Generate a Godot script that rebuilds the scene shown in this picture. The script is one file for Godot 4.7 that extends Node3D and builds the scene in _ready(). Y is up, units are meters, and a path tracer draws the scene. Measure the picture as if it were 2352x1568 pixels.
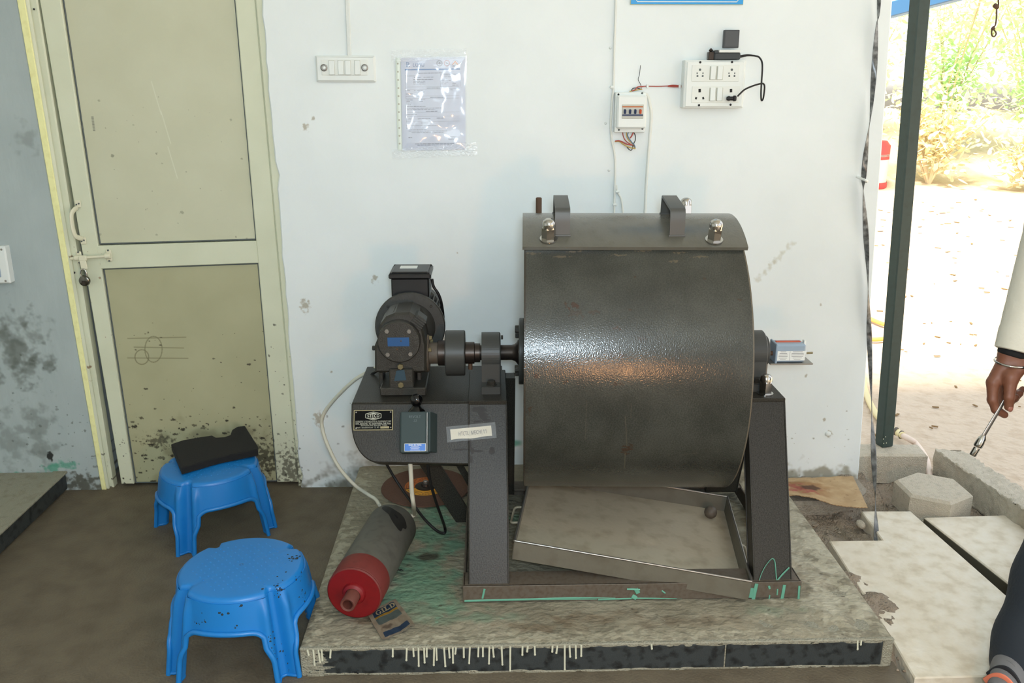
extends Node3D
# A laboratory veranda with an abrasion drum machine on a low concrete plinth. Units are metres, y is up, the back wall is z = 0.
const EYE := Vector3(0.0, 1.38, 2.91)
const LENS := 2050.0                     # focal length for a frame 2352 x 1568
const AY := 0.648                        # drum axis
const AZ := 0.508
const DR := 0.376
const TOP := 0.55                        # top of the motor mount
const PL := 0.08                         # top of the plinth
var look: Basis
var M := {}
var used := {}

func _ready():
	# ---- camera
	look = Basis(Vector3.UP, deg_to_rad(-1.56)) * Basis(Vector3.RIGHT, deg_to_rad(-16.24))
	var cam := Camera3D.new()
	cam.name = "camera"
	add_child(cam)
	cam.transform = Transform3D(look, EYE)
	cam.fov = rad_to_deg(2.0 * atan(784.0 / LENS))
	cam.near = 0.05
	cam.far = 200.0
	cam.current = true
	# ---- sky and exposure
	var env := Environment.new()
	var sm := ProceduralSkyMaterial.new()
	sm.sky_top_color = Color(0.86, 0.89, 0.93)
	sm.sky_horizon_color = Color(1.0, 0.985, 0.96)
	sm.ground_bottom_color = Color(0.55, 0.5, 0.42)
	sm.ground_horizon_color = Color(0.8, 0.78, 0.72)
	sm.sky_energy_multiplier = 1.5
	sm.ground_energy_multiplier = 1.2
	var sky := Sky.new()
	sky.sky_material = sm
	env.background_mode = Environment.BG_SKY
	env.sky = sky
	env.tonemap_mode = Environment.TONE_MAPPER_LINEAR
	env.tonemap_exposure = 0.80
	env.sdfgi_enabled = true
	env.ssao_enabled = true
	env.ssil_enabled = true
	var we := WorldEnvironment.new()
	we.name = "world"
	we.environment = env
	add_child(we)
	# ---- sun: high, from behind the building, never reaching the room
	var sun := DirectionalLight3D.new()
	sun.name = "sun"
	sun.light_color = Color(1.0, 0.95, 0.86)
	sun.light_energy = 5.4
	sun.light_angular_distance = 14.0
	sun.shadow_enabled = true
	add_child(sun)
	sun.look_at_from_position(Vector3.ZERO, Vector3(0.26, -0.90, -0.27))
	# ---- room light: an added panel out of view, standing in for light bounced off the ceiling
	for s in [[Vector3(0.1, 2.38, 3.9), Vector2(1.6, 1.0), 0.8]]:
		var a := AreaLight3D.new()
		a.name = "added_bounce_light"
		a.area_size = s[1]
		a.light_color = Color(0.83, 0.94, 1.0)
		a.light_energy = s[2]
		a.area_range = 12.0
		a.area_attenuation = 2.0
		a.shadow_enabled = true
		add_child(a, true)
		a.position = s[0]
		a.rotation_degrees.x = -40
	# ---- the photographer's own flash, and a warm light added for the drum's orange glint
	var fl := OmniLight3D.new()
	fl.name = "flash"
	fl.light_color = Color(0.86, 0.94, 1.0)
	fl.light_energy = 3.1
	fl.light_size = 0.075
	fl.omni_range = 14.0
	fl.omni_attenuation = 2.0
	fl.shadow_enabled = true
	add_child(fl)
	fl.position = Vector3(0.05, 1.47, 3.0)
	var wl := OmniLight3D.new()
	wl.name = "added_warm_light"
	wl.light_color = Color(1.0, 0.70, 0.44)
	wl.light_energy = 0.9
	wl.light_size = 0.06
	wl.omni_range = 14.0
	wl.omni_attenuation = 2.0
	wl.shadow_enabled = true
	add_child(wl)
	wl.position = Vector3(0.44, 0.80, 2.95)
	make_materials()
	build_room()
	build_yard()
	build_plinth()
	build_machine()
	build_floor_things()
	build_wall_things()
	build_person()

# ---------------------------------------------------------------- lines of sight met with real planes
func ray(px: float, py: float) -> Vector3:
	return look * Vector3((px - 1176.0) / LENS, (784.0 - py) / LENS, -1.0)
func wz(px: float, py: float, z := 0.0) -> Vector3:
	var d := ray(px, py)
	return EYE + d * ((z - EYE.z) / d.z)
func wy(px: float, py: float, h := 0.0) -> Vector3:
	var d := ray(px, py)
	return EYE + d * ((h - EYE.y) / d.y)
const DP := Vector3(0.36, 0.648, 0.508)          # the drum is turned a little about this point
var turn := Basis(Vector3.UP, deg_to_rad(-2.37))
func on_drum(px: float, py: float, r: float) -> Vector3:
	# where a line of sight meets the drum, in the drum's own unturned axes
	var d := turn.inverse() * ray(px, py)
	var E := turn.inverse() * (EYE - DP) + DP
	var a := d.y * d.y + d.z * d.z
	var oy := E.y - AY
	var oz := E.z - AZ
	var b := oy * d.y + oz * d.z
	var q := maxf(b * b - a * (oy * oy + oz * oz - r * r), 0.0)
	return E + d * ((-b - sqrt(q)) / a)
func turned(n: Node3D):
	n.transform = Transform3D(turn, DP - turn * DP + turn * (n.position + offset_of(n.get_parent())) - offset_of(n.get_parent()))
# the front faces of the left leg and the motor mount lie in one leaning plane
func lean_z(y: float) -> float:
	return lerpf(0.862, 0.645, (y - 0.122) / (TOP - 0.125))
func on_lean(px: float, py: float, off := 0.0) -> Vector3:
	var q := wz(px, py, 0.7)
	for k in 8:
		q = wz(px, py, lean_z(q.y) + off)
	return q
var lean := Basis(Vector3.RIGHT, -atan2(0.217, 0.425))

# ---------------------------------------------------------------- nodes
func free_name(n: String) -> String:
	var k: int = used.get(n, -1) + 1
	used[n] = k
	return n if k == 0 else "%s_%03d" % [n, k]
func thing(called: String, label: String, category: String, at := Vector3.ZERO, group := "") -> Node3D:
	var o := Node3D.new()
	o.name = free_name(called)
	add_child(o)
	o.position = at
	return tag(o, label, category, group)
func tag(o: Node3D, label: String, category: String, group := "") -> Node3D:
	o.set_meta("label", label)
	o.set_meta("category", category)
	if group:
		o.set_meta("group", group)
	return o
func offset_of(n: Node) -> Vector3:
	return Vector3.ZERO if n == self else n.position + offset_of(n.get_parent())
func obj(called: String, mb: MB, m: Material, parent: Node = self, local := false, label := "") -> MeshInstance3D:
	var o := MeshInstance3D.new()
	o.mesh = mb.done()
	o.material_override = m
	if parent == self:
		o.name = free_name(called)
		add_child(o)
	else:
		var n := called
		var k := 0
		while parent.has_node(n):
			k += 1
			n = "%s_%03d" % [called, k]
		o.name = n
		parent.add_child(o)
	if not local:
		o.position = -offset_of(parent)
	if label:
		o.set_meta("label", label)
	return o
func stuff(o: Node3D) -> Node3D:
	o.set_meta("kind", "stuff")
	return o
func struct(called: String, mb: MB, m: Material) -> MeshInstance3D:
	var o := obj(called, mb, m)
	o.set_meta("kind", "structure")
	return o
func again(src: Node3D, at: Vector3, turn: float, label: String) -> Node3D:
	var c: Node3D = src.duplicate()
	c.name = free_name(str(src.name))
	add_child(c)
	c.position = at
	c.rotation.y = turn
	c.set_meta("label", label)
	return c

# ---------------------------------------------------------------- mesh builder
class MB:
	var v := PackedVector3Array()
	var n := PackedVector3Array()
	var t := PackedVector2Array()
	func tri(a: Vector3, b: Vector3, c: Vector3, na: Vector3, nb: Vector3, nc: Vector3, ua := Vector2.ZERO, ub := Vector2.ZERO, uc := Vector2.ZERO):
		if (b - a).cross(c - a).dot(na + nb + nc) > 0.0:
			v.append_array([a, c, b])
			n.append_array([na, nc, nb])
			t.append_array([ua, uc, ub])
		else:
			v.append_array([a, b, c])
			n.append_array([na, nb, nc])
			t.append_array([ua, ub, uc])
	func flat(a: Vector3, b: Vector3, c: Vector3, out: Vector3, ua := Vector2.ZERO, ub := Vector2.ZERO, uc := Vector2.ZERO):
		var m := (b - a).cross(c - a).normalized()
		if m.dot(out) < 0.0:
			m = -m
		tri(a, b, c, m, m, m, ua, ub, uc)
	func quad(a: Vector3, b: Vector3, c: Vector3, d: Vector3, out: Vector3):
		flat(a, b, c, out, Vector2(0, 1), Vector2(1, 1), Vector2(1, 0))
		flat(a, c, d, out, Vector2(0, 1), Vector2(1, 0), Vector2(0, 0))
	func box(center: Vector3, size: Vector3, bev := 0.0, bas := Basis()):
		var h := size / 2.0
		var b := minf(bev, minf(h.x, minf(h.y, h.z)) * 0.95)
		var p := func(x: float, y: float, z: float) -> Vector3: return center + bas * Vector3(x, y, z)
		for ax in 3:
			for s: float in [-1.0, 1.0]:
				var e := Vector3.ZERO
				e[ax] = s
				var i := (ax + 1) % 3
				var j := (ax + 2) % 3
				var q := []
				for k in [[-1, -1], [1, -1], [1, 1], [-1, 1]]:
					var w := Vector3.ZERO
					w[ax] = s * h[ax]
					w[i] = k[0] * (h[i] - b)
					w[j] = k[1] * (h[j] - b)
					q.append(center + bas * w)
				quad(q[0], q[1], q[2], q[3], bas * e)
		if b <= 0.0:
			return
		for ax in 3:
			var i := (ax + 1) % 3
			var j := (ax + 2) % 3
			for si: float in [-1.0, 1.0]:
				for sj: float in [-1.0, 1.0]:
					var q := []
					for k in [[-1, 0], [1, 0], [1, 1], [-1, 1]]:
						var w := Vector3.ZERO
						w[ax] = k[0] * (h[ax] - b)
						w[i] = si * (h[i] - (b if k[1] == 0 else 0.0))
						w[j] = sj * (h[j] - (0.0 if k[1] == 0 else b))
						q.append(center + bas * w)
					var e := Vector3.ZERO
					e[i] = si
					e[j] = sj
					quad(q[0], q[1], q[2], q[3], bas * e)
		for sx: float in [-1.0, 1.0]:
			for sy: float in [-1.0, 1.0]:
				for sz: float in [-1.0, 1.0]:
					flat(p.call(sx * h.x, sy * (h.y - b), sz * (h.z - b)), p.call(sx * (h.x - b), sy * h.y, sz * (h.z - b)), p.call(sx * (h.x - b), sy * (h.y - b), sz * h.z), bas * Vector3(sx, sy, sz))
	func prism(poly: PackedVector2Array, depth: float, xf := Transform3D(), bev := 0.0, uvbox := Rect2()):
		# polygon in local xy, extruded along local +z from 0 to depth; the far face is bevelled; uvbox maps the faces
		var m := poly.size()
		var area := 0.0
		for i in m:
			area += poly[i].cross(poly[(i + 1) % m])
		var s := 1.0 if area > 0.0 else -1.0
		var inner := poly.duplicate()
		if bev > 0.0:
			for i in m:
				var d0 := (poly[i] - poly[(i + m - 1) % m]).normalized()
				var d1 := (poly[(i + 1) % m] - poly[i]).normalized()
				var n0 := Vector2(-d0.y, d0.x) * s
				var n1 := Vector2(-d1.y, d1.x) * s
				var k := (n0 + n1).normalized()
				inner[i] = poly[i] + k * (bev / maxf(k.dot(n0), 0.4))
		var idx := Geometry2D.triangulate_polygon(poly)
		var uvof := func(p: Vector2) -> Vector2: return Vector2((p.x - uvbox.position.x) / uvbox.size.x, 1.0 - (p.y - uvbox.position.y) / uvbox.size.y) if uvbox.size.x > 0.0 else p
		for i in range(0, idx.size(), 3):
			var a := poly[idx[i]]
			var b := poly[idx[i + 1]]
			var c := poly[idx[i + 2]]
			flat(xf * Vector3(a.x, a.y, 0), xf * Vector3(b.x, b.y, 0), xf * Vector3(c.x, c.y, 0), xf.basis * Vector3(0, 0, -1), uvof.call(a), uvof.call(b), uvof.call(c))
			a = inner[idx[i]]
			b = inner[idx[i + 1]]
			c = inner[idx[i + 2]]
			flat(xf * Vector3(a.x, a.y, depth), xf * Vector3(b.x, b.y, depth), xf * Vector3(c.x, c.y, depth), xf.basis * Vector3(0, 0, 1), uvof.call(a), uvof.call(b), uvof.call(c))
		for i in m:
			var j := (i + 1) % m
			var d := (poly[j] - poly[i]).normalized()
			var o := xf.basis * Vector3(d.y * s, -d.x * s, 0)
			var a0 := xf * Vector3(poly[i].x, poly[i].y, 0)
			var b0 := xf * Vector3(poly[j].x, poly[j].y, 0)
			var a1 := xf * Vector3(poly[i].x, poly[i].y, depth - bev)
			var b1 := xf * Vector3(poly[j].x, poly[j].y, depth - bev)
			var ui: Vector2 = uvof.call(poly[i])
			var uj: Vector2 = uvof.call(poly[j])
			flat(a0, b0, b1, o, ui, uj, uj)
			flat(a0, b1, a1, o, ui, uj, ui)
			if bev > 0.0:
				var a2 := xf * Vector3(inner[i].x, inner[i].y, depth)
				var b2 := xf * Vector3(inner[j].x, inner[j].y, depth)
				var o2 := o + xf.basis * Vector3(0, 0, 1)
				flat(a1, b1, b2, o2, ui, uj, uj)
				flat(a1, b2, a2, o2, ui, uj, ui)
	func lathe(prof: Array, xf := Transform3D(), segs := 32, from := 0.0, to := TAU):
		# profile of Vector2(radius, height) turned round local y; edges under 40 degrees are smooth
		var m := prof.size()
		var fn := []
		for i in m - 1:
			var d: Vector2 = (prof[i + 1] - prof[i]).normalized()
			fn.append(Vector2(d.y, -d.x))
		for i in m - 1:
			var p: Vector2 = prof[i]
			var q: Vector2 = prof[i + 1]
			var np: Vector2 = fn[i]
			var nq: Vector2 = fn[i]
			if i > 0 and fn[i - 1].dot(fn[i]) > 0.76:
				np = (fn[i - 1] + fn[i]).normalized()
			if i < m - 2 and fn[i + 1].dot(fn[i]) > 0.76:
				nq = (fn[i + 1] + fn[i]).normalized()
			for k in segs:
				var a := from + (to - from) * k / segs
				var b := from + (to - from) * (k + 1) / segs
				var ca := Vector3(cos(a), 0, sin(a))
				var cb := Vector3(cos(b), 0, sin(b))
				var A := xf * (ca * p.x + Vector3.UP * p.y)
				var B := xf * (cb * p.x + Vector3.UP * p.y)
				var C := xf * (cb * q.x + Vector3.UP * q.y)
				var D := xf * (ca * q.x + Vector3.UP * q.y)
				var nA := (xf.basis * (ca * np.x + Vector3.UP * np.y)).normalized()
				var nB := (xf.basis * (cb * np.x + Vector3.UP * np.y)).normalized()
				var nC := (xf.basis * (cb * nq.x + Vector3.UP * nq.y)).normalized()
				var nD := (xf.basis * (ca * nq.x + Vector3.UP * nq.y)).normalized()
				var u0 := float(k) / segs
				var u1 := float(k + 1) / segs
				var v0 := float(i) / (m - 1)
				var v1 := float(i + 1) / (m - 1)
				if q.x > 1e-6:
					tri(A, C, D, nA, nC, nD, Vector2(u0, v0), Vector2(u1, v1), Vector2(u0, v1))
				if p.x > 1e-6:
					tri(A, B, C, nA, nB, nC, Vector2(u0, v0), Vector2(u1, v0), Vector2(u1, v1))
				elif q.x > 1e-6:
					pass
	func cyl(a: Vector3, b: Vector3, r: float, segs := 32, bev := 0.0, r2 := -1.0):
		var q := r if r2 < 0.0 else r2
		var h := (b - a).length()
		var bb := minf(bev, minf(h * 0.45, minf(r, q) * 0.5))
		var pr := [Vector2(0, 0), Vector2(r - bb, 0)]
		if bb > 0.0:
			pr.append(Vector2(r, bb))
			pr.append(Vector2(q, h - bb))
			pr.append(Vector2(q - bb, h))
		else:
			pr = [Vector2(0, 0), Vector2(r, 0), Vector2(q, h)]
		pr.append(Vector2(0, h))
		lathe(pr, along(a, b), segs)
	static func along(a: Vector3, b: Vector3) -> Transform3D:
		var y := (b - a).normalized()
		var x := y.cross(Vector3(0, 0, 1) if absf(y.z) < 0.9 else Vector3(1, 0, 0)).normalized()
		return Transform3D(Basis(x, y, x.cross(y)), a)
	func hexnut(a: Vector3, b: Vector3, r: float, turn := 0.0):
		var xf := along(a, b)
		xf.basis = xf.basis * Basis(Vector3.UP, turn)
		var h := (b - a).length()
		var poly := []
		for k in 6:
			poly.append(Vector3(cos(TAU * k / 6.0), 0, sin(TAU * k / 6.0)))
		for k in 6:
			var p: Vector3 = poly[k]
			var q: Vector3 = poly[(k + 1) % 6]
			var o := xf.basis * (p + q)
			quad(xf * (p * r), xf * (q * r), xf * (q * r + Vector3.UP * h * 0.85), xf * (p * r + Vector3.UP * h * 0.85), o)
			quad(xf * (p * r + Vector3.UP * h * 0.85), xf * (q * r + Vector3.UP * h * 0.85), xf * (q * r * 0.88 + Vector3.UP * h), xf * (p * r * 0.88 + Vector3.UP * h), o + xf.basis.y)
			flat(xf * (Vector3.UP * h), xf * (p * r * 0.88 + Vector3.UP * h), xf * (q * r * 0.88 + Vector3.UP * h), xf.basis.y)
	func ball(c: Vector3, r: Vector3, segs := 24, rings := 14):
		var at := func(i: int, j: int) -> Vector3:
			var th := PI * i / rings
			var ph := TAU * j / segs
			return Vector3(sin(th) * cos(ph), cos(th), sin(th) * sin(ph))
		for i in rings:
			for j in segs:
				var a: Vector3 = at.call(i, j)
				var b: Vector3 = at.call(i + 1, j)
				var d: Vector3 = at.call(i + 1, j + 1)
				var e: Vector3 = at.call(i, j + 1)
				var q := [a, b, d, e]
				var nn := []
				for k in 4:
					nn.append((q[k] / r).normalized())
				if i < rings - 1:
					tri(c + a * r, c + b * r, c + d * r, nn[0], nn[1], nn[2])
				if i > 0:
					tri(c + a * r, c + d * r, c + e * r, nn[0], nn[2], nn[3])
	static func curve(pts: Array, per := 8, closed := false) -> PackedVector3Array:
		var out := PackedVector3Array()
		var m := pts.size()
		for i in (m if closed else m - 1):
			var p0: Vector3 = pts[(i - 1 + m) % m] if closed or i > 0 else pts[0] * 2.0 - pts[1]
			var p1: Vector3 = pts[i]
			var p2: Vector3 = pts[(i + 1) % m]
			var p3: Vector3 = pts[(i + 2) % m] if closed or i < m - 2 else pts[m - 1] * 2.0 - pts[m - 2]
			for k in per:
				var s := float(k) / per
				out.append(0.5 * (2.0 * p1 + (p2 - p0) * s + (2.0 * p0 - 5.0 * p1 + 4.0 * p2 - p3) * s * s + (3.0 * p1 - p0 - 3.0 * p2 + p3) * s * s * s))
		if not closed:
			out.append(pts[m - 1])
		return out
	func tube(path: PackedVector3Array, r: float, segs := 10, closed := false, rx := -1.0, twist := 0.0, taper := 1.0, up := Vector3.ZERO):
		# round, or flat when rx is given (half width rx, half thickness r), turning by twist along its way
		var m := path.size()
		var w := r if rx < 0.0 else rx
		var rings := []
		var norms := []
		var x := Vector3.ZERO
		for i in m:
			var d := (path[(i + 1) % m] - path[(i - 1 + m) % m]) if closed else (path[mini(i + 1, m - 1)] - path[maxi(i - 1, 0)])
			d = d.normalized()
			if i == 0:
				x = up if up != Vector3.ZERO else (Vector3.UP if absf(d.y) < 0.9 else Vector3.RIGHT)
			x = (x - d * x.dot(d)).normalized()
			var y := d.cross(x)
			var a0 := twist * i / maxf(m - 1, 1)
			var e1 := x * cos(a0) + y * sin(a0)
			var e2 := y * cos(a0) - x * sin(a0)
			var k := lerpf(1.0, taper, float(i) / maxf(m - 1, 1))
			var ring := PackedVector3Array()
			var rn := PackedVector3Array()
			for j in segs:
				var a := TAU * j / segs
				ring.append(path[i] + (e1 * cos(a) * w + e2 * sin(a) * r) * k)
				rn.append((e1 * cos(a) / w + e2 * sin(a) / r).normalized())
			rings.append(ring)
			norms.append(rn)
		for i in (m if closed else m - 1):
			var i2 := (i + 1) % m
			for j in segs:
				var j2 := (j + 1) % segs
				var ua := Vector2(float(j) / segs, float(i) / m)
				var uc := Vector2(float(j + 1) / segs, float(i + 1) / m)
				tri(rings[i][j], rings[i][j2], rings[i2][j2], norms[i][j], norms[i][j2], norms[i2][j2], ua, Vector2(uc.x, ua.y), uc)
				tri(rings[i][j], rings[i2][j2], rings[i2][j], norms[i][j], norms[i2][j2], norms[i2][j], ua, uc, Vector2(ua.x, uc.y))
		if not closed:
			for e in [0, m - 1]:
				var o := (path[0] - path[1]) if e == 0 else (path[m - 1] - path[m - 2])
				for j in range(1, segs - 1):
					flat(rings[e][0], rings[e][j], rings[e][j + 1], o)
	func grid(f: Callable, nu: int, nv: int, out := Vector3.ZERO, thick := 0.0):
		# f(u, v) -> point; smooth normals turned towards out; thick closes it into a sheet
		var p := []
		for j in nv + 1:
			var row := PackedVector3Array()
			for i in nu + 1:
				row.append(f.call(float(i) / nu, float(j) / nv))
			p.append(row)
		var nn := []
		for j in nv + 1:
			var row := PackedVector3Array()
			for i in nu + 1:
				var du: Vector3 = p[j][mini(i + 1, nu)] - p[j][maxi(i - 1, 0)]
				var dv: Vector3 = p[mini(j + 1, nv)][i] - p[maxi(j - 1, 0)][i]
				var c := du.cross(dv).normalized()
				row.append(c)
			nn.append(row)
		if out != Vector3.ZERO:
			var sum := Vector3.ZERO
			for row in nn:
				for c in row:
					sum += c
			if sum.dot(out) < 0.0:
				for j in nv + 1:
					for i in nu + 1:
						nn[j][i] = -nn[j][i]
		for side in (2 if thick > 0.0 else 1):
			for j in nv:
				for i in nu:
					var q := []
					var m := []
					var u := []
					for k in [[0, 0], [1, 0], [1, 1], [0, 1]]:
						var c: Vector3 = nn[j + k[1]][i + k[0]]
						q.append(p[j + k[1]][i + k[0]] - c * (thick * side))
						m.append(-c if side else c)
						u.append(Vector2(float(i + k[0]) / nu, float(j + k[1]) / nv))
					tri(q[0], q[1], q[2], m[0], m[1], m[2], u[0], u[1], u[2])
					tri(q[0], q[2], q[3], m[0], m[2], m[3], u[0], u[2], u[3])
		if thick > 0.0:
			for e in 4:
				var cnt := nu if e < 2 else nv
				for k in cnt:
					var a := Vector2i(k, 0 if e == 0 else nv) if e < 2 else Vector2i(0 if e == 2 else nu, k)
					var b := a + (Vector2i(1, 0) if e < 2 else Vector2i(0, 1))
					var inn := a + ((Vector2i(0, 1) if e == 0 else Vector2i(0, -1)) if e < 2 else (Vector2i(1, 0) if e == 2 else Vector2i(-1, 0)))
					var pa: Vector3 = p[a.y][a.x]
					var pb: Vector3 = p[b.y][b.x]
					quad(pa, pb, pb - nn[b.y][b.x] * thick, pa - nn[a.y][a.x] * thick, pa - p[inn.y][inn.x])
	func text(s: String, size: float, xf: Transform3D, bold := false, serif := false, most := 0.0):
		# lettering of cap height about size, centred on the transform, lying in its xy plane
		var f := SystemFont.new()
		f.font_names = PackedStringArray(["Droid Serif" if serif else "Droid Sans"])
		f.font_weight = 700 if bold else 400
		var tm := TextMesh.new()
		tm.font = f
		tm.text = s
		tm.font_size = 48
		tm.pixel_size = size / 34.0
		tm.depth = 0.0006
		tm.curve_step = 2.0
		var wide := tm.get_aabb().size.x
		if most > 0.0 and wide > most:
			xf.basis = xf.basis * Basis.from_scale(Vector3(most / wide, 1, 1))
		add_mesh(tm, xf)
	func add_mesh(m: Mesh, xf: Transform3D):
		for k in m.get_surface_count():
			var a := m.surface_get_arrays(k)
			var vv: PackedVector3Array = a[Mesh.ARRAY_VERTEX]
			var nn: PackedVector3Array = a[Mesh.ARRAY_NORMAL]
			var ii = a[Mesh.ARRAY_INDEX]
			if ii == null or ii.size() == 0:
				ii = range(vv.size())
			for q in range(0, ii.size() - 2, 3):
				tri(xf * vv[ii[q]], xf * vv[ii[q + 1]], xf * vv[ii[q + 2]], xf.basis * nn[ii[q]], xf.basis * nn[ii[q + 1]], xf.basis * nn[ii[q + 2]])
	func done() -> ArrayMesh:
		var a := []
		a.resize(Mesh.ARRAY_MAX)
		a[Mesh.ARRAY_VERTEX] = v
		a[Mesh.ARRAY_NORMAL] = n
		a[Mesh.ARRAY_TEX_UV] = t
		var m := ArrayMesh.new()
		m.add_surface_from_arrays(Mesh.PRIMITIVE_TRIANGLES, a)
		return m

# ---------------------------------------------------------------- painted surfaces
class Canvas:
	# a picture laid on a plane: u runs right, v runs up (or towards the viewer on floors), both in metres
	var img: Image
	var box: Rect2
	var k: Vector2
	var nz := FastNoiseLite.new()
	var rng := RandomNumberGenerator.new()
	func _init(r: Rect2, w: int, h: int, c0: Color, c1: Color, freq: float, seed_: int, fine := 0.35):
		box = r
		k = Vector2(w / r.size.x, h / r.size.y)
		rng.seed = seed_
		nz.seed = seed_
		nz.frequency = 1.0
		nz.fractal_octaves = 3
		var a := FastNoiseLite.new()
		a.seed = seed_
		a.frequency = freq / k.x
		a.fractal_octaves = 4
		var b := FastNoiseLite.new()
		b.seed = seed_ + 7
		b.frequency = 0.23
		b.fractal_octaves = 3
		var na := a.get_image(w, h).get_data()
		var nb := b.get_image(w, h).get_data()
		var out := PackedByteArray()
		out.resize(w * h * 3)
		var d := c1 - c0
		for i in w * h:
			var q := clampf(na[i] / 255.0 + (nb[i] / 255.0 - 0.5) * fine, 0.0, 1.0)
			out[i * 3] = int(clampf(c0.r + d.r * q, 0.0, 1.0) * 255.0)
			out[i * 3 + 1] = int(clampf(c0.g + d.g * q, 0.0, 1.0) * 255.0)
			out[i * 3 + 2] = int(clampf(c0.b + d.b * q, 0.0, 1.0) * 255.0)
		img = Image.create_from_data(w, h, false, Image.FORMAT_RGB8, out)
	func px(p: Vector2) -> Vector2:
		return Vector2((p.x - box.position.x) * k.x, (box.end.y - p.y) * k.y)
	func put(x: int, y: int, c: Color, a: float):
		if x >= 0 and y >= 0 and x < img.get_width() and y < img.get_height() and a > 0.004:
			img.set_pixel(x, y, img.get_pixel(x, y).lerp(c, minf(a, 1.0)))
	func blot(p: Vector2, r: Vector2, c: Color, a: float, rough := 0.7, soft := 0.6, grain := 9.0):
		var q := px(p)
		var e := r * k
		for y in range(int(q.y - e.y * 1.5), int(q.y + e.y * 1.5) + 1):
			for x in range(int(q.x - e.x * 1.5), int(q.x + e.x * 1.5) + 1):
				var d := Vector2((x - q.x) / e.x, (y - q.y) / e.y)
				var l := d.length() + rough * nz.get_noise_2d(x / k.x * grain + p.x * 3.0, y / k.y * grain + p.y * 5.0)
				put(x, y, c, a * (1.0 - smoothstep(1.0 - soft, 1.0, l)))
	func specks(r: Rect2, count: int, c: Color, a: float, lo: float, hi: float, stretch := 2.0, dense_low := 0.0):
		for i in count:
			var v := rng.randf()
			if dense_low > 0.0:
				v = pow(v, dense_low)
			var p := r.position + Vector2(rng.randf(), v) * r.size
			var s := lerpf(lo, hi, pow(rng.randf(), 3.0))
			blot(p, Vector2(s * rng.randf_range(0.7, stretch), s), c, a * rng.randf_range(0.5, 1.0), 0.5, 0.5, 120.0)
	func line(a: Vector2, b: Vector2, w: float, c: Color, al: float):
		var n := int(((px(b) - px(a)).length()) / maxf(w * k.x * 0.5, 0.5)) + 1
		for i in n + 1:
			var q := px(a.lerp(b, float(i) / n))
			var e := maxf(w * k.x * 0.5, 0.5)
			for y in range(int(q.y - e - 0.5), int(q.y + e + 1.5)):
				for x in range(int(q.x - e - 0.5), int(q.x + e + 1.5)):
					var l := Vector2(x + 0.5 - q.x, y + 0.5 - q.y).length()
					put(x, y, c, al * clampf(e + 0.5 - l, 0.0, 1.0))
	func rect(r: Rect2, c: Color, a := 1.0):
		var q := px(Vector2(r.position.x, r.end.y))
		var e := px(Vector2(r.end.x, r.position.y))
		for y in range(int(q.y), int(e.y)):
			for x in range(int(q.x), int(e.x)):
				put(x, y, c, a)
	func words(p: Vector2, w: float, h: float, c: Color, a: float):
		# a line of print too small to read, as its grey marks
		var x := 0.0
		while x < w:
			var g := minf(rng.randf_range(0.004, 0.014), w - x)
			line(p + Vector2(x, 0), p + Vector2(x + g, 0), h, c, a * rng.randf_range(0.6, 1.0))
			x += g + 0.003
	func texture() -> ImageTexture:
		img.generate_mipmaps()
		return ImageTexture.create_from_image(img)

func noise_tex(size: int, freq: float, seed_: int, oct := 3, kind := FastNoiseLite.TYPE_SIMPLEX_SMOOTH) -> NoiseTexture2D:
	var f := FastNoiseLite.new()
	f.noise_type = kind
	f.seed = seed_
	f.frequency = freq
	f.fractal_octaves = oct
	var t := NoiseTexture2D.new()
	t.width = size
	t.height = size
	t.seamless = true
	t.noise = f
	return t

func plain(name_: String, c: Color, rough: float, metal := 0.0) -> StandardMaterial3D:
	var m := StandardMaterial3D.new()
	m.resource_name = name_
	m.albedo_color = c
	m.roughness = rough
	m.metallic = metal
	M[name_] = m
	return m
func relief(m: StandardMaterial3D, t: Texture2D, cm: float, scale := 1.0, tri := true) -> StandardMaterial3D:
	m.heightmap_enabled = true
	m.heightmap_texture = t
	m.heightmap_scale = cm
	if tri:
		m.uv1_triplanar = true
		m.uv1_world_triplanar = true
		m.uv1_scale = Vector3.ONE * scale
	return m
func mottled(m: StandardMaterial3D, freq: float, seed_: int, cols: Array, scale := 1.0) -> StandardMaterial3D:
	var t := noise_tex(512, freq, seed_, 5)
	var g := Gradient.new()
	g.offsets = PackedFloat32Array([0.08, 0.5, 0.92])
	var soft := PackedColorArray()
	for c: Color in cols:
		soft.append(c.lerp(Color.WHITE, 0.25 if m.resource_name in ["hammer_paint", "slate_tile", "strap_grey"] else (0.5 if m.resource_name == "stone_slab" else 0.62)))
	g.colors = soft
	t.color_ramp = g
	m.albedo_texture = t
	m.uv1_triplanar = true
	m.uv1_world_triplanar = true
	m.uv1_scale = Vector3.ONE * scale
	return m
func painted(name_: String, c: Canvas, rough: float, bump: Texture2D = null, cm := 0.0) -> StandardMaterial3D:
	var m := plain(name_, Color.WHITE, rough)
	m.albedo_texture = c.texture()
	m.texture_repeat = false
	if bump:
		relief(m, bump, cm, 1.0, false)
	return m

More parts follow.
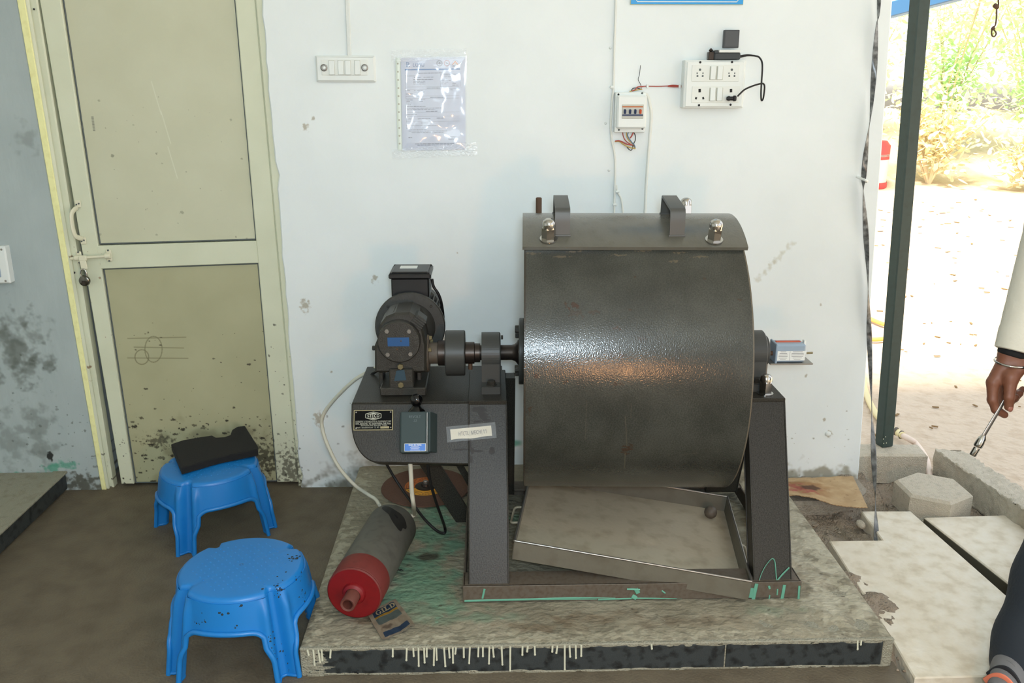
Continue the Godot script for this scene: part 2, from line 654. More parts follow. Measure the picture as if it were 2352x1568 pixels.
func make_materials():
	var grain := noise_tex(512, 0.05, 3, 4)
	var fine := noise_tex(512, 0.16, 5, 3)
	var hammer := noise_tex(512, 0.11, 8, 2)
	M["grain_tex"] = grain
	M["fine_tex"] = fine
	var w := Color.WHITE
	relief(mottled(plain("hammer_paint", Color(0.222, 0.215, 0.194), 0.42), 0.13, 21, [Color(0.42, 0.39, 0.35), Color(0.86, 0.84, 0.80), Color(1.15, 1.15, 1.15)], 3.4), hammer, 0.03, 3.4)
	plain("smooth_grey", Color(0.25, 0.255, 0.245), 0.4).metallic_specular = 0.4
	plain("handle_paint", Color(0.28, 0.28, 0.265), 0.45)
	M.hammer_paint.metallic_specular = 0.34
	relief(mottled(plain("oily_iron", Color(0.19, 0.185, 0.165), 0.45), 0.03, 22, [Color(0.6, 0.55, 0.45), Color(0.9, 0.88, 0.82), w], 3.0), fine, 0.05, 3.0)
	relief(mottled(plain("motor_iron", Color(0.215, 0.215, 0.2), 0.5), 0.03, 23, [Color(0.75, 0.7, 0.6), w, w], 3.0), fine, 0.03, 3.0)
	plain("black_plastic", Color(0.075, 0.078, 0.078), 0.38)
	plain("black_rubber", Color(0.06, 0.06, 0.062), 0.55)
	plain("shaft_steel", Color(0.25, 0.22, 0.2), 0.36, 0.7)
	plain("chrome", Color(0.74, 0.73, 0.71), 0.1, 1.0)
	plain("stub_rust", Color(0.38, 0.2, 0.16), 0.6)
	plain("padlock_steel", Color(0.42, 0.41, 0.38), 0.18, 1.0)
	plain("dull_steel", Color(0.6, 0.59, 0.57), 0.36, 0.9)
	relief(mottled(plain("lid_paint", Color(0.37, 0.362, 0.325), 0.24), 0.012, 26, [Color(0.8, 0.78, 0.72), w, Color(1.1, 1.08, 1.0)], 2.0), hammer, 0.03, 2.2)
	plain("rust", Color(0.33, 0.24, 0.17), 0.8)
	mottled(plain("rusty_steel", Color(0.36, 0.33, 0.29), 0.6), 0.04, 24, [Color(0.6, 0.45, 0.32), Color(0.9, 0.85, 0.78), w], 3.0)
	plain("blue_sticker", Color(0.10, 0.29, 0.48), 0.6)
	plain("blue_stain", Color(0.14, 0.24, 0.29), 0.6)
	plain("label_blue", Color(0.13, 0.4, 0.73), 0.4)
	plain("label_white", Color(0.87, 0.88, 0.86), 0.5)
	plain("plate_black", Color(0.035, 0.035, 0.035), 0.6).metallic_specular = 0.2
	plain("plate_bronze", Color(0.5, 0.46, 0.34), 0.45, 0.5)
	plain("plate_letter", Color(0.66, 0.66, 0.6), 0.5)
	plain("box_grey", Color(0.23, 0.275, 0.275), 0.5).metallic_specular = 0.25
	plain("counter_blue", Color(0.56, 0.63, 0.69), 0.4)
	plain("red_orange", Color(0.74, 0.3, 0.16), 0.5)
	plain("ink", Color(0.2, 0.2, 0.22), 0.7)
	plain("pencil", Color(0.36, 0.36, 0.37), 0.7)
	plain("old_paper", Color(0.80, 0.775, 0.70), 0.7)
	plain("white_plastic", Color(0.88, 0.9, 0.885), 0.34)
	plain("cream_plastic", Color(0.87, 0.885, 0.86), 0.36)
	plain("seam", Color(0.7, 0.7, 0.64), 0.6)
	plain("hole", Color(0.05, 0.05, 0.05), 0.7)
	plain("grey_hole", Color(0.33, 0.36, 0.36), 0.6)
	plain("white_cable", Color(0.8, 0.79, 0.72), 0.5)
	plain("wall_cable", Color(0.86, 0.87, 0.84), 0.5)
	plain("wire_red", Color(0.66, 0.30, 0.26), 0.5)
	plain("wire_yellow", Color(0.74, 0.64, 0.34), 0.5)
	plain("wire_blue", Color(0.35, 0.47, 0.6), 0.5)
	plain("wire_black", Color(0.2, 0.2, 0.2), 0.5)
	plain("breaker_grey", Color(0.74, 0.74, 0.7), 0.5)
	plain("breaker_blue", Color(0.12, 0.2, 0.34), 0.4)
	plain("door_cream", Color(0.83, 0.845, 0.75), 0.36)
	plain("hardware_cream", Color(0.85, 0.84, 0.74), 0.3)
	mottled(plain("yellow_paint", Color(0.93, 0.925, 0.68), 0.55), 0.03, 31, [Color(0.9, 0.88, 0.8), w, w], 2.0)
	relief(M["yellow_paint"], grain, 0.03, 2.0)
	relief(mottled(plain("plaster", Color(0.86, 0.88, 0.865), 0.75), 0.02, 32, [Color(0.95, 0.95, 0.93), w, w], 1.0), grain, 0.25, 1.0)
	relief(mottled(plain("concrete", Color(0.6, 0.57, 0.51), 0.85), 0.03, 33, [Color(0.72, 0.7, 0.66), w, Color(1, 0.98, 0.93)], 1.6), fine, 0.35, 1.6)
	relief(mottled(plain("concrete_block", Color(0.72, 0.69, 0.62), 0.9), 0.03, 34, [Color(0.78, 0.77, 0.74), w, Color(1, 0.98, 0.95)], 2.4), fine, 0.3, 2.4)
	relief(mottled(plain("stone_slab", Color(0.86, 0.835, 0.77), 0.8), 0.02, 35, [Color(0.78, 0.73, 0.64), Color(0.95, 0.93, 0.89), w], 0.9), grain, 0.18, 1.4)
	relief(mottled(plain("dirt", Color(0.58, 0.53, 0.46), 0.95), 0.03, 36, [Color(0.62, 0.58, 0.53), w, w], 1.6), fine, 0.9, 1.6)
	relief(mottled(plain("sand", Color(0.77, 0.705, 0.62), 0.95), 0.02, 37, [Color(0.84, 0.8, 0.75), w, w], 0.6), grain, 0.8, 0.9)
	relief(mottled(plain("floor_brown", Color(0.40, 0.365, 0.30), 0.7), 0.014, 38, [Color(0.70, 0.66, 0.6), Color(0.92, 0.9, 0.87), Color(1.1, 1.08, 1.02)], 1.1), fine, 0.12, 1.3)
	relief(mottled(plain("green_plaster", Color(0.56, 0.55, 0.48), 0.8), 0.02, 39, [Color(0.75, 0.72, 0.66), w, w], 2.0), fine, 0.3, 2.0)
	relief(mottled(plain("slate_tile", Color(0.20, 0.22, 0.22), 0.45), 0.02, 40, [Color(0.3, 0.3, 0.3), w, Color(1.5, 1.6, 1.6)], 2.0), fine, 0.04, 2.5)
	plain("edge_olive", Color(0.27, 0.255, 0.2), 0.9)
	plain("drip_paint", Color(0.78, 0.78, 0.69), 0.5)
	plain("green_drip", Color(0.38, 0.62, 0.53), 0.5)
	plain("blue_plastic", Color(0.09, 0.46, 0.74), 0.36)
	plain("grime", Color(0.13, 0.17, 0.19), 0.8)
	relief(plain("black_foam", Color(0.085, 0.085, 0.08), 0.95), fine, 0.08, 4.0)
	relief(mottled(plain("disc_brown", Color(0.37, 0.26, 0.2), 0.9), 0.05, 42, [Color(0.7, 0.68, 0.66), w, w], 3.0), fine, 0.12, 4.0)
	plain("disc_yellow", Color(0.88, 0.62, 0.18), 0.6)
	plain("disc_orange", Color(0.72, 0.38, 0.14), 0.6)
	mottled(plain("cylinder_grey", Color(0.35, 0.345, 0.31), 0.62), 0.02, 43, [Color(0.62, 0.6, 0.58), w, Color(1.05, 1.05, 1.05)], 2.6)
	mottled(plain("red_paint", Color(0.46, 0.015, 0.045), 0.5), 0.03, 44, [Color(0.85, 0.75, 0.75), w, w], 3.0)
	mottled(plain("red_worn", Color(0.40, 0.14, 0.115), 0.65), 0.04, 45, [Color(0.75, 0.72, 0.6), w, w], 3.0)
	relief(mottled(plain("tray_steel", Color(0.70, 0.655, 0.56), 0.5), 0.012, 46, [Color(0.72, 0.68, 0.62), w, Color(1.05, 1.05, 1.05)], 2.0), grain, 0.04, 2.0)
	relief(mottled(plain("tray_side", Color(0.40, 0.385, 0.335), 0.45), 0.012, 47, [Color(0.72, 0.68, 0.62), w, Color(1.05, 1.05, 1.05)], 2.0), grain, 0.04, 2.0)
	plain("hose_yellow", Color(0.83, 0.78, 0.58), 0.45)
	plain("hose_orange", Color(0.85, 0.62, 0.3), 0.5)
	plain("pipe_white", Color(0.85, 0.78, 0.72), 0.5)
	mottled(plain("post_grey", Color(0.17, 0.235, 0.215), 0.55), 0.03, 47, [Color(0.78, 0.72, 0.64), w, w], 2.0)
	plain("beam_blue", Color(0.25, 0.48, 0.68), 0.5)
	mottled(plain("strap_grey", Color(0.56, 0.57, 0.565), 0.25), 0.03, 48, [Color(0.0, 0.0, 0.0), Color(0.6, 0.6, 0.6), Color(1.2, 1.2, 1.2)], 2.0)
	plain("sign_blue", Color(0.18, 0.6, 0.86), 0.35)
	plain("paper", Color(0.84, 0.86, 0.93), 0.6)
	mottled(plain("skin", Color(0.46, 0.29, 0.21), 0.5), 0.04, 49, [Color(0.85, 0.8, 0.78), w, w], 4.0)
	plain("nail", Color(0.58, 0.38, 0.32), 0.3)
	relief(plain("shirt", Color(0.80, 0.79, 0.73), 0.85), grain, 0.12, 3.0)
	relief(plain("trousers", Color(0.13, 0.16, 0.19), 0.85), grain, 0.12, 3.0)
	plain("trouser_seam", Color(0.2, 0.25, 0.27), 0.85)
	plain("hair", Color(0.04, 0.035, 0.03), 0.6)
	plain("shoe_grey", Color(0.42, 0.42, 0.42), 0.7)
	plain("shoe_dark", Color(0.1, 0.11, 0.13), 0.7)
	plain("shoe_orange", Color(0.86, 0.48, 0.36), 0.6)
	plain("shoe_sole", Color(0.55, 0.5, 0.38), 0.7)
	plain("thread_black", Color(0.03, 0.03, 0.03), 0.85)
	var leaf := plain("leaf", Color(0.80, 0.89, 0.76), 0.5)
	leaf.backlight_enabled = true
	leaf.backlight = Color(0.76, 0.86, 0.62)
	var leaf2 := plain("leaf_dry", Color(0.91, 0.89, 0.80), 0.6)
	leaf2.backlight_enabled = true
	leaf2.backlight = Color(0.75, 0.7, 0.5)
	plain("barrel_red", Color(0.82, 0.30, 0.30), 0.6)
	plain("branch", Color(0.78, 0.72, 0.6), 0.85)
	plain("litter", Color(0.5, 0.4, 0.26), 0.9)
	var film := plain("film", Color(0.95, 0.98, 1.0, 0.06), 0.06)
	film.transparency = BaseMaterial3D.TRANSPARENCY_ALPHA
	film.metallic_specular = 0.6
	var tape: StandardMaterial3D = film.duplicate()
	tape.resource_name = "tape_film"
	tape.metallic_specular = 0.3
	tape.roughness = 0.12
	M["tape_film"] = tape
	film.metallic = 0.10
	film.roughness = 0.10
	relief(plain("ceiling_white", Color(0.82, 0.84, 0.82), 0.8), grain, 0.1)
	var lamp := plain("added_panel_glow", Color.WHITE, 0.5)  # glowing face of the added panel that replaces bounced light
	lamp.emission_enabled = true
	lamp.emission = Color(0.95, 1.0, 0.97)
	lamp.emission_energy_multiplier = 1.2
	# --- drum skin: hammered grey with rust spots and scratches (u = angle, v = along the axis)
	var c := Canvas.new(Rect2(0, 0, 2.36, 0.56), 2048, 512, Color(0.175, 0.18, 0.162), Color(0.26, 0.265, 0.24), 5.0, 51, 1.1)
	M["drum_canvas"] = c
	# --- main wall
	var wc := Canvas.new(Rect2(-0.72, 0.0, 2.08, 2.08), 1024, 1024, Color(0.872, 0.900, 0.897), Color(0.897, 0.923, 0.920), 3.0, 61, 0.12)
	var dirt_c := Color(0.36, 0.35, 0.3)
	wc.blot(Vector2(-0.3, 0.0), Vector2(0.42, 0.07), dirt_c, 0.75, 0.9, 0.8, 14.0)
	wc.blot(Vector2(-0.42, 0.03), Vector2(0.2, 0.1), Color(0.45, 0.44, 0.4), 0.5, 1.0, 0.8, 14.0)
	wc.blot(Vector2(1.16, 0.02), Vector2(0.22, 0.06), Color(0.5, 0.48, 0.4), 0.7, 0.9, 0.8, 14.0)
	wc.blot(Vector2(0.08, 0.16), Vector2(0.05, 0.02), Color(0.4, 0.66, 0.56), 0.8, 0.5)
	for s in [[700, 290, 0.012], [718, 270, 0.006], [760, 853, 0.005], [845, 850, 0.006], [1885, 700, 0.006], [1850, 862, 0.006], [1905, 995, 0.012], [1893, 962, 0.006], [730, 960, 0.02], [700, 700, 0.02], [1050, 580, 0.003], [860, 640, 0.012]]:
		var p := wz(s[0], s[1])
		wc.blot(Vector2(p.x, p.y), Vector2(s[2], s[2] * 1.3), Color(0.55, 0.5, 0.4), 0.55, 0.8, 0.7, 60.0)
	for s in [[1822, 555, 1770, 610], [1780, 600, 1735, 645]]:
		var p := wz(s[0], s[1])
		var q := wz(s[2], s[3])
		for k in 24:
			wc.blot(Vector2(p.x, p.y).lerp(Vector2(q.x, q.y), k / 23.0), Vector2(0.014, 0.009), Color(0.7, 0.68, 0.58), 0.10, 1.0, 1.0, 40.0)
	wc.specks(Rect2(-0.68, 0.0, 0.5, 0.35), 90, Color(0.3, 0.3, 0.27), 0.5, 0.001, 0.006, 1.5, 2.0)
	wc.specks(Rect2(0.9, 0.0, 0.4, 0.3), 70, Color(0.4, 0.38, 0.3), 0.5, 0.001, 0.006, 1.5, 2.0)
	painted("wall_paint", wc, 0.55, noise_tex(1024, 0.012, 62, 6), 0.12)
	# --- grey wall left of the door
	var lc := Canvas.new(Rect2(-2.0, 0.0, 0.62, 2.08), 384, 1024, Color(0.62, 0.665, 0.665), Color(0.665, 0.71, 0.708), 4.0, 63, 0.15)
	for s in [[30, 800, 0.1, 0.13, 0.5], [60, 850, 0.05, 0.05, 0.4], [100, 830, 0.05, 0.03, 0.5], [50, 760, 0.09, 0.07, 0.35], [90, 1000, 0.06, 0.16, 0.3], [60, 320, 0.04, 0.05, 0.2], [20, 1010, 0.1, 0.1, 0.25]]:
		var p := wz(s[0], s[1])
		lc.blot(Vector2(p.x, p.y), Vector2(s[2], s[3]), Color(0.28, 0.3, 0.27), s[4], 1.2, 0.9, 16.0)
	var lp := wz(115, 1047)
	lc.blot(Vector2(lp.x, lp.y), Vector2(0.012, 0.02), Color(0.12, 0.13, 0.12), 0.95, 0.5, 0.3, 30.0)
	for s in [[150, 1065, 0.05, 0.02], [40, 1090, 0.09, 0.012], [120, 1075, 0.04, 0.02]]:
		var p := wz(s[0], s[1])
		lc.blot(Vector2(p.x, p.y), Vector2(s[2], s[3]), Color(0.3, 0.58, 0.48), 0.7, 0.8, 0.7, 30.0)
	lc.specks(Rect2(-1.7, 0.0, 0.32, 0.5), 120, Color(0.25, 0.27, 0.24), 0.5, 0.001, 0.006, 1.6, 1.6)
	lc.blot(Vector2(-1.43, 0.02), Vector2(0.08, 0.05), Color(0.3, 0.3, 0.26), 0.8, 0.9, 0.7, 30.0)
	painted("left_paint", lc, 0.65, noise_tex(512, 0.02, 64, 6), 0.12)
	# --- door boards: upper nearly clean, lower scribbled and splashed with mud
	var mud := Color(0.14, 0.125, 0.09)
	var du := Canvas.new(Rect2(-1.30, 0.85, 0.62, 1.25), 384, 768, Color(0.752, 0.755, 0.65), Color(0.78, 0.785, 0.685), 4.0, 65, 0.1)
	du.specks(Rect2(-1.28, 0.87, 0.55, 0.5), 40, Color(0.42, 0.42, 0.34), 0.6, 0.0015, 0.006, 1.4, 1.3)
	for s in [[0.0, 0.0], [0.02, -0.09], [0.03, -0.2]]:
		du.line(Vector2(-1.05 + s[0], 1.38 + s[1]), Vector2(-1.03 + s[0], 1.28 + s[1]), 0.003, Color(0.84, 0.85, 0.77), 0.5)
	for k in 10:
		du.line(Vector2(-1.249, 1.272 - k * 0.0046), Vector2(-1.2435, 1.272 - k * 0.0046), 0.0022, Color(0.4, 0.4, 0.36), 0.7)
	painted("door_upper", du, 0.42)
	var dl := Canvas.new(Rect2(-1.30, -0.01, 0.68, 0.83), 640, 768, Color(0.655, 0.65, 0.52), Color(0.69, 0.685, 0.555), 4.0, 66, 0.15)
	for s in [[285, 783, 420, 780], [300, 803, 415, 805], [285, 828, 425, 829]]:
		var p := wz(s[0], s[1])
		var q := wz(s[2], s[3])
		dl.line(Vector2(p.x, p.y), Vector2(q.x, q.y), 0.004, Color(0.45, 0.44, 0.33), 0.36)
	for s in [[345, 808, 20, 30], [318, 826, 16, 17]]:
		var prev := Vector2.ZERO
		for k in 25:
			var p := wz(s[0] + cos(TAU * k / 24.0) * s[2], s[1] + sin(TAU * k / 24.0) * s[3])
			if k:
				dl.line(prev, Vector2(p.x, p.y), 0.004, Color(0.45, 0.44, 0.33), 0.34)
			prev = Vector2(p.x, p.y)
	dl.blot(Vector2(-0.98, 0.1), Vector2(0.25, 0.14), Color(0.4, 0.38, 0.28), 0.45, 1.0, 0.9, 8.0)
	dl.blot(Vector2(-0.80, 0.1), Vector2(0.08, 0.07), mud, 0.6, 1.4, 0.8, 50.0)
	dl.blot(Vector2(-1.16, 0.17), Vector2(0.05, 0.025), mud, 0.5, 1.4, 0.8, 50.0)
	dl.specks(Rect2(-1.28, 0.0, 0.62, 0.26), 330, mud, 0.85, 0.0012, 0.007, 2.4, 1.2)
	dl.specks(Rect2(-1.28, 0.2, 0.62, 0.4), 70, mud, 0.75, 0.001, 0.0055, 2.4, 1.6)
	painted("door_lower", dl, 0.45)
	var ds := Canvas.new(Rect2(-1.42, -0.01, 0.78, 2.15), 512, 1408, Color(0.80, 0.815, 0.715), Color(0.835, 0.85, 0.755), 4.0, 67, 0.1)
	ds.specks(Rect2(-1.40, 0.0, 0.75, 0.22), 240, mud, 0.8, 0.0012, 0.006, 1.4, 1.3)
	ds.blot(Vector2(-0.70, 0.06), Vector2(0.05, 0.09), mud, 0.5, 1.4, 0.8, 50.0)
	ds.specks(Rect2(-0.75, 0.1, 0.1, 0.5), 40, mud, 0.8, 0.001, 0.006, 1.4, 1.3)
	ds.specks(Rect2(-1.40, 0.3, 0.14, 0.6), 20, Color(0.35, 0.2, 0.1), 0.6, 0.001, 0.005, 1.3, 1.0)
	painted("door_frame_paint", ds, 0.36)
	# --- plinth top: u = x, v = -z
	var pc := Canvas.new(Rect2(-0.46, -1.06, 1.46, 1.08), 1024, 768, Color(0.46, 0.435, 0.36), Color(0.57, 0.545, 0.465), 4.0, 71, 0.5)
	var green := Color(0.37, 0.52, 0.42)
	for s in [[980, 1350, 0.16, 0.14, 0.75], [1010, 1230, 0.13, 0.2, 0.8], [960, 1300, 0.1, 0.1, 0.8], [900, 1370, 0.07, 0.06, 0.6], [1030, 1090, 0.12, 0.06, 0.8], [1000, 1400, 0.14, 0.035, 0.5], [1190, 1180, 0.03, 0.05, 0.6], [1780, 1400, 0.1, 0.03, 0.25], [1000, 1160, 0.16, 0.1, 0.75], [1080, 1420, 0.2, 0.03, 0.4]]:
		var p := wy(s[0], s[1], PL)
		pc.blot(Vector2(p.x, -p.z), Vector2(s[2], s[3]), green, s[4], 0.9, 0.8, 9.0)
	pc.specks(Rect2(-0.35, -0.97, 0.45, 0.6), 160, Color(0.45, 0.63, 0.52), 0.5, 0.002, 0.01, 2.2)
	var sp := wy(985, 1275, PL)
	pc.blot(Vector2(sp.x, -sp.z), Vector2(0.042, 0.03), Color(0.22, 0.2, 0.15), 0.8, 0.25, 0.5, 20.0)
	for s in [[1400, 1420, 0.16, 0.035, 0.5], [1250, 1440, 0.12, 0.03, 0.45], [860, 1420, 0.07, 0.03, 0.6], [1600, 1430, 0.2, 0.04, 0.35], [1850, 1320, 0.05, 0.08, 0.4]]:
		var p := wy(s[0], s[1], PL)
		pc.blot(Vector2(p.x, -p.z), Vector2(s[2], s[3]), Color(0.36, 0.29, 0.21), s[4], 1.0, 0.8, 12.0)
	for s in [[1900, 1280, 0.05, 0.16, 0.6], [1960, 1400, 0.07, 0.1, 0.55], [820, 1100, 0.04, 0.06, 0.6], [770, 1290, 0.025, 0.25, 0.5], [1300, 1465, 0.55, 0.02, 0.5], [720, 1440, 0.03, 0.06, 0.5]]:
		var p := wy(s[0], s[1], PL)
		pc.blot(Vector2(p.x, -p.z), Vector2(s[2], s[3]), Color(0.70, 0.68, 0.59), s[4], 2.2, 0.6, 26.0)
	pc.blot(Vector2(0.92, -0.55), Vector2(0.18, 0.55), Color(0.72, 0.70, 0.62), 0.7, 1.2, 0.9, 10.0)
	pc.blot(Vector2(0.5, -1.0), Vector2(0.5, 0.06), Color(0.60, 0.57, 0.48), 0.5, 1.2, 0.9, 10.0)
	pc.specks(Rect2(-0.45, -1.05, 1.44, 1.05), 500, Color(0.22, 0.19, 0.14), 0.5, 0.001, 0.006, 1.6)
	pc.specks(Rect2(0.7, -1.05, 0.28, 0.95), 500, Color(0.72, 0.7, 0.62), 0.5, 0.001, 0.006, 1.6)
	painted("plinth_top", pc, 0.85, noise_tex(1024, 0.04, 72, 6), 0.5)

# ---------------------------------------------------------------- the room
func V2(a: Array) -> PackedVector2Array:
	var p := PackedVector2Array()
	for i in range(0, a.size(), 2):
		p.append(Vector2(a[i], a[i + 1]))
	return p
func slab(poly: PackedVector2Array, y0: float, y1: float, bev := 0.0) -> MB:
	# polygon in (x, z) as a level slab
	var mb := MB.new()
	var q := PackedVector2Array()
	for p in poly:
		q.append(Vector2(p.x, -p.y))
	mb.prism(q, y1 - y0, Transform3D(Basis(Vector3.RIGHT, Vector3(0, 0, -1), Vector3.UP), Vector3(0, y0, 0)), bev)
	return mb

func build_room():
	var mb := MB.new()
	# back wall right of the door: its plastered left edge is ragged, its right end leans a little
	var poly := PackedVector2Array()
	var rg := RandomNumberGenerator.new()
	rg.seed = 5
	poly.append_array(V2([1.325, -0.02, 1.325, 0.04, 1.256, 1.62, 1.215, 2.7, -0.66, 2.7]))
	for k in 61:
		var y := 2.62 - 2.62 * k / 60.0
		poly.append(Vector2(lerpf(-0.668, -0.682, clampf(y / 1.6, 0, 1)) + rg.randf_range(-0.003, 0.003) + (0.008 if rg.randf() < 0.06 else 0.0), y))
	poly.append(Vector2(-0.66, -0.02))
	mb.prism(poly, 0.23, Transform3D(Basis(), Vector3(0, 0, -0.23)), 0.004, Rect2(-0.72, 0.0, 2.08, 2.08))
	struct("wall_back", mb, M.wall_paint)
	mb = MB.new()
	mb.prism(V2([-2.6, -0.02, wz(233, 1120).x - 0.001, -0.02, wz(39, 0).x - 0.001, wz(39, 0).y, wz(39, 0).x - 0.028, 2.7, -2.6, 2.7]), 0.23, Transform3D(Basis(), Vector3(0, 0, -0.23)), 0.003, Rect2(-2.0, 0.0, 0.62, 2.08))
	struct("wall_left", mb, M.left_paint)
	mb = MB.new()
	mb.box(Vector3(-1.06, 2.38, -0.115), Vector3(0.8, 0.64, 0.22))
	struct("wall_lintel", mb, M.plaster)
	# shell of the room behind and beside the camera, open to the yard on the right
	mb = MB.new()
	mb.box(Vector3(-2.7, 1.35, 2.4), Vector3(0.2, 2.74, 5.4))
	struct("wall_side", mb, M.plaster)
	mb = MB.new()
	mb.box(Vector3(-0.3, 1.35, 5.1), Vector3(5.0, 2.74, 0.2))
	struct("wall_rear", mb, M.plaster)
	mb = MB.new()
	mb.box(Vector3(-0.4, 2.78, 2.4), Vector3(4.8, 0.16, 5.6))
	struct("ceiling", mb, M.ceiling_white)
	for s in [[Vector3(0.1, 2.395, 3.91), "added slanting white light panel behind the camera, standing in for bounced light"]]:
		var t := thing("added_light_panel", s[1], "lamp", s[0])  # unseen fitting added to carry the bounce light
		mb = MB.new()
		mb.box(Vector3(0, 0.008, 0), Vector3(1.66, 0.03, 1.06), 0.004)
		obj("housing", mb, M.white_plastic, t, true)
		mb = MB.new()
		mb.box(Vector3(0, -0.0085, 0), Vector3(1.6, 0.003, 1.0))
		obj("diffuser", mb, M.added_panel_glow, t, true)
		t.rotation_degrees.x = 50
		for k in [-1, 1]:
			mb = MB.new()
			mb.cyl(Vector3(0.6 * k, 0.02, 0.0), Vector3(0.6 * k, 0.02, 0.0) + Basis(Vector3.RIGHT, deg_to_rad(-50)) * Vector3(0, 0.31, 0), 0.006, 10)
			obj("hanger", mb, M.dull_steel, t, true)
	# floors
	struct("floor", slab(V2([-2.6, -0.23, 0.995, -0.23, 0.995, 5.0, -2.6, 5.0]), -0.1, 0.0), M.floor_brown)
	build_door()

func strip(pts: Array, z0: float, z1: float, uvb := Rect2(), bev := 0.0) -> MB:
	# an upright flat piece whose outline was read off the wall plane
	var mb := MB.new()
	var p := PackedVector2Array()
	for q in pts:
		var w := wz(q[0], q[1])
		p.append(Vector2(w.x, w.y))
	mb.prism(p, z1 - z0, Transform3D(Basis(), Vector3(0, 0, z0)), bev, uvb)
	return mb

func build_door():
	# outlines run from y = 2.06 down to the floor; measured at two heights and carried on straight
	var edge := func(ax: float, ay: float, bx: float, by: float, y: float) -> Vector2:
		var a := wz(ax, ay)
		var b := wz(bx, by)
		return Vector2(lerpf(a.x, b.x, (y - a.y) / (b.y - a.y)), y)
	var bar := func(l: Array, r: Array, y0: float, y1: float) -> PackedVector2Array:
		return PackedVector2Array([edge.call(l[0], l[1], l[2], l[3], y0), edge.call(r[0], r[1], r[2], r[3], y0), edge.call(r[0], r[1], r[2], r[3], y1), edge.call(l[0], l[1], l[2], l[3], y1)])
	var e_yel := [39.0, 0.0, 233.0, 1120.0]
	var e_frm := [57.0, 0.0, 243.0, 1120.0]
	var e_leafgap := [80.0, 0.0, 256.0, 1118.0]
	var e_leaf := [84.0, 0.0, 274.0, 1118.0]
	var e_pan := [133.0, 0.0, 303.0, 1118.0]
	var e_panr := [536.0, 0.0, 634.0, 1112.0]
	var e_leafr := [583.0, 0.0, 682.0, 1110.0]
	var e_wall := [600.0, 0.0, 694.0, 1110.0]
	var fr := Rect2(-1.42, -0.01, 0.78, 2.15)
	var mb := MB.new()
	mb.prism(bar.call(e_yel, e_frm, 0.0, 2.06), 0.05, Transform3D(Basis(), Vector3(0, 0, -0.048)), 0.002)
	struct("trim_1", mb, M.yellow_paint)
	var d := Node3D.new()
	d.name = "door_1"
	d.set_meta("kind", "structure")
	add_child(d)
	d.position = Vector3(-1.0, 0, -0.03)
	var xf := func(z: float) -> Transform3D: return Transform3D(Basis(), Vector3(0, 0, z))
	mb = MB.new()
	mb.prism(bar.call(e_frm, e_leafgap, 0.0, 2.1), 0.035, xf.call(-0.05), 0.004, fr)
	mb.prism(bar.call([50.0, 0.0, 240.0, 1120.0], [64.0, 0.0, 248.0, 1120.0], 0.0, 2.1), 0.012, xf.call(-0.014), 0.005, fr)
	mb.prism(bar.call([584.0, 0.0, 683.0, 1110.0], [616.0, 0.0, 720.0, 1110.0], 0.0, 2.1), 0.07, xf.call(-0.08), 0.004, fr)
	mb.prism(bar.call(e_frm, e_wall, 2.06, 2.1), 0.07, xf.call(-0.08), 0.0, fr)
	obj("frame", mb, M.door_frame_paint, d)
	mb = MB.new()
	mb.prism(bar.call(e_frm, e_wall, 0.0, 2.06), 0.01, xf.call(-0.20))
	obj("gap_shade_sheet", mb, M.hole, d)  # near-black sheet standing in for the shade behind the leaf
	# leaf: stiles, rails and boards
	mb = MB.new()
	mb.prism(bar.call(e_leaf, e_pan, 0.012, 2.055), 0.04, xf.call(-0.058), 0.003, fr)
	obj("stile", mb, M.door_frame_paint, d)
	mb = MB.new()
	mb.prism(bar.call(e_panr, e_leafr, 0.012, 2.055), 0.04, xf.call(-0.058), 0.003, fr)
	obj("stile", mb, M.door_frame_paint, d)
	var rail := strip([[213, 567], [585.5, 555.5], [590.5, 606.5], [225, 620]], -0.0575, -0.0185, fr, 0.002)
	obj("rail", rail, M.door_frame_paint, d)
	mb = MB.new()
	mb.prism(bar.call(e_pan, e_panr, 1.99, 2.055), 0.04, xf.call(-0.058), 0.003, fr)
	obj("rail", mb, M.door_frame_paint, d)
	var y_at := func(px_: float, py_: float) -> float: return wz(px_, py_).y
	var pad := 0.003
	var upper := PackedVector2Array([edge.call(133.0, 0.0, 303.0, 1118.0, y_at.call(213, 566)) + Vector2(pad, pad), edge.call(536.0, 0.0, 634.0, 1112.0, y_at.call(585, 555)) + Vector2(-pad, pad), edge.call(536.0, 0.0, 634.0, 1112.0, 1.99) + Vector2(-pad, -pad), edge.call(133.0, 0.0, 303.0, 1118.0, 1.99) + Vector2(pad, -pad)])
	mb = MB.new()
	mb.prism(upper, 0.012, xf.call(-0.043), 0.001, Rect2(-1.30, 0.85, 0.62, 1.25))
	obj("panel", mb, M.door_upper, d)
	var lower := PackedVector2Array([edge.call(133.0, 0.0, 303.0, 1118.0, 0.012) + Vector2(pad, 0), edge.call(536.0, 0.0, 634.0, 1112.0, 0.012) + Vector2(-pad, 0), edge.call(536.0, 0.0, 634.0, 1112.0, y_at.call(590, 607)) + Vector2(-pad, -pad), edge.call(133.0, 0.0, 303.0, 1118.0, y_at.call(225, 620)) + Vector2(pad, -pad)])
	mb = MB.new()
	mb.prism(lower, 0.012, xf.call(-0.043), 0.001, Rect2(-1.30, -0.01, 0.68, 0.83))
	obj("panel", mb, M.door_lower, d)
	# dark gaskets round the boards
	mb = MB.new()
	for pg: PackedVector2Array in [upper, lower]:
		for i in 4:
			var a := pg[i]
			var b := pg[(i + 1) % 4]
			mb.tube(PackedVector3Array([Vector3(a.x, a.y, -0.031), Vector3(b.x, b.y, -0.031)]), 0.0025, 6)
	obj("gasket", mb, M.grey_hole, d)
	# pull handle
	var z := -0.018
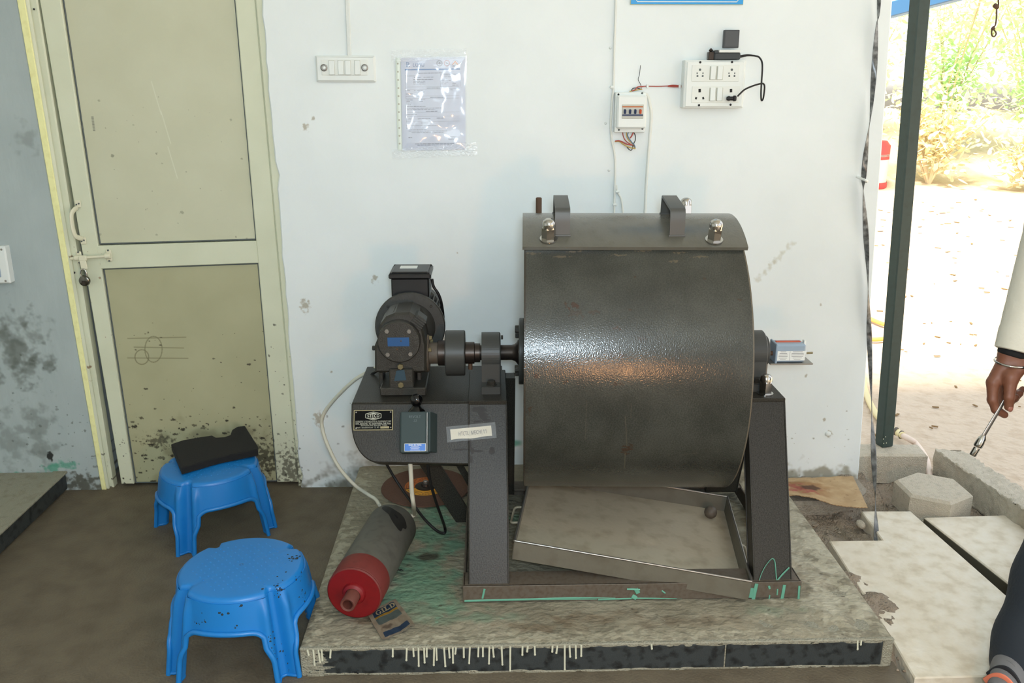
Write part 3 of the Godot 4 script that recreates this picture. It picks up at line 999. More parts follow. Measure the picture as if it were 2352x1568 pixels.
	var P := func(x: float, y: float, o := 0.0) -> Vector3: return wz(x, y, z) + Vector3(0, 0, o)
	var h := MB.new()
	h.tube(MB.curve([P.call(178, 477, 0.004), P.call(177, 480, 0.022), P.call(175, 490, 0.034), P.call(178, 515, 0.037), P.call(183, 536, 0.034), P.call(188, 544, 0.02), P.call(190, 547, 0.004)], 6), 0.0045, 10, false, 0.0085)
	var hn := obj("pull_handle", h, M.hardware_cream, d)
	for s in [[180, 468], [192, 552]]:
		h = MB.new()
		h.box(P.call(s[0], s[1], 0.003), Vector3(0.018, 0.024, 0.005), 0.002)
		obj("mounting_plate", h, M.hardware_cream, hn)
		for k in [-1, 1]:
			h = MB.new()
			h.cyl(P.call(s[0] + k * 2.6, s[1] - k * 1.0, 0.005), P.call(s[0] + k * 2.6, s[1] - k * 1.0, 0.0075), 0.0028, 10, 0.0008)
			obj("screw", h, M.grey_hole, hn)
	# sliding bolt and hasp
	h = MB.new()
	h.cyl(P.call(167, 591.5, 0.016), P.call(258, 585.5, 0.016), 0.0048, 14, 0.001)
	var bolt := obj("bolt", h, M.hardware_cream, d)
	for s in [[176, 590.5, 190, 589.5], [245, 586.5, 258, 585.5]]:
		h = MB.new()
		h.cyl(P.call(s[0], s[1], 0.014), P.call(s[2], s[3], 0.014), 0.0095, 16, 0.002)
		h.box(P.call((s[0] + s[2]) / 2.0, (s[1] + s[3]) / 2.0, 0.004), Vector3(0.018, 0.04, 0.006), 0.003)
		obj("bolt_bracket", h, M.hardware_cream, bolt)
		for k in [-1, 1]:
			h = MB.new()
			h.cyl(P.call((s[0] + s[2]) / 2.0 + k * 1.5, (s[1] + s[3]) / 2.0 + k * 12.0, 0.004), P.call((s[0] + s[2]) / 2.0 + k * 1.5, (s[1] + s[3]) / 2.0 + k * 12.0, 0.009), 0.003, 10, 0.0008)
			obj("screw", h, M.grey_hole, bolt)
	h = MB.new()
	h.box(P.call(196.5, 590, 0.02), Vector3(0.026, 0.018, 0.012), 0.003)
	h.box(P.call(198.5, 604, 0.022), Vector3(0.021, 0.034, 0.006), 0.002, Basis(Vector3.BACK, deg_to_rad(6)))
	obj("hasp", h, M.hardware_cream, bolt)
	# the padlock hangs in the hasp
	var t := thing("padlock", "small round steel padlock hanging from the cream door bolt", "padlock", P.call(203, 634, 0.03))
	var c: Vector3 = P.call(203.5, 640, 0.03)
	h = MB.new()
	h.lathe([Vector2(0, -0.009), Vector2(0.011, -0.009), Vector2(0.0165, -0.006), Vector2(0.0185, 0.0), Vector2(0.0165, 0.006), Vector2(0.011, 0.009), Vector2(0, 0.009)], Transform3D(Basis(Vector3.RIGHT, PI / 2) , c), 28)
	obj("body", h, M.padlock_steel, t)
	h = MB.new()
	h.tube(MB.curve([c + Vector3(-0.009, 0.012, 0), c + Vector3(-0.010, 0.026, 0), c + Vector3(-0.005, 0.037, 0), c + Vector3(0.004, 0.037, 0), c + Vector3(0.009, 0.026, 0), c + Vector3(0.009, 0.012, 0)], 6), 0.0026, 10)
	obj("shackle", h, M.chrome, t)
	h = MB.new()
	h.box(c + Vector3(-0.001, -0.005, 0.0085), Vector3(0.011, 0.014, 0.002), 0.001)
	obj("keyhole_cover", h, M.shaft_steel, t)
	# holes and scars on the frame
	h = MB.new()
	for s in [[170, 626, 0.004], [78, 21, 0.003]]:
		h.cyl(wz(s[0], s[1], -0.012), wz(s[0], s[1], -0.0085), s[2], 12)
	obj("bolt_hole", h, M.hole, d)

# ---------------------------------------------------------------- outside, on the right
func build_yard():
	var fn := FastNoiseLite.new()
	fn.seed = 9
	fn.frequency = 9.0
	fn.fractal_octaves = 4
	# rough earth between the plinth and the kerb
	var mb := MB.new()
	mb.grid(func(u: float, v: float) -> Vector3:
		var x := lerpf(0.90, 1.72, u)
		var z := lerpf(-0.1, 1.75, v)
		var h := -0.028 + 0.022 * fn.get_noise_2d(x, z)
		if x < 1.16 and z > 0.2 and z < 0.48:
			h -= 0.014
		if x > 1.36 and x < 1.56 and z > 0.36:
			h -= 0.11
		if z < 0.16 and x < 1.36:
			h += 0.04 * (1.0 - smoothstep(0.10, 0.2, z))
		if x < 1.2 and z > 0.5 and z < 1.1:
			h += 0.054 * exp(-pow((x - 1.035) / 0.075, 4.0)) * exp(-pow((z - 0.79) / 0.19, 4.0)) + 0.005 * fn.get_noise_2d(x * 4.0, z * 4.0)
		return Vector3(x, h, z), 110, 220, Vector3.UP)
	struct("ground_earth", mb, M.dirt)
	mb = MB.new()
	mb.grid(func(u: float, v: float) -> Vector3:
		var x := lerpf(1.0, 40.0, u * u)
		var z := lerpf(-34.0, -0.06, 1.0 - (1.0 - v) * (1.0 - v))
		return Vector3(x, -0.002 + 0.012 * fn.get_noise_2d(x * 0.22, z * 0.22) * minf(1.0, -z * 0.6), z), 60, 60, Vector3.UP)
	mb.grid(func(u: float, v: float) -> Vector3: return Vector3(lerpf(1.70, 40.0, u * u), -0.002, lerpf(-0.08, 8.0, v)), 20, 10, Vector3.UP)
	mb.grid(func(u: float, v: float) -> Vector3: return Vector3(lerpf(0.98, 1.71, u), -0.03, lerpf(1.74, 8.0, v)), 4, 10, Vector3.UP)
	struct("ground", mb, M.sand)
	# pebbles and rubble
	var rg := RandomNumberGenerator.new()
	rg.seed = 77
	mb = MB.new()
	for i in 170:
		var p := Vector3(rg.randf_range(0.99, 1.4), -0.024, rg.randf_range(0.08, 0.46)) if i < 110 else Vector3(rg.randf_range(0.99, 1.05), 0.0, rg.randf_range(0.6, 1.3))
		if p.x > 1.2 and p.z > 0.26:
			continue
		var s := rg.randf_range(0.002, 0.007)
		mb.ball(p, Vector3(s * rg.randf_range(0.8, 1.6), s * 0.8, s), 7, 5)
	var rub := obj("rubble", mb, M.dirt)
	stuff(tag(rub, "loose grey rubble and grit in the hollow beside the notched slab", "rubble"))
	mb = MB.new()
	mb.ball(wy(1977, 1204, 0.0), Vector3(0.014, 0.012, 0.024), 12, 8)
	tag(obj("pebble", mb, M.concrete_block), "smooth pale oval pebble lying in the dirt hollow by the slab notch", "pebble")
	# the two stone slabs
	var p1 := V2([1.046, 0.466, 1.212, 0.466, 1.224, 0.272, 1.388, 0.276, 1.426, 0.834, 1.446, 1.118, 1.006, 1.124, 1.018, 0.98])
	tag(obj("paving_slab", slab(p1, -0.03, 0.02, 0.003), M.stone_slab), "pale stone slab with a square notch cut where the grey strap goes down", "slab")
	var p2 := V2([1.412, 0.322, 1.80, 0.308, 2.1, 1.1, 1.512, 1.14, 1.472, 0.80])
	var sl2 := obj("paving_slab", slab(p2, -0.03, 0.02, 0.003), M.stone_slab)
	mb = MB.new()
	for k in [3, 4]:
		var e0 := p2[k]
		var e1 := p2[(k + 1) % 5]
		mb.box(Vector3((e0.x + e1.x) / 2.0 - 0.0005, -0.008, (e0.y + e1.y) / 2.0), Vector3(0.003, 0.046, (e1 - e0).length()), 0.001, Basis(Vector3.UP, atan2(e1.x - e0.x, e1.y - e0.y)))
	obj("dark_edge", mb, M.edge_olive, sl2)  # darker olive strip along the slab's left edge
	tag(sl2, "pale stone slab at the right, beyond the long dark joint and before the hexagonal block", "slab")
	# kerb stones
	mb = slab(V2([1.338, -0.045, 1.588, -0.036, 1.60, -0.135, 1.33, -0.15]), -0.03, 0.083, 0.008)
	tag(obj("kerb_stone", mb, M.concrete_block), "low chipped kerb block at the foot of the grey steel post", "kerb")
	mb = MB.new()
	mb.grid(func(u: float, v: float) -> Vector3:
		# a worn bar: u runs along it, v goes round its section
		var along_ := Vector3(1.682 + 0.08 * u, 0, lerpf(-0.075, 0.62, u))
		var a := v * TAU
		var cx := clampf(cos(a) * 1.5, -1, 1) * 0.048
		var cy := clampf(sin(a) * 1.5, -1, 1) * 0.055
		var w := 0.006 * fn.get_noise_2d(u * 2.2, v * 0.8) + 0.004 * fn.get_noise_2d(u * 6.0 + 3.0, v * 2.0)
		return along_ + Vector3(cx + w, 0.028 + cy + (w * 1.4 if cy > 0.0 else 0.0), 0.008 * sin(a * 2.0) * (1.0 - u)), 60, 40, Vector3.ZERO)
	mb.quad(Vector3(1.634, -0.025, -0.075), Vector3(1.73, -0.025, -0.075), Vector3(1.73, 0.083, -0.075), Vector3(1.634, 0.083, -0.075), Vector3(0, 0, -1))
	tag(obj("kerb_stone", mb, M.concrete_block), "long broken kerb bar running towards the camera at the right edge of the yard", "kerb")
	# hexagonal paver
	var hx := PackedVector2Array()
	for k in 6:
		hx.append(Vector2(1.494, 0.198) + Vector2.from_angle(deg_to_rad(30.0 + 60.0 * k)) * 0.122)
	tag(obj("hexagonal_block", slab(hx, -0.02, 0.07, 0.009), M.concrete_block), "hexagonal concrete paving block lying loose before the kerb", "block")
	# dirty concrete ledge along the wall foot
	mb = slab(V2([0.97, -0.01, 1.32, -0.01, 1.32, 0.1, 1.25, 0.17, 1.16, 0.2, 0.97, 0.2]), -0.03, 0.018, 0.01)
	tag(obj("concrete_ledge", mb, M.concrete), "low dusty concrete ledge at the wall foot, under the stained cardboard", "ledge")
	# stained cardboard
	var cc := Canvas.new(Rect2(0, 0, 1, 1), 256, 256, Color(0.66, 0.55, 0.4), Color(0.74, 0.64, 0.49), 4.0, 81, 0.3)
	cc.blot(Vector2(0.25, 0.52), Vector2(0.42, 0.40), Color(0.52, 0.35, 0.2), 0.55, 0.5, 0.6, 3.0)
	cc.blot(Vector2(0.18, 0.36), Vector2(0.24, 0.18), Color(0.62, 0.3, 0.27), 0.75, 1.0, 0.7, 6.0)
	cc.blot(Vector2(0.06, 0.6), Vector2(0.12, 0.16), Color(0.6, 0.28, 0.26), 0.6, 1.0, 0.7, 6.0)
	cc.blot(Vector2(0.30, 0.52), Vector2(0.19, 0.16), Color(0.3, 0.2, 0.13), 0.85, 0.6, 0.5, 4.0)
	cc.specks(Rect2(0, 0, 1, 1), 40, Color(0.4, 0.3, 0.2), 0.6, 0.004, 0.02)
	var cm := painted("cardboard", cc, 0.9)
	var A := Vector3(1.055, 0.03, 0.035)
	var B := Vector3(1.295, 0.03, 0.022)
	var C := Vector3(1.238, 0.036, 0.285)
	var D := Vector3(1.005, 0.046, 0.20)
	mb = MB.new()
	mb.grid(func(u: float, v: float) -> Vector3:
		return A.lerp(B, u).lerp(D.lerp(C, u), v) + Vector3(0, 0.006 * sin(u * 7.0) * v + 0.004 * fn.get_noise_2d(u * 0.4, v * 0.4), 0.006 * fn.get_noise_2d(u * 0.7, 3.0) * v), 24, 18, Vector3.UP, 0.0025)
	tag(obj("cardboard_sheet", mb, cm), "piece of brown cardboard with a red and dark stain beside the right machine leg", "cardboard")
	# steel post on the kerb
	var t := thing("steel_post", "grey square steel post standing on the kerb block at the open side", "post", Vector3(1.475, 0.083, -0.1))
	var b0 := wy(2030, 1022, 0.083)
	var b1 := wz(2090, 300, b0.z)
	var b2 := wz(2113, 0, b0.z)
	var topx := lerpf(b0.x, b2.x, (2.71 - b0.y) / (b2.y - b0.y))
	mb = MB.new()
	var ax := Vector3(topx - b0.x, 2.71 - b0.y, 0.0)
	var yb := ax.normalized()
	var bas := Basis(Vector3(yb.y, -yb.x, 0), yb, Vector3.BACK) * Basis(Vector3.UP, deg_to_rad(14))
	mb.box(b0 + ax / 2.0, Vector3(0.047, ax.length(), 0.047), 0.004, bas)
	obj("tube", mb, M.post_grey, t)
	mb = MB.new()
	for s in [[2030, 1018], [2034, 1003], [2036, 1017], [2029, 1008]]:
		mb.ball(wz(s[0], s[1], b0.z + 0.028), Vector3(0.0018, 0.0022, 0.0015), 8, 6)
	obj("paint_fleck", mb, M.drip_paint, t)
	# blue steel beam running out from the building
	var e0 := wz(2030, 28, -2.05)
	var e1 := wz(2330, -55, -0.9)
	mb = MB.new()
	var dir := (e1 - e0).normalized()
	var side := Vector3.UP.cross(dir).normalized()
	mb.box((e0 + e1) / 2.0 - dir * 0.25, Vector3(0.05, 0.075, (e1 - e0).length() + 0.5), 0.004, Basis(side, dir.cross(side), dir))
	tag(obj("steel_beam", mb, M.beam_blue), "blue painted steel beam crossing behind the top of the grey post", "beam")
	# hoses
	mb = MB.new()
	var hp := [wy(1978, 850, 0.012), wy(1990, 905, 0.012), wy(2012, 950, 0.015), wy(2042, 980, 0.02), wy(2062, 993, 0.03), wy(2074, 1000, 0.035)]
	mb.tube(MB.curve(hp, 8), 0.0135, 14)
	t = thing("garden_hose", "thick pale yellow hose ending in a clamped joint beside the post foot", "hose", hp[3])
	obj("hose", mb, M.hose_yellow, t)
	for s in [[2058, 990], [2070, 998]]:
		mb = MB.new()
		var q := wy(s[0], s[1], 0.032)
		mb.cyl(q - Vector3(0.004, 0, 0.004), q + Vector3(0.004, 0, 0.004), 0.017, 16, 0.002)
		obj("clamp", mb, M.rusty_steel, t)
	mb = MB.new()
	var q0 := wy(2072, 999, 0.034)
	mb.tube(MB.curve([q0, wy(2090, 1009, 0.03), wy(2105, 1020, 0.012), wy(2128, 1056, 0.008), wy(2136, 1100, 0.0)], 6), 0.0115, 12)
	obj("pipe_end", mb, M.pipe_white, t, false, "pale plastic pipe end")
	for s in [[[1960, 706, 1990, 727, 2020, 741, 2050, 750], "upper thin orange hose on the sand behind the wall corner"], [[1955, 777, 1990, 779, 2020, 779, 2050, 774], "lower thin orange hose on the sand behind the wall corner"]]:
		var pts := []
		for k in range(0, 8, 2):
			pts.append(wy(s[0][k], s[0][k + 1], 0.02))
		mb = MB.new()
		mb.tube(MB.curve(pts, 6), 0.0125, 10)
		tag(obj("orange_hose", mb, M.hose_orange), s[1], "hose")
	# far red and white drum
	t = thing("red_white_barrel", "red and white barrel far off, half behind the wall corner", "barrel", Vector3(5.13, 0, -9.2))
	mb = MB.new()
	mb.lathe([Vector2(0, 0.0), Vector2(0.26, 0.0), Vector2(0.27, 0.42), Vector2(0.27, 0.45)], Transform3D(Basis(), t.position), 28)
	obj("lower_shell", mb, M.label_white, t)
	mb = MB.new()
	mb.lathe([Vector2(0.27, 0.38), Vector2(0.27, 0.56), Vector2(0.22, 0.62), Vector2(0, 0.64)], Transform3D(Basis(), t.position), 28)
	obj("red_band", mb, M.barrel_red, t)
	mb = MB.new()
	mb.lathe([Vector2(0.272, 0.0), Vector2(0.276, 0.05), Vector2(0.272, 0.08)], Transform3D(Basis(), t.position), 28)
	obj("red_band", mb, M.barrel_red, t)
	# knotted string hanging from the eaves
	mb = MB.new()
	var sp := []
	for s in [[2284, -360], [2286, -100], [2293, 0], [2291, 20], [2282, 14], [2288, 10], [2289, 35], [2286, 58], [2279, 64], [2278, 80], [2284, 84], [2288, 76], [2281, 66]]:
		sp.append(wz(s[0], s[1], -0.55))
	mb.tube(MB.curve(sp, 8), 0.0028, 8)
	mb.ball(wz(2287, 14, -0.55), Vector3(0.011, 0.008, 0.008), 10, 7)
	mb.ball(wz(2281, 66, -0.55), Vector3(0.008, 0.007, 0.007), 10, 7)
	tag(obj("knotted_string", mb, M.rust), "brown knotted string hanging in the open side, top right", "string")
	# litter on the sand
	rg.seed = 12
	mb = MB.new()
	for i in 260:
		var z := -rg.randf_range(0.3, 8.0)
		var x := 1.5 + rg.randf_range(-0.2, 0.75) * (3.5 - z) * 0.55
		var s := rg.randf_range(0.004, 0.013) * (1.0 + -z * 0.25)
		mb.box(Vector3(x, 0.004, z), Vector3(s * 2.0, 0.004, s * 0.7), 0.0, Basis(Vector3.UP, rg.randf() * TAU))
	stuff(tag(obj("dry_litter", mb, M.litter), "dry leaf litter and twigs scattered over the sunlit sand", "litter"))
	build_shrubs(rg)
	# retaining bank of earth below the shrubs, and far trees beyond
	mb = MB.new()
	mb.grid(func(u: float, v: float) -> Vector3:
		var x := lerpf(1.5, 22.0, u)
		return Vector3(x, -0.02 + 0.9 * smoothstep(0.0, 1.0, v) * (1.0 + 0.2 * fn.get_noise_2d(x * 0.1, v)), -8.6 - 4.0 * v + 0.3 * fn.get_noise_2d(x * 0.08, 2.0)), 50, 14, Vector3.UP)
	struct("ground_bank", mb, M.sand)

func build_shrubs(rg: RandomNumberGenerator):
	var lm := MB.new()
	lm.grid(func(u: float, v: float) -> Vector3:
		var w := sin(PI * pow(v, 0.8)) * 0.42
		return Vector3((u - 0.5) * w, 0.10 * sin(v * 2.2) - absf(u - 0.5) * w * 0.25, v), 2, 4, Vector3.UP)
	var leaf := lm.done()
	# each shrub: place, size, what it looks like
	var list := [
		[Vector3(4.6, 0, -9.0), Vector3(1.1, 2.4, 0.8), "leafy shrub behind the top of the grey post, left of it", 0, 1500],
		[Vector3(6.0, 0, -9.2), Vector3(1.1, 1.5, 0.8), "low bright shrub with dry stems just right of the grey post", 1, 1100],
		[Vector3(6.6, 0, -10.2), Vector3(1.5, 3.4, 1.0), "tall pale green shrub in the middle of the sunlit bank", 0, 2200],
		[Vector3(7.9, 0, -10.0), Vector3(1.4, 3.6, 1.0), "tall shrub with darker leaf clumps behind the hanging string", 2, 2400],
		[Vector3(7.2, 0, -8.8), Vector3(1.2, 1.1, 0.7), "low dry yellowing bush at the foot of the bank, right side", 1, 1000],
		[Vector3(9.2, 0, -9.8), Vector3(1.4, 3.0, 1.0), "green shrub at the right edge of the sunlit bank", 0, 1800],
		[Vector3(5.4, 0, -11.0), Vector3(1.6, 3.9, 1.0), "tall leafy tree at the back of the bank behind the post", 2, 2200],
		[Vector3(9.0, 0, -12.0), Vector3(2.2, 4.6, 1.2), "tallest tree behind the shrubs at the upper right", 2, 2600]]
	for s in list:
		var base: Vector3 = s[0]
		base.y = 0.0 if base.z > -9.3 else 0.25
		var t := thing("garden_shrub", s[2], "shrub", base, "")
		var mb := MB.new()
		var tips := []
		for k in 9:
			var a := rg.randf() * TAU
			var e := Vector3(cos(a) * s[1].x * rg.randf_range(0.2, 0.8), s[1].y * rg.randf_range(0.6, 0.95), sin(a) * s[1].z * 0.6)
			var path := [Vector3.ZERO, e * Vector3(0.25, 0.4, 0.25) + Vector3(rg.randf_range(-0.1, 0.1), 0, 0), e * Vector3(0.7, 0.75, 0.7), e]
			mb.tube(MB.curve(path, 4), 0.018, 6, false, -1.0, 0.0, 0.35)
			tips.append(path)
		obj("branch", mb, M.branch, t, true)
		var mm := MultiMesh.new()
		mm.transform_format = MultiMesh.TRANSFORM_3D
		mm.mesh = leaf
		mm.instance_count = s[4]
		for i in s[4]:
			var pth: Array = tips[rg.randi() % 9]
			var e: Vector3 = pth[3]
			var f := rg.randf_range(0.25, 1.06)
			var c := Vector3(e.x * f * f, e.y * f, e.z * f * f) + Vector3(rg.randfn(0, 0.17) * s[1].x, rg.randfn(0, 0.12), rg.randfn(0, 0.17) * s[1].z)
			c.y = maxf(c.y, 0.05)
			var sz := rg.randf_range(0.07, 0.16)
			mm.set_instance_transform(i, Transform3D(Basis.from_euler(Vector3(rg.randf_range(-1.0, 0.7), rg.randf() * TAU, rg.randf_range(-0.7, 0.7))).scaled(Vector3(sz, sz, sz)), c))
		var mi := MultiMeshInstance3D.new()
		mi.name = "foliage"
		mi.multimesh = mm
		mi.material_override = M.leaf_dry if s[3] == 1 else M.leaf
		t.add_child(mi)
		stuff(mi)

# ---------------------------------------------------------------- concrete plinth under the machine, and the one at the left
func build_plinth():
	var t := thing("concrete_plinth", "low concrete plinth with a green-stained top carrying the abrasion machine", "plinth", Vector3(0.26, 0, 0.53))
	var fn := FastNoiseLite.new()
	fn.seed = 4
	fn.frequency = 7.0
	fn.fractal_octaves = 4
	var mb := MB.new()
	# top: a worn sheet, rougher towards the right and front edges
	mb.grid(func(u: float, v: float) -> Vector3:
		var x := lerpf(-0.458, 0.982, u)
		var z := lerpf(0.0, 1.052, v)
		var e := minf(minf(x + 0.458, 0.982 - x), 1.052 - z)
		var rough := 0.0025 + 0.006 * smoothstep(0.55, 0.95, x) + 0.003 * smoothstep(0.85, 1.0, z)
		return Vector3(x, PL + rough * fn.get_noise_2d(x * 1.3, z * 1.3) * smoothstep(0.0, 0.05, e) - 0.002 - (0.004 * (1.0 - smoothstep(0.0, 0.012, e))), z), 180, 130, Vector3.UP)
	obj("top", mb, M.plinth_top, t)
	mb = MB.new()
	mb.box(Vector3(0.262, 0.0365, 0.526), Vector3(1.436, 0.075, 1.048))
	obj("core", mb, M.green_plaster, t)
	# front face: plaster lip and ends with recessed dark tiles
	mb = MB.new()
	mb.box(Vector3(0.262, 0.0745, 1.048), Vector3(1.441, 0.007, 0.011), 0.002)
	mb.box(Vector3(-0.441, 0.036, 1.0465), Vector3(0.034, 0.071, 0.010), 0.002)
	mb.box(Vector3(0.969, 0.036, 1.0465), Vector3(0.026, 0.071, 0.010), 0.002)
	obj("plaster_lip", mb, M.green_plaster, t)
	for s in [[-0.424, 0.569], [0.571, 0.957]]:
		mb = MB.new()
		mb.box(Vector3((s[0] + s[1]) / 2.0, 0.038, 1.0478), Vector3(s[1] - s[0] - 0.0015, 0.066, 0.009), 0.0015)
		obj("skirting_tile", mb, M.slate_tile, t)
	var rg := RandomNumberGenerator.new()
	rg.seed = 31
	# plaster smeared over the tile's edges, and earth along its foot
	mb = MB.new()
	for k in 150:
		var x := rg.randf_range(-0.45, 0.97)
		var y: float = [rg.randf_range(0.0, 0.006), rg.randf_range(0.069, 0.073)][k % 2]
		if k % 6 == 0:
			x = [-0.43 + absf(rg.randfn(0, 0.016)), 0.962 - absf(rg.randfn(0, 0.008))][k % 2]
			y = rg.randf_range(0.0, 0.07)
		mb.ball(Vector3(x, y, 1.0518), Vector3(rg.randf_range(0.008, 0.03), rg.randf_range(0.002, 0.0045), 0.0012), 10, 5)
	stuff(obj("plaster_smears", mb, M.green_plaster, t))
	mb = MB.new()
	for s in [[706, 12], [719, 42], [731, 34], [738, 28], [759, 20], [902, 20], [934, 32], [949, 20], [961, 50], [974, 40], [980, 22], [997, 48], [1002, 32], [1020, 52], [1031, 26], [1040, 42], [1047, 15], [1065, 26], [1079, 44], [1099, 24], [1109, 24], [1124, 46], [1132, 26], [1152, 50], [1172, 68], [1200, 22], [1212, 12], [1228, 22], [1269, 14], [1280, 18], [1297, 68], [1308, 30], [1322, 34], [1335, 28], [1496, 10], [1968, 22], [1976, 8]]:
		var a := wz(s[0], 1489, 1.0532)
		a.y = 0.0715
		var b := a + Vector3(0.0022 * sin(s[0]), -s[1] * 0.00094, 0.0)
		mb = MB.new()
		mb.tube(PackedVector3Array([a + Vector3(0, 0.004, 0), a, a.lerp(b, 0.5), a.lerp(b, 0.85), b]), 0.0011, 8, false, 0.0024, 0.0, 0.9, Vector3.RIGHT)
		mb.ball(b, Vector3(0.0027, 0.0034, 0.0014), 8, 6)
		obj("paint_drip", mb, M.drip_paint, t)
	# bits of dry plant stuck to it
	var bits := MB.new()
	for s in [[815, 1545, 0], [918, 1310, 1]]:
		var c := wz(s[0], s[1], 1.062) if s[2] == 0 else wy(s[0], s[1], PL + 0.004)
		for k in 7:
			var e := c + Vector3(rg.randf_range(-0.011, 0.011), rg.randf_range(-0.003, 0.005), rg.randf_range(-0.004, 0.006))
			bits.tube(PackedVector3Array([c, c.lerp(e, 0.5) + Vector3(0, 0.003, 0), e]), 0.0011, 5)
	stuff(tag(obj("dry_scrap", bits, M.hole), "tiny black dry plant scraps stuck to the plinth", "scraps"))
	# left plinth
	t = thing("side_plinth", "low concrete plinth with a dark tile edge at the far left by the grey wall", "plinth", Vector3(-1.9, 0, 1.0))
	mb = MB.new()
	mb.box(Vector3(-2.04, 0.035, 1.1), Vector3(1.1, 0.07, 2.2), 0.003)
	obj("core", mb, M.green_plaster, t)
	for k in 3:
		mb = MB.new()
		mb.box(Vector3(-1.488, 0.036, 0.31 + 0.62 * k), Vector3(0.012, 0.058, 0.616), 0.002)
		obj("skirting_tile", mb, M.slate_tile, t)
	mb = MB.new()
	mb.box(Vector3(-1.5, 0.07, 1.1), Vector3(0.05, 0.008, 2.2), 0.002)
	obj("plaster_lip", mb, M.green_plaster, t)

# ---------------------------------------------------------------- the abrasion machine
func build_machine():
	var t := thing("abrasion_machine", "large grey abrasion machine with a horizontal steel drum and a geared motor", "machine", Vector3(0.3, PL, AZ))
	var x0 := 0.0995
	var x1 := 0.652
	var X := Transform3D(Basis(Vector3(0, 1, 0), Vector3(1, 0, 0), Vector3(0, 0, -1)), Vector3(0, AY, AZ))   # local y -> world x
	# --- drum: its skin carries rust spots where the photo shows them
	var dc: Canvas = M.drum_canvas
	var L := x1 - x0
	var duv := func(px_: float, py_: float) -> Vector2:
		var h := on_drum(px_, py_, DR)
		var th := atan2(h.y - AY, h.z - AZ)      # 0 = towards the viewer, PI/2 = top
		return Vector2(fposmod(th + PI / 2.0, TAU) / TAU * 2.36, (h.x - x0) / L * 0.56)
	var rustc := Color(0.23, 0.145, 0.10)
	for s in [[1315, 702, 0.012, 0.010, 0.9], [1302, 697, 0.006, 0.005, 0.7], [1326, 708, 0.006, 0.006, 0.8], [1325, 720, 0.02, 0.012, 0.35], [1365, 716, 0.014, 0.006, 0.4], [1420, 754, 0.012, 0.005, 0.75], [1475, 778, 0.009, 0.006, 0.5], [1425, 818, 0.011, 0.009, 0.7], [1410, 815, 0.016, 0.006, 0.35], [1302, 833, 0.008, 0.006, 0.6], [1229, 862, 0.008, 0.007, 0.85], [1300, 877, 0.009, 0.005, 0.6], [1420, 880, 0.01, 0.006, 0.5], [1436, 1033, 0.012, 0.016, 0.85], [1450, 1030, 0.006, 0.012, 0.5], [1448, 712, 0.004, 0.003, 0.6], [1458, 636, 0.003, 0.003, 0.6], [1700, 690, 0.005, 0.004, 0.5], [1215, 940, 0.006, 0.012, 0.5], [1620, 640, 0.004, 0.004, 0.5], [1245, 800, 0.008, 0.006, 0.3]]:
		var q: Vector2 = duv.call(s[0], s[1])
		dc.blot(q, Vector2(s[3], s[2]) * 1.0, rustc, s[4] * 0.8, 1.5, 0.5, 70.0)
	for s in [[1225, 582], [1320, 578], [1420, 586], [1480, 576], [1560, 580], [1610, 590], [1290, 590], [1545, 600]]:
		var q: Vector2 = duv.call(s[0], s[1])
		dc.blot(q, Vector2(0.004, 0.02), Color(0.42, 0.36, 0.28), 0.6, 1.4, 0.6, 70.0)
	for s in [[1436, 955, 1440, 1025, 0.003, 0.4], [1436, 1040, 1434, 1075, 0.004, 0.5], [1347, 920, 1344, 1010, 0.002, 0.3], [1450, 925, 1449, 960, 0.002, 0.25], [1560, 1045, 1600, 1040, 0.002, 0.25]]:
		dc.line(duv.call(s[0], s[1]), duv.call(s[2], s[3]), s[4], Color(0.36, 0.33, 0.27), s[5] * 0.7)
	dc.rect(Rect2(0, 0, 2.36, 0.004), Color(0.2, 0.17, 0.14), 0.7)
	dc.rect(Rect2(0, 0.556, 2.36, 0.004), Color(0.42, 0.38, 0.32), 0.8)
	var dm := painted("drum_paint", dc, 0.2, null)
	dm.texture_repeat = true
	var bump := noise_tex(2048, 0.29, 52, 2)
	dm.heightmap_enabled = true
	bump.height = 512
	dm.heightmap_texture = bump
	dm.heightmap_scale = 0.045
	# skin mapped with u = angle / full turn, v = along
	var mb := MB.new()
	var seg := 128
	for k in seg:
		var a := TAU * k / seg - PI / 2.0
		var b := TAU * (k + 1) / seg - PI / 2.0
		var na := Vector3(0, sin(a), cos(a))
		var nb := Vector3(0, sin(b), cos(b))
		var c := Vector3(0, AY, AZ)
		var ex := [Vector3(x0, 0, 0), Vector3(x1, 0, 0)]
		var u0 := float(k) / seg
		var u1 := float(k + 1) / seg
		mb.tri(c + na * DR + ex[0], c + nb * DR + ex[0], c + nb * DR + ex[1], na, nb, nb, Vector2(u0, 1), Vector2(u1, 1), Vector2(u1, 0))
		mb.tri(c + na * DR + ex[0], c + nb * DR + ex[1], c + na * DR + ex[1], na, nb, na, Vector2(u0, 1), Vector2(u1, 0), Vector2(u0, 0))
	var drum := obj("drum_shell", mb, dm, t, false, "hammered grey drum skin with rust spots")
	mb = MB.new()
	for s in [[x0 + 0.012, x0 - 0.001], [x1 - 0.012, x1 + 0.001]]:
		mb.cyl(Vector3(s[0], AY, AZ), Vector3(s[1], AY, AZ), DR - 0.002, 96, 0.002)
	obj("drum_end", mb, M.hammer_paint, drum)
	# --- lid: a curved plate over the top of the drum
	var lid_r := DR + 0.011
	var P := func(th: float, r: float, x: float) -> Vector3: return Vector3(x, AY + sin(th) * r, AZ + cos(th) * r)
	var ta := deg_to_rad(59.5)
	var tb := deg_to_rad(124.0)
	mb = MB.new()
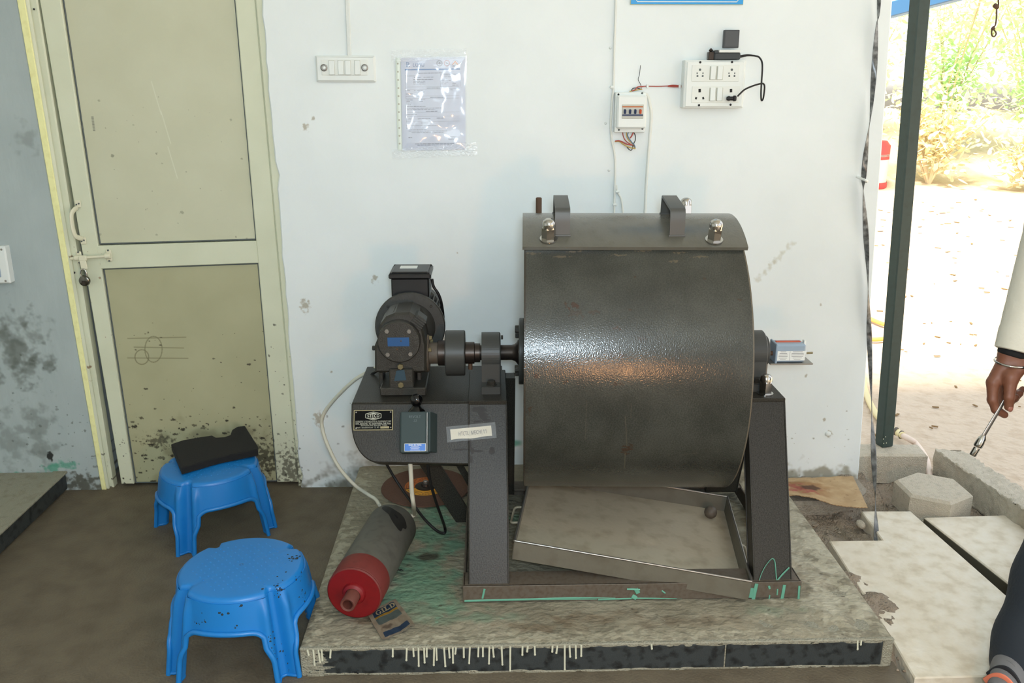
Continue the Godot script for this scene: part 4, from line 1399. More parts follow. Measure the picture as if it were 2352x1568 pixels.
	mb.grid(func(u: float, v: float) -> Vector3: return P.call(lerpf(ta, tb, v), lid_r, lerpf(x0 - 0.005, x1 + 0.008, u)), 4, 40, Vector3.UP, 0.010)
	var lid := obj("lid", mb, M.lid_paint, t)
	mb = MB.new()
	mb.grid(func(u: float, v: float) -> Vector3: return P.call(lerpf(ta + 0.006, tb - 0.006, v), lid_r - 0.0102, lerpf(x0 + 0.004, x1 - 0.004, u)), 2, 40, Vector3.UP, 0.001)
	obj("gasket", mb, M.black_rubber, lid)
	for s in [0.196, 0.487]:
		var hx := s as float
		var q0: Vector3 = P.call(deg_to_rad(66.5), lid_r, hx)
		var q3: Vector3 = P.call(deg_to_rad(92.0), lid_r, hx)
		var nrm: Vector3 = Vector3(0, sin(deg_to_rad(77.0)), cos(deg_to_rad(77.0)))
		var q1 := q0 + Vector3(0, 0.066, -0.001)
		var q2 := q3 + Vector3(0, 0.05, 0.01)
		var path := PackedVector3Array([q0 - Vector3(0, 0.004, 0), q0.lerp(q1, 0.5), q1 - Vector3(0, 0.009, 0), q1 + (q2 - q1).normalized() * 0.003 - Vector3(0, 0.002, 0), q1 + (q2 - q1).normalized() * 0.010, q2 + (q1 - q2).normalized() * 0.010, q2 + (q1 - q2).normalized() * 0.003 - Vector3(0, 0.002, 0), q2 - Vector3(0, 0.009, 0), q3 - Vector3(0, 0.004, 0)])
		mb = MB.new()
		var wd := 0.019
		for i in path.size() - 1:
			var a := path[i]
			var b := path[i + 1]
			var d := (b - a).normalized()
			var o := Vector3(1, 0, 0).cross(d)
			var na := o
			var d0 := (a - path[maxi(i - 1, 0)]).normalized() if i > 0 else d
			var d2 := (path[mini(i + 2, path.size() - 1)] - b).normalized() if i < path.size() - 2 else d
			var oa := (o + Vector3(1, 0, 0).cross(d0)).normalized()
			var ob := (o + Vector3(1, 0, 0).cross(d2)).normalized()
			var e := Vector3(wd, 0, 0)
			var th := 0.0035
			for sgn: float in [-1.0, 1.0]:
				mb.tri(a - e + oa * th * sgn, a + e + oa * th * sgn, b + e + ob * th * sgn, oa * sgn, oa * sgn, ob * sgn)
				mb.tri(a - e + oa * th * sgn, b + e + ob * th * sgn, b - e + ob * th * sgn, oa * sgn, ob * sgn, ob * sgn)
				mb.quad(a + e * sgn - oa * th, a + e * sgn + oa * th, b + e * sgn + ob * th, b + e * sgn - ob * th, e * sgn)
		for q in [q0, q3]:
			mb.tube(PackedVector3Array([q + Vector3(-0.021, 0.0, 0.001), q + Vector3(0.021, 0.0, 0.001)]), 0.0042, 8)
		obj("handle", mb, M.handle_paint, lid)
	# --- nuts on the lid
	for s in [[1260, 549, 0], [1640, 551, 0], [1594, 497, 1]]:
		var b := on_drum(s[0], s[1], lid_r) if s[2] == 0 else P.call(deg_to_rad(113.0), lid_r, 0.562)
		var n := Vector3(0, b.y - AY, b.z - AZ).normalized() if s[2] == 0 else Vector3(0, 0.98, -0.17)
		n = (n + Vector3(0, 0.25, 0)).normalized() if s[2] == 0 else n
		cap_nut(b, n, lid)
	mb = MB.new()
	var sb: Vector3 = P.call(deg_to_rad(111.0), lid_r - 0.01, 0.14)
	mb.cyl(sb, sb + Vector3(0, 0.062, -0.012), 0.0085, 16, 0.002)
	obj("bare_stud", mb, M.rust, lid, false, "rusty threaded stud without a nut")
	turned(drum)
	turned(lid)
	# --- shaft, flanges, couplings
	mb = MB.new()
	mb.lathe([Vector2(0, -0.19), Vector2(0.0215, -0.19), Vector2(0.0215, 0.065), Vector2(0.024, 0.073), Vector2(0.03, 0.079), Vector2(0.036, 0.082), Vector2(0.036, 0.088)], X, 32)
	obj("shaft", mb, M.shaft_steel, t)
	mb = MB.new()
	mb.lathe([Vector2(0.03, x1), Vector2(0.03, 0.665), Vector2(0.0215, 0.67), Vector2(0.0215, 0.79), Vector2(0, 0.79)], X, 32)
	obj("shaft", mb, M.shaft_steel, t)
	mb = MB.new()
	mb.cyl(Vector3(0.085, AY, AZ), Vector3(0.0995, AY, AZ), 0.094, 48, 0.002)
	var fl := obj("flange", mb, M.smooth_grey, t)
	mb = MB.new()
	mb.cyl(Vector3(x1, AY, AZ), Vector3(x1 + 0.013, AY, AZ), 0.094, 48, 0.002)
	turned(obj("flange", mb, M.hammer_paint, t))
	for k in 4:
		var a := PI / 4.0 + PI / 2.0 * k + 0.42
		var q := Vector3(0.085, AY + 0.078 * sin(a), AZ + 0.078 * cos(a))
		mb = MB.new()
		mb.hexnut(q, q - Vector3(0.011, 0, 0), 0.0105)
		obj("bolt", mb, M.oily_iron, fl)
	turned(fl)
	mb = MB.new()
	mb.cyl(Vector3(-0.121, AY, AZ), Vector3(-0.066, AY, AZ), 0.064, 56, 0.0025)
	var cp := obj("coupling", mb, M.smooth_grey, t)
	mb = MB.new()
	mb.cyl(Vector3(-0.142, AY, AZ), Vector3(-0.121, AY, AZ), 0.036, 36, 0.001)
	mb.cyl(Vector3(-0.066, AY, AZ), Vector3(-0.040, AY, AZ), 0.031, 36, 0.001)
	mb.cyl(Vector3(-0.040, AY, AZ), Vector3(-0.024, AY, AZ), 0.027, 36, 0.001)
	obj("hub", mb, M.shaft_steel, cp)
	mb = MB.new()
	mb.hexnut(Vector3(-0.052, AY - 0.030, AZ + 0.008), Vector3(-0.052, AY - 0.046, AZ + 0.012), 0.006)
	obj("set_screw", mb, M.rust, cp)
	# --- bearing housings (pillow blocks)
	var prof := PackedVector2Array()
	for k in 33:
		var a := lerpf(-0.30, PI + 0.30, k / 32.0)
		prof.append(Vector2(AZ + cos(a) * 0.058, AY + sin(a) * 0.058))
	prof.append_array(V2([AZ - 0.054, TOP + 0.03, AZ - 0.062, TOP + 0.027, AZ - 0.062, TOP + 0.003, AZ + 0.088, TOP + 0.003, AZ + 0.088, TOP + 0.026, AZ + 0.058, TOP + 0.03]))
	var YZ := func(x: float) -> Transform3D: return Transform3D(Basis(Vector3(0, 0, 1), Vector3(0, 1, 0), Vector3(1, 0, 0)), Vector3(x, 0, 0))   # local (x,y) -> (z,y)
	for s in [[-0.020, 0.053, -0.005], [0.722, 0.053, 0.66]]:
		mb = MB.new()
		mb.prism(prof, s[1], YZ.call(s[0]), 0.003)
		if s[0] > 0.5:
			mb.cyl(Vector3(s[0] + 0.052, AY, AZ), Vector3(s[0] + 0.064, AY, AZ), 0.043, 40, 0.002)
		var pb := obj("bearing_block", mb, M.smooth_grey, t)
		mb = MB.new()
		var q := Vector3(s[0] + s[1] * 0.5, TOP + 0.026, AZ + 0.072)
		mb.cyl(q, q + Vector3(0, 0.003, 0), 0.015, 20, 0.001)
		mb.hexnut(q + Vector3(0, 0.003, 0), q + Vector3(0, 0.014, 0), 0.0115, 0.3)
		obj("bolt", mb, M.oily_iron, pb)
		if s[0] < 0.5:
			mb = MB.new()
			var q2 := Vector3(s[0] + 0.054, AY + 0.05, AZ + 0.02)
			mb.hexnut(q2, q2 + Vector3(0.006, 0, 0), 0.006)
			obj("grease_screw", mb, M.oily_iron, pb)
	# --- frame legs: front ones slope forward to the foot, rear ones back
	for s in [[-0.055, 0.102, -0.055, 0.102, 0.028], [0.703, 0.100, 0.690, 0.098, 0.0]]:
		var top := s[0] as float
		var w := s[1] as float
		for f in [[0.645, 0.862, 0.055], [0.385, 0.275, -0.05]]:
			mb = MB.new()
			var sx: float = s[4] if f[2] < 0.0 else 0.0
			leg_box(mb, Vector3(top + sx, TOP - 0.003, f[0]), Vector3(s[2] + sx, 0.122, f[1]), w, s[3], f[2])
			obj("leg", mb, M.hammer_paint, t)
		mb = MB.new()
		mb.box(Vector3(top + w / 2.0, TOP - 0.001, 0.513), Vector3(w + 0.004, 0.012, 0.27), 0.002)
		obj("top_plate", mb, M.hammer_paint, t)
	# diagonal brace bars
	mb = MB.new()
	var a0 := wz(985, 1062, 0.42)
	var a1 := wz(1086, 1222, 0.42)
	var d := (a1 - a0).normalized()
	mb.box((a0 + a1) / 2.0, Vector3(0.055, (a1 - a0).length() + 0.02, 0.008), 0.001, Basis(Vector3(-d.y, d.x, 0), d, Vector3.BACK))
	obj("brace", mb, M.hammer_paint, t)
	mb = MB.new()
	a0 = wz(1050, 1058, 0.40)
	a1 = wz(1086, 1120, 0.40)
	d = (a1 - a0).normalized()
	mb.box((a0 + a1) / 2.0, Vector3(0.02, (a1 - a0).length() + 0.02, 0.006), 0.001, Basis(Vector3(-d.y, d.x, 0), d, Vector3.BACK))
	obj("brace", mb, M.hammer_paint, t)
	# --- base frame of angle iron with paint slopped along its foot
	mb = MB.new()
	mb.box(Vector3(0.37, 0.1045, 0.868), Vector3(0.884, 0.047, 0.006), 0.0015)
	mb.box(Vector3(0.37, 0.125, 0.835), Vector3(0.884, 0.006, 0.07), 0.0015)
	mb.box(Vector3(0.37, 0.1045, 0.245), Vector3(0.884, 0.047, 0.006), 0.0015)
	mb.box(Vector3(0.37, 0.125, 0.275), Vector3(0.884, 0.006, 0.06), 0.0015)
	for xx in [-0.068, 0.808]:
		mb.box(Vector3(xx, 0.1045, 0.555), Vector3(0.006, 0.047, 0.62), 0.0015)
	var base := obj("base_frame", mb, M.rusty_steel, t)
	mb = MB.new()
	for s in [[-0.068, 0.30, 0.0855, 0.004], [0.28, 0.5, 0.0835, 0.003], [0.1, 0.34, 0.088, 0.003]]:
		mb.tube(PackedVector3Array([Vector3(s[0], s[2], 0.8705), Vector3((s[0] + s[1]) / 2.0, s[2] + 0.002, 0.8712), Vector3(s[1], s[2] - 0.001, 0.8705)]), 0.0009, 6, false, s[3], 0.0, 0.5, Vector3.UP)
	for s in [[1113, 1352, 1108, 1374, 0.0028], [1460, 1352, 1466, 1362, 0.006], [1440, 1352, 1470, 1353, 0.003], [1452, 1368, 1462, 1374, 0.006], [1520, 1356, 1528, 1362, 0.002], [1727, 1350, 1724, 1372, 0.006], [1738, 1340, 1730, 1376, 0.005], [1766, 1345, 1768, 1352, 0.003], [1802, 1343, 1796, 1376, 0.0045], [1836, 1345, 1834, 1376, 0.003], [1786, 1352, 1785, 1366, 0.002], [1768, 1366, 1766, 1378, 0.002]]:
		mb.tube(PackedVector3Array([wz(s[0], s[1], 0.8715), wz((s[0] + s[2]) / 2.0, (s[1] + s[3]) / 2.0, 0.8722), wz(s[2], s[3], 0.8715)]), 0.0009, 8, false, s[4], 0.0, 1.0, Vector3.RIGHT)
	stuff(obj("green_paint", mb, M.green_drip, base, false, "pale green paint drips"))
	mb = MB.new()
	var leg_z := func(y: float) -> float: return lean_z(y) + 0.0025
	var lp := func(px_: float, py_: float) -> Vector3:
		var q := wz(px_, py_, 0.8)
		for k in 6:
			q = wz(px_, py_, leg_z.call(q.y) + 0.0)
		return q
	var loop := []
	for s in [[1741, 1345], [1748, 1320], [1758, 1300], [1770, 1285], [1776, 1283], [1780, 1292], [1782, 1315], [1784, 1336]]:
		loop.append(lp.call(s[0], s[1]))
	mb.tube(MB.curve(loop, 6), 0.0008, 8, false, 0.0022)
	mb.tube(MB.curve([lp.call(1786, 1332), lp.call(1798, 1318), lp.call(1813, 1303)], 6), 0.0008, 8, false, 0.003)
	stuff(obj("green_paint", mb, M.green_drip, base))
	# cap nut and bolt on the right leg
	cap_nut(wy(1757, 904, TOP + 0.005), Vector3.UP, t)
	# --- motor mount: a boxed bracket with one rounded lower corner, its front leaning like the leg
	var m0 := on_lean(808, 930)
	var m1 := on_lean(806, 965)
	var m2 := on_lean(868, 1062)
	var m3 := on_lean(1080, 1066)
	var org := Vector3(0, TOP - 0.002, lean_z(TOP - 0.002) - 0.0035)
	var fr := Transform3D(lean, org)
	var loc := func(p: Vector3) -> Vector2:
		var q := fr.affine_inverse() * p
		return Vector2(q.x, q.y)
	var l1: Vector2 = loc.call(m1)
	var l2: Vector2 = loc.call(m2)
	var mp := PackedVector2Array([Vector2(0.04, 0.0), Vector2(l1.x, 0.0), l1])
	for k in range(1, 13):
		var a := lerpf(0.0, PI / 2.0, k / 12.0)
		mp.append(Vector2(l2.x - (l2.x - l1.x) * cos(a), l1.y - (l1.y - l2.y) * sin(a)))
	mp.append_array(PackedVector2Array([loc.call(m3), Vector2(0.04, l2.y)]))
	mb = MB.new()
	mb.prism(mp, 0.10, Transform3D(lean, org - lean.z * 0.10), 0.003)
	mb.box(Vector3((l1.x + 0.04) / 2.0, TOP - 0.0075, (0.315 + org.z) / 2.0 - 0.004), Vector3(0.04 - l1.x, 0.011, org.z - 0.323), 0.002)
	mb.box(Vector3((l1.x + 0.04) / 2.0, TOP - 0.06, 0.33), Vector3(0.04 - l1.x, 0.11, 0.02), 0.002)
	var mount := obj("motor_mount", mb, M.hammer_paint, t)
	build_plates(mount, t)
	build_gearmotor(t)
	build_counter(t)

func leg_box(mb: MB, top: Vector3, foot: Vector3, wt: float, wf: float, depth: float):
	var p := []
	for s in [[0, 0], [1, 0], [1, 1], [0, 1]]:
		p.append([top + Vector3(wt * s[0], 0, -depth * s[1]), foot + Vector3(wf * s[0], 0, -depth * s[1])])
	var c := (top + foot) / 2.0 + Vector3(wt / 2.0, 0, -depth / 2.0)
	for k in 4:
		var a: Array = p[k]
		var b: Array = p[(k + 1) % 4]
		mb.quad(a[0], b[0], b[1], a[1], (a[0] + b[1]) / 2.0 - c)
	mb.quad(p[0][0], p[1][0], p[2][0], p[3][0], Vector3.UP)
	mb.quad(p[0][1], p[1][1], p[2][1], p[3][1], Vector3.DOWN)
	# rounded long edges
	for k in 4:
		mb.tube(PackedVector3Array([p[k][0], p[k][1]]), 0.0022, 8)

func cap_nut(b: Vector3, n: Vector3, parent: Node):
	var xf := MB.along(b, b + n)
	var mb := MB.new()
	mb.lathe([Vector2(0, 0), Vector2(0.0225, 0), Vector2(0.0225, 0.003), Vector2(0.0, 0.003)], xf, 28)
	mb.lathe([Vector2(0.0165, 0.034), Vector2(0.0165, 0.044), Vector2(0.0150, 0.0505), Vector2(0.0105, 0.0550), Vector2(0.005, 0.0570), Vector2(0, 0.0573)], xf, 28)
	mb.hexnut(b + n * 0.003, b + n * 0.040, 0.0185, 0.25)
	obj("cap_nut", mb, M.chrome, parent, false, "chrome domed nut on a washer")

func build_plates(mount: Node, t: Node):
	var org := Vector3(0, TOP - 0.002, lean_z(TOP - 0.002) - 0.0035)
	var fr := Transform3D(lean, org)
	var L := func(px_: float, py_: float, o := 0.0) -> Vector3: return fr.affine_inverse() * on_lean(px_, py_, -0.0035 + o * 1.12)
	var place := func(n: Node3D): n.transform = Transform3D(lean, org - offset_of(n.get_parent()))
	# maker's plate, built in the mount's own plane (local x, y; z outwards)
	var a: Vector3 = L.call(812.5, 941.5)
	var b: Vector3 = L.call(903, 988)
	var c := Vector3((a.x + b.x) / 2.0, (a.y + b.y) / 2.0, 0.0)
	var w := b.x - a.x
	var h := a.y - b.y
	var mb := MB.new()
	mb.box(c + Vector3(0, 0, 0.001), Vector3(w, h, 0.002), 0.0006)
	var plate := obj("maker_plate", mb, M.plate_bronze, mount, true, "black maker's plate with a bronze border")
	place.call(plate)
	mb = MB.new()
	mb.box(c + Vector3(0, 0, 0.0016), Vector3(w * 0.945, h * 0.90, 0.0012))
	obj("field", mb, M.plate_black, plate, true)
	mb = MB.new()
	var T := func(x: float, y: float) -> Transform3D: return Transform3D(Basis(), c + Vector3(x * w, y * h, 0.0023))
	var hexa := [Vector2(0.0, 0.40), Vector2(0.195, 0.30), Vector2(0.195, 0.115), Vector2(0.0, 0.01), Vector2(-0.195, 0.115), Vector2(-0.195, 0.30)]
	for k in 6:
		var p: Vector2 = hexa[k]
		var q: Vector2 = hexa[(k + 1) % 6]
		mb.tube(PackedVector3Array([T.call(p.x, p.y).origin, T.call(q.x, q.y).origin]), 0.0004, 6, false, 0.0010, 0.0, 1.0, Vector3.UP if absf(p.x - q.x) > 0.01 else Vector3.RIGHT)
	obj("emblem_outline", mb, M.plate_letter, plate, true)
	mb = MB.new()
	mb.flat(T.call(-0.12, 0.295).origin, T.call(0.12, 0.295).origin, T.call(0.0, 0.362).origin, Vector3.BACK)
	mb.flat(T.call(-0.12, 0.112).origin, T.call(0.12, 0.112).origin, T.call(0.0, 0.045).origin, Vector3.BACK)
	stuff(obj("emblem_tips", mb, M.plate_letter, plate, true))
	mb = MB.new()
	mb.text("STECO", 0.0078, T.call(0.0, 0.205), true, false, w * 0.30)
	mb.text("SCIENTIFIC & TECHNOLOGICAL EQUIPMENT CORP", 0.0050, T.call(0.0, -0.075), false, false, w * 0.89)
	mb.text("H-11, Street No.- 15, Anand Parbat, Indl. Area", 0.0044, T.call(0.0, -0.175), true, false, w * 0.88)
	mb.text("New Rohtak Road, New Delhi - 110005", 0.0038, T.call(0.02, -0.26), false, false, w * 0.66)
	mb.text("Email : steco@vsnl.com   SL. NO.", 0.0040, T.call(-0.13, -0.355), false, false, w * 0.58)
	stuff(obj("lettering", mb, M.plate_letter, plate, true))
	mb = MB.new()
	mb.box(c + Vector3(0.29 * w, -0.355 * h, 0.0022), Vector3(w * 0.22, h * 0.1, 0.0012))
	obj("number_field", mb, M.plate_bronze, plate, true)
	for s in [[-0.435, 0.385], [0.435, 0.385], [-0.43, -0.385], [0.44, -0.36]]:
		mb = MB.new()
		mb.ball(T.call(s[0], s[1]).origin, Vector3(0.0022, 0.0022, 0.001), 10, 6)
		obj("rivet", mb, M.dull_steel, plate, true)
	# paper strip taped across the mount and the leg
	a = L.call(1034, 986, 0.004)
	b = L.call(1128, 977, 0.004)
	a.z = 0.0045
	b.z = 0.0045
	var dn := Vector3(0.0025, -0.028, 0)
	mb = MB.new()
	mb.grid(func(u: float, v: float) -> Vector3: return a.lerp(b, u) + dn * v + Vector3(0, 0.0012 * sin(u * 9.0) * v, 0.0010 * sin(u * 5.0 + 1.0) + 0.001), 20, 6, Vector3.BACK, 0.0006)
	var lab := obj("paper_label", mb, M.old_paper, mount, true, "white paper strip with handwritten lettering")
	place.call(lab)
	mb = MB.new()
	mb.text("HTCTL|MECH|11", 0.0105, Transform3D(Basis(Vector3.BACK, 0.09), (a + b) / 2.0 + dn * 0.5 + Vector3(0.004, 0, 0.0024)), false, false, 0.074)
	stuff(obj("lettering", mb, M.pencil, lab, true))
	var fn := FastNoiseLite.new()
	fn.seed = 3
	fn.frequency = 1.0
	mb = MB.new()
	mb.grid(func(u: float, v: float) -> Vector3: return a.lerp(b, u * 1.2 - 0.1) + Vector3(0, 0.008, 0) + dn * 1.5 * v + Vector3(0, 0, 0.0030 + 0.00012 * fn.get_noise_2d(u * 14.0, v * 5.0)), 60, 24, Vector3.BACK)
	obj("clear_tape", mb, M.tape_film, lab, true)
	# oily smears where the mount is welded to the leg
	mb = MB.new()
	for s in [[1100, 940, 20, 9], [1110, 955, 12, 10], [1118, 965, 12, 4], [1096, 968, 12, 3], [1080, 1010, 3, 30], [1085, 1035, 6, 8], [1060, 1032, 22, 2], [1098, 1036, 14, 3], [1130, 1035, 8, 10], [1105, 946, 8, 14], [1082, 1055, 4, 10]]:
		var q: Vector3 = L.call(s[0], s[1], 0.0)
		var o := []
		for k in 18:
			var e := TAU * k / 18.0
			var rr := 1.0 + 0.4 * fn.get_noise_2d(cos(e) * 2.0 + s[0], sin(e) * 2.0 + s[1])
			o.append(Vector3(q.x + cos(e) * s[2] * 0.00095 * rr, q.y + sin(e) * s[3] * 0.00095 * rr, 0.0040))
		for k in 18:
			mb.flat(Vector3(q.x, q.y, 0.0041), o[k], o[(k + 1) % 18], Vector3.BACK)
	var smear := obj("oil_smears", mb, plain("oil_smear", Color(0.10, 0.08, 0.06), 0.6), mount, true)
	place.call(smear)
	stuff(smear)
	# switch box
	a = L.call(918.5, 945, 0.055)
	b = L.call(986, 1039, 0.055)
	c = Vector3((a.x + b.x) / 2.0, (a.y + b.y) / 2.0, 0)
	var bw := b.x - a.x
	var bh := a.y - b.y
	var dz := 0.055
	mb = MB.new()
	mb.box(c + Vector3(0, 0, dz / 2.0), Vector3(bw, bh, dz - 0.001), 0.004)
	mb.prism(PackedVector2Array([Vector2(c.x + bw / 2.0 - 0.004, dz - 0.004), Vector2(c.x + bw / 2.0 - 0.004, 0.0), Vector2(c.x + bw / 2.0 + 0.017, 0.0), Vector2(c.x + bw / 2.0 + 0.013, 0.012), Vector2(c.x + bw / 2.0 + 0.002, dz - 0.004)]), bh - 0.004, Transform3D(Basis(Vector3.RIGHT, Vector3.BACK, Vector3.DOWN), Vector3(0, c.y + bh / 2.0 - 0.001, 0)), 0.001)
	var sw := obj("switch_box", mb, M.box_grey, mount, true, "blue-grey switch box with a black knob")
	place.call(sw)
	mb = MB.new()
	mb.box(c + Vector3(-0.003, 0, dz), Vector3(bw - 0.012, bh - 0.002, 0.0035), 0.0015)
	obj("cover", mb, M.box_grey, sw, true)
	mb = MB.new()
	mb.tube(PackedVector3Array([c + Vector3(bw / 2.0 - 0.006, bh / 2.0 - 0.003, dz + 0.001), c + Vector3(bw / 2.0 - 0.006, -bh / 2.0 + 0.003, dz + 0.001)]), 0.0016, 8)
	obj("edge_strip", mb, M.dull_steel, sw, true)
	mb = MB.new()
	mb.text("REVOLT", 0.0065, Transform3D(Basis(), c + Vector3(0.0, bh / 2.0 - 0.014, dz + 0.0020)))
	mb.text("22", 0.006, Transform3D(Basis(), c + Vector3(0.002, bh / 2.0 - 0.024, dz + 0.0020)))
	stuff(obj("faint_lettering", mb, plain("faint_grey", Color(0.33, 0.38, 0.38), 0.5), sw, true))
	a = L.call(929, 1018.5, dz)
	b = L.call(978, 1036, dz)
	var e2 := Vector3((a.x + b.x) / 2.0, (a.y + b.y) / 2.0, dz + 0.0025)
	var lw := b.x - a.x
	var lh := a.y - b.y
	mb = MB.new()
	mb.box(e2, Vector3(lw, lh, 0.0014), 0.0005)
	obj("blue_label", mb, M.label_white, sw, true)
	mb = MB.new()
	mb.box(e2 + Vector3(0, 0, 0.0006), Vector3(lw - 0.0022, lh - 0.0022, 0.0012))
	obj("label_field", mb, M.label_blue, sw, true)
	mb = MB.new()
	mb.text("MADE IN INDIA", 0.0030, Transform3D(Basis(), e2 + Vector3(0, lh * 0.3, 0.0014)), true, false, lw * 0.6)
	for k in 4:
		mb.box(e2 + Vector3(0, lh * (0.1 - 0.15 * k), 0.0014), Vector3(0.02 + 0.006 * (k % 2), 0.0008, 0.0002))
	stuff(obj("lettering", mb, M.label_white, sw, true))
	# knob
	mb = MB.new()
	mb.lathe([Vector2(0, -0.001), Vector2(0.023, -0.001), Vector2(0.022, 0.004), Vector2(0.015, 0.010), Vector2(0.010, 0.016), Vector2(0.012, 0.020), Vector2(0.0155, 0.026), Vector2(0.0165, 0.033), Vector2(0.0145, 0.041), Vector2(0.009, 0.0465), Vector2(0, 0.0485)], Transform3D(Basis(Vector3.RIGHT, 0.25), c + Vector3(0.003, bh / 2.0 + 0.002, dz * 0.5)), 32)
	obj("knob", mb, plain("gloss_black", Color(0.035, 0.035, 0.037), 0.12), sw, true)

func build_gearmotor(t: Node):
	# gear housing: front face carries a round cover, foot plate stands on the mount
	var zf := 0.588
	var P := func(x: float, y: float, z := 0.588) -> Vector3: return wz(x, y, z)
	var mb := MB.new()
	var out := [[861, 852], [861, 795], [868, 778], [872, 745], [887, 722], [906, 712], [946, 709], [964, 722], [979, 752], [984, 790], [984, 850], [966, 853], [966, 880], [950, 880], [950, 853], [893, 853], [893, 880], [875, 880], [875, 855]]
	var poly := PackedVector2Array()
	for s in [[862, 790], [868, 776], [874, 742], [888, 724], [908, 716], [942, 714], [960, 726], [972, 750], [980, 790], [980, 852], [862, 852]]:
		var q: Vector3 = P.call(s[0], s[1], zf - 0.03)
		poly.append(Vector2(q.x, q.y))
	mb.prism(poly, 0.12, Transform3D(Basis(), Vector3(0, 0, zf - 0.135)), 0.006)
	# web between housing and foot
	var wl: Vector3 = P.call(893, 856)
	var wr: Vector3 = P.call(950, 886)
	mb.box(Vector3((wl.x + wr.x) / 2.0, (TOP + wl.y) / 2.0 + 0.004, zf - 0.065), Vector3(wr.x - wl.x, wl.y - TOP + 0.01, 0.12), 0.003)
	for s in [877.0, 964.0]:
		var q: Vector3 = P.call(s, 860, zf - 0.09)
		mb.box(Vector3(q.x, (TOP + q.y) / 2.0 + 0.004, zf - 0.10), Vector3(0.012, q.y - TOP + 0.02, 0.06), 0.002)
	# foot
	wl = P.call(872, 884)
	wr = P.call(979, 902)
	mb.box(Vector3((wl.x + wr.x) / 2.0, TOP + 0.0115, zf - 0.07), Vector3(wr.x - wl.x, 0.023, 0.142), 0.003)
	var g := obj("gear_housing", mb, M.oily_iron, t, false, "oily dark cast gear housing")
	# cap on top with a ribbed plug at its right shoulder
	mb = MB.new()
	var q0: Vector3 = P.call(926, 722, zf - 0.05)
	mb.box(q0 + Vector3(0, 0, -0.02), Vector3(0.06, 0.022, 0.07), 0.004)
	obj("top_boss", mb, M.oily_iron, g)
	mb = MB.new()
	for k in [-1, 1]:
		var q := q0 + Vector3(0.006 * k, 0.006, 0.0145)
		mb.hexnut(q, q + Vector3(0, 0, 0.005), 0.004)
	obj("vent_screw", mb, M.shaft_steel, g)
	mb = MB.new()
	var rb: Vector3 = P.call(962, 737, zf - 0.025)
	var tilt := Basis(Vector3.BACK, deg_to_rad(-38))
	for k in 5:
		mb.box(rb + tilt * Vector3(0, 0.010 - 0.0065 * k, -0.012), Vector3(0.036, 0.004, 0.05), 0.001, tilt)
	mb.box(rb + tilt * Vector3(0, -0.003, -0.016), Vector3(0.033, 0.036, 0.05), 0.002, tilt)
	obj("ribbed_plug", mb, M.motor_iron, g)
	# round cover with four bolts and a blue sticker
	var c: Vector3 = P.call(917, 783, zf)
	mb = MB.new()
	mb.cyl(c - Vector3(0, 0, 0.02), c + Vector3(0, 0, 0.012), 0.0575, 56, 0.0025)
	var cover := obj("cover_plate", mb, M.oily_iron, t, false, "round bolted cover with a blue sticker")
	for s in [[889, 760], [940, 760], [891, 813], [943, 812]]:
		mb = MB.new()
		var q: Vector3 = P.call(s[0], s[1], zf + 0.011)
		mb.hexnut(q, q + Vector3(0, 0, 0.007), 0.0068, 0.4)
		obj("bolt", mb, M.dull_steel, cover)
	mb = MB.new()
	mb.box(P.call(915, 785, zf + 0.0125), Vector3(0.058, 0.0245, 0.0008))
	obj("blue_sticker", mb, M.blue_sticker, cover)
	mb = MB.new()
	for s in [[921, 783, 0.0022], [912, 802, 0.003]]:
		mb.ball(P.call(s[0], s[1], zf + 0.0128), Vector3(s[2], s[2], 0.0008), 8, 6)
	obj("dark_spot", mb, M.rust, cover)
	for s in [[920, 841], [921, 883]]:
		mb = MB.new()
		var q: Vector3 = P.call(s[0], s[1], zf - 0.003)
		mb.hexnut(q, q + Vector3(0, 0, 0.007), 0.0085, 0.2)
		mb.lathe([Vector2(0.003, 0.0), Vector2(0.0055, 0.0), Vector2(0.0055, 0.0035), Vector2(0.003, 0.0035)], MB.along(q + Vector3(0, 0, 0.006), q + Vector3(0, 0, 0.02)), 16)
		obj("plug_nut", mb, M.plate_bronze, g)
	mb = MB.new()
	var bs := PackedVector2Array()
	for s in [[910, 852], [928, 850], [933, 874], [905, 876]]:
		var q: Vector3 = P.call(s[0], s[1], zf)
		bs.append(Vector2(q.x, q.y))
	mb.prism(bs, 0.0008, Transform3D(Basis(), Vector3(0, 0, zf - 0.0045)))
	obj("blue_stain", mb, M.blue_stain, g)
	mb = MB.new()
	var sd: Vector3 = P.call(861, 799, zf - 0.06)
	mb.hexnut(sd, sd + Vector3(-0.007, 0, 0), 0.007)
	obj("side_bolt", mb, M.oily_iron, g)
	# output side: bearing ring and shaft neck towards the coupling
	mb = MB.new()
	mb.cyl(Vector3(-0.180, AY, AZ), Vector3(-0.166, AY, AZ), 0.052, 40, 0.003)
	mb.cyl(Vector3(-0.168, AY, AZ), Vector3(-0.14, AY, AZ), 0.03, 32, 0.002)
	obj("output_ring", mb, M.rusty_steel, g)
	mb = MB.new()
	for s: float in [0.5, 1.6, 2.6]:
		mb = MB.new()
		var q := Vector3(-0.166, AY + sin(s) * 0.044, AZ + cos(s) * 0.044)
		mb.hexnut(q, q + Vector3(0.008, 0, 0), 0.006)
		obj("ring_bolt", mb, M.plate_bronze, g)
	# motor flange: wide disc with a cone down to the housing, tilted a little to the right
	var zm := 0.425
	var mc := wz(942, 751, zm)
	var ax := Vector3(0.0, 0.0, -1.0)
	mb = MB.new()
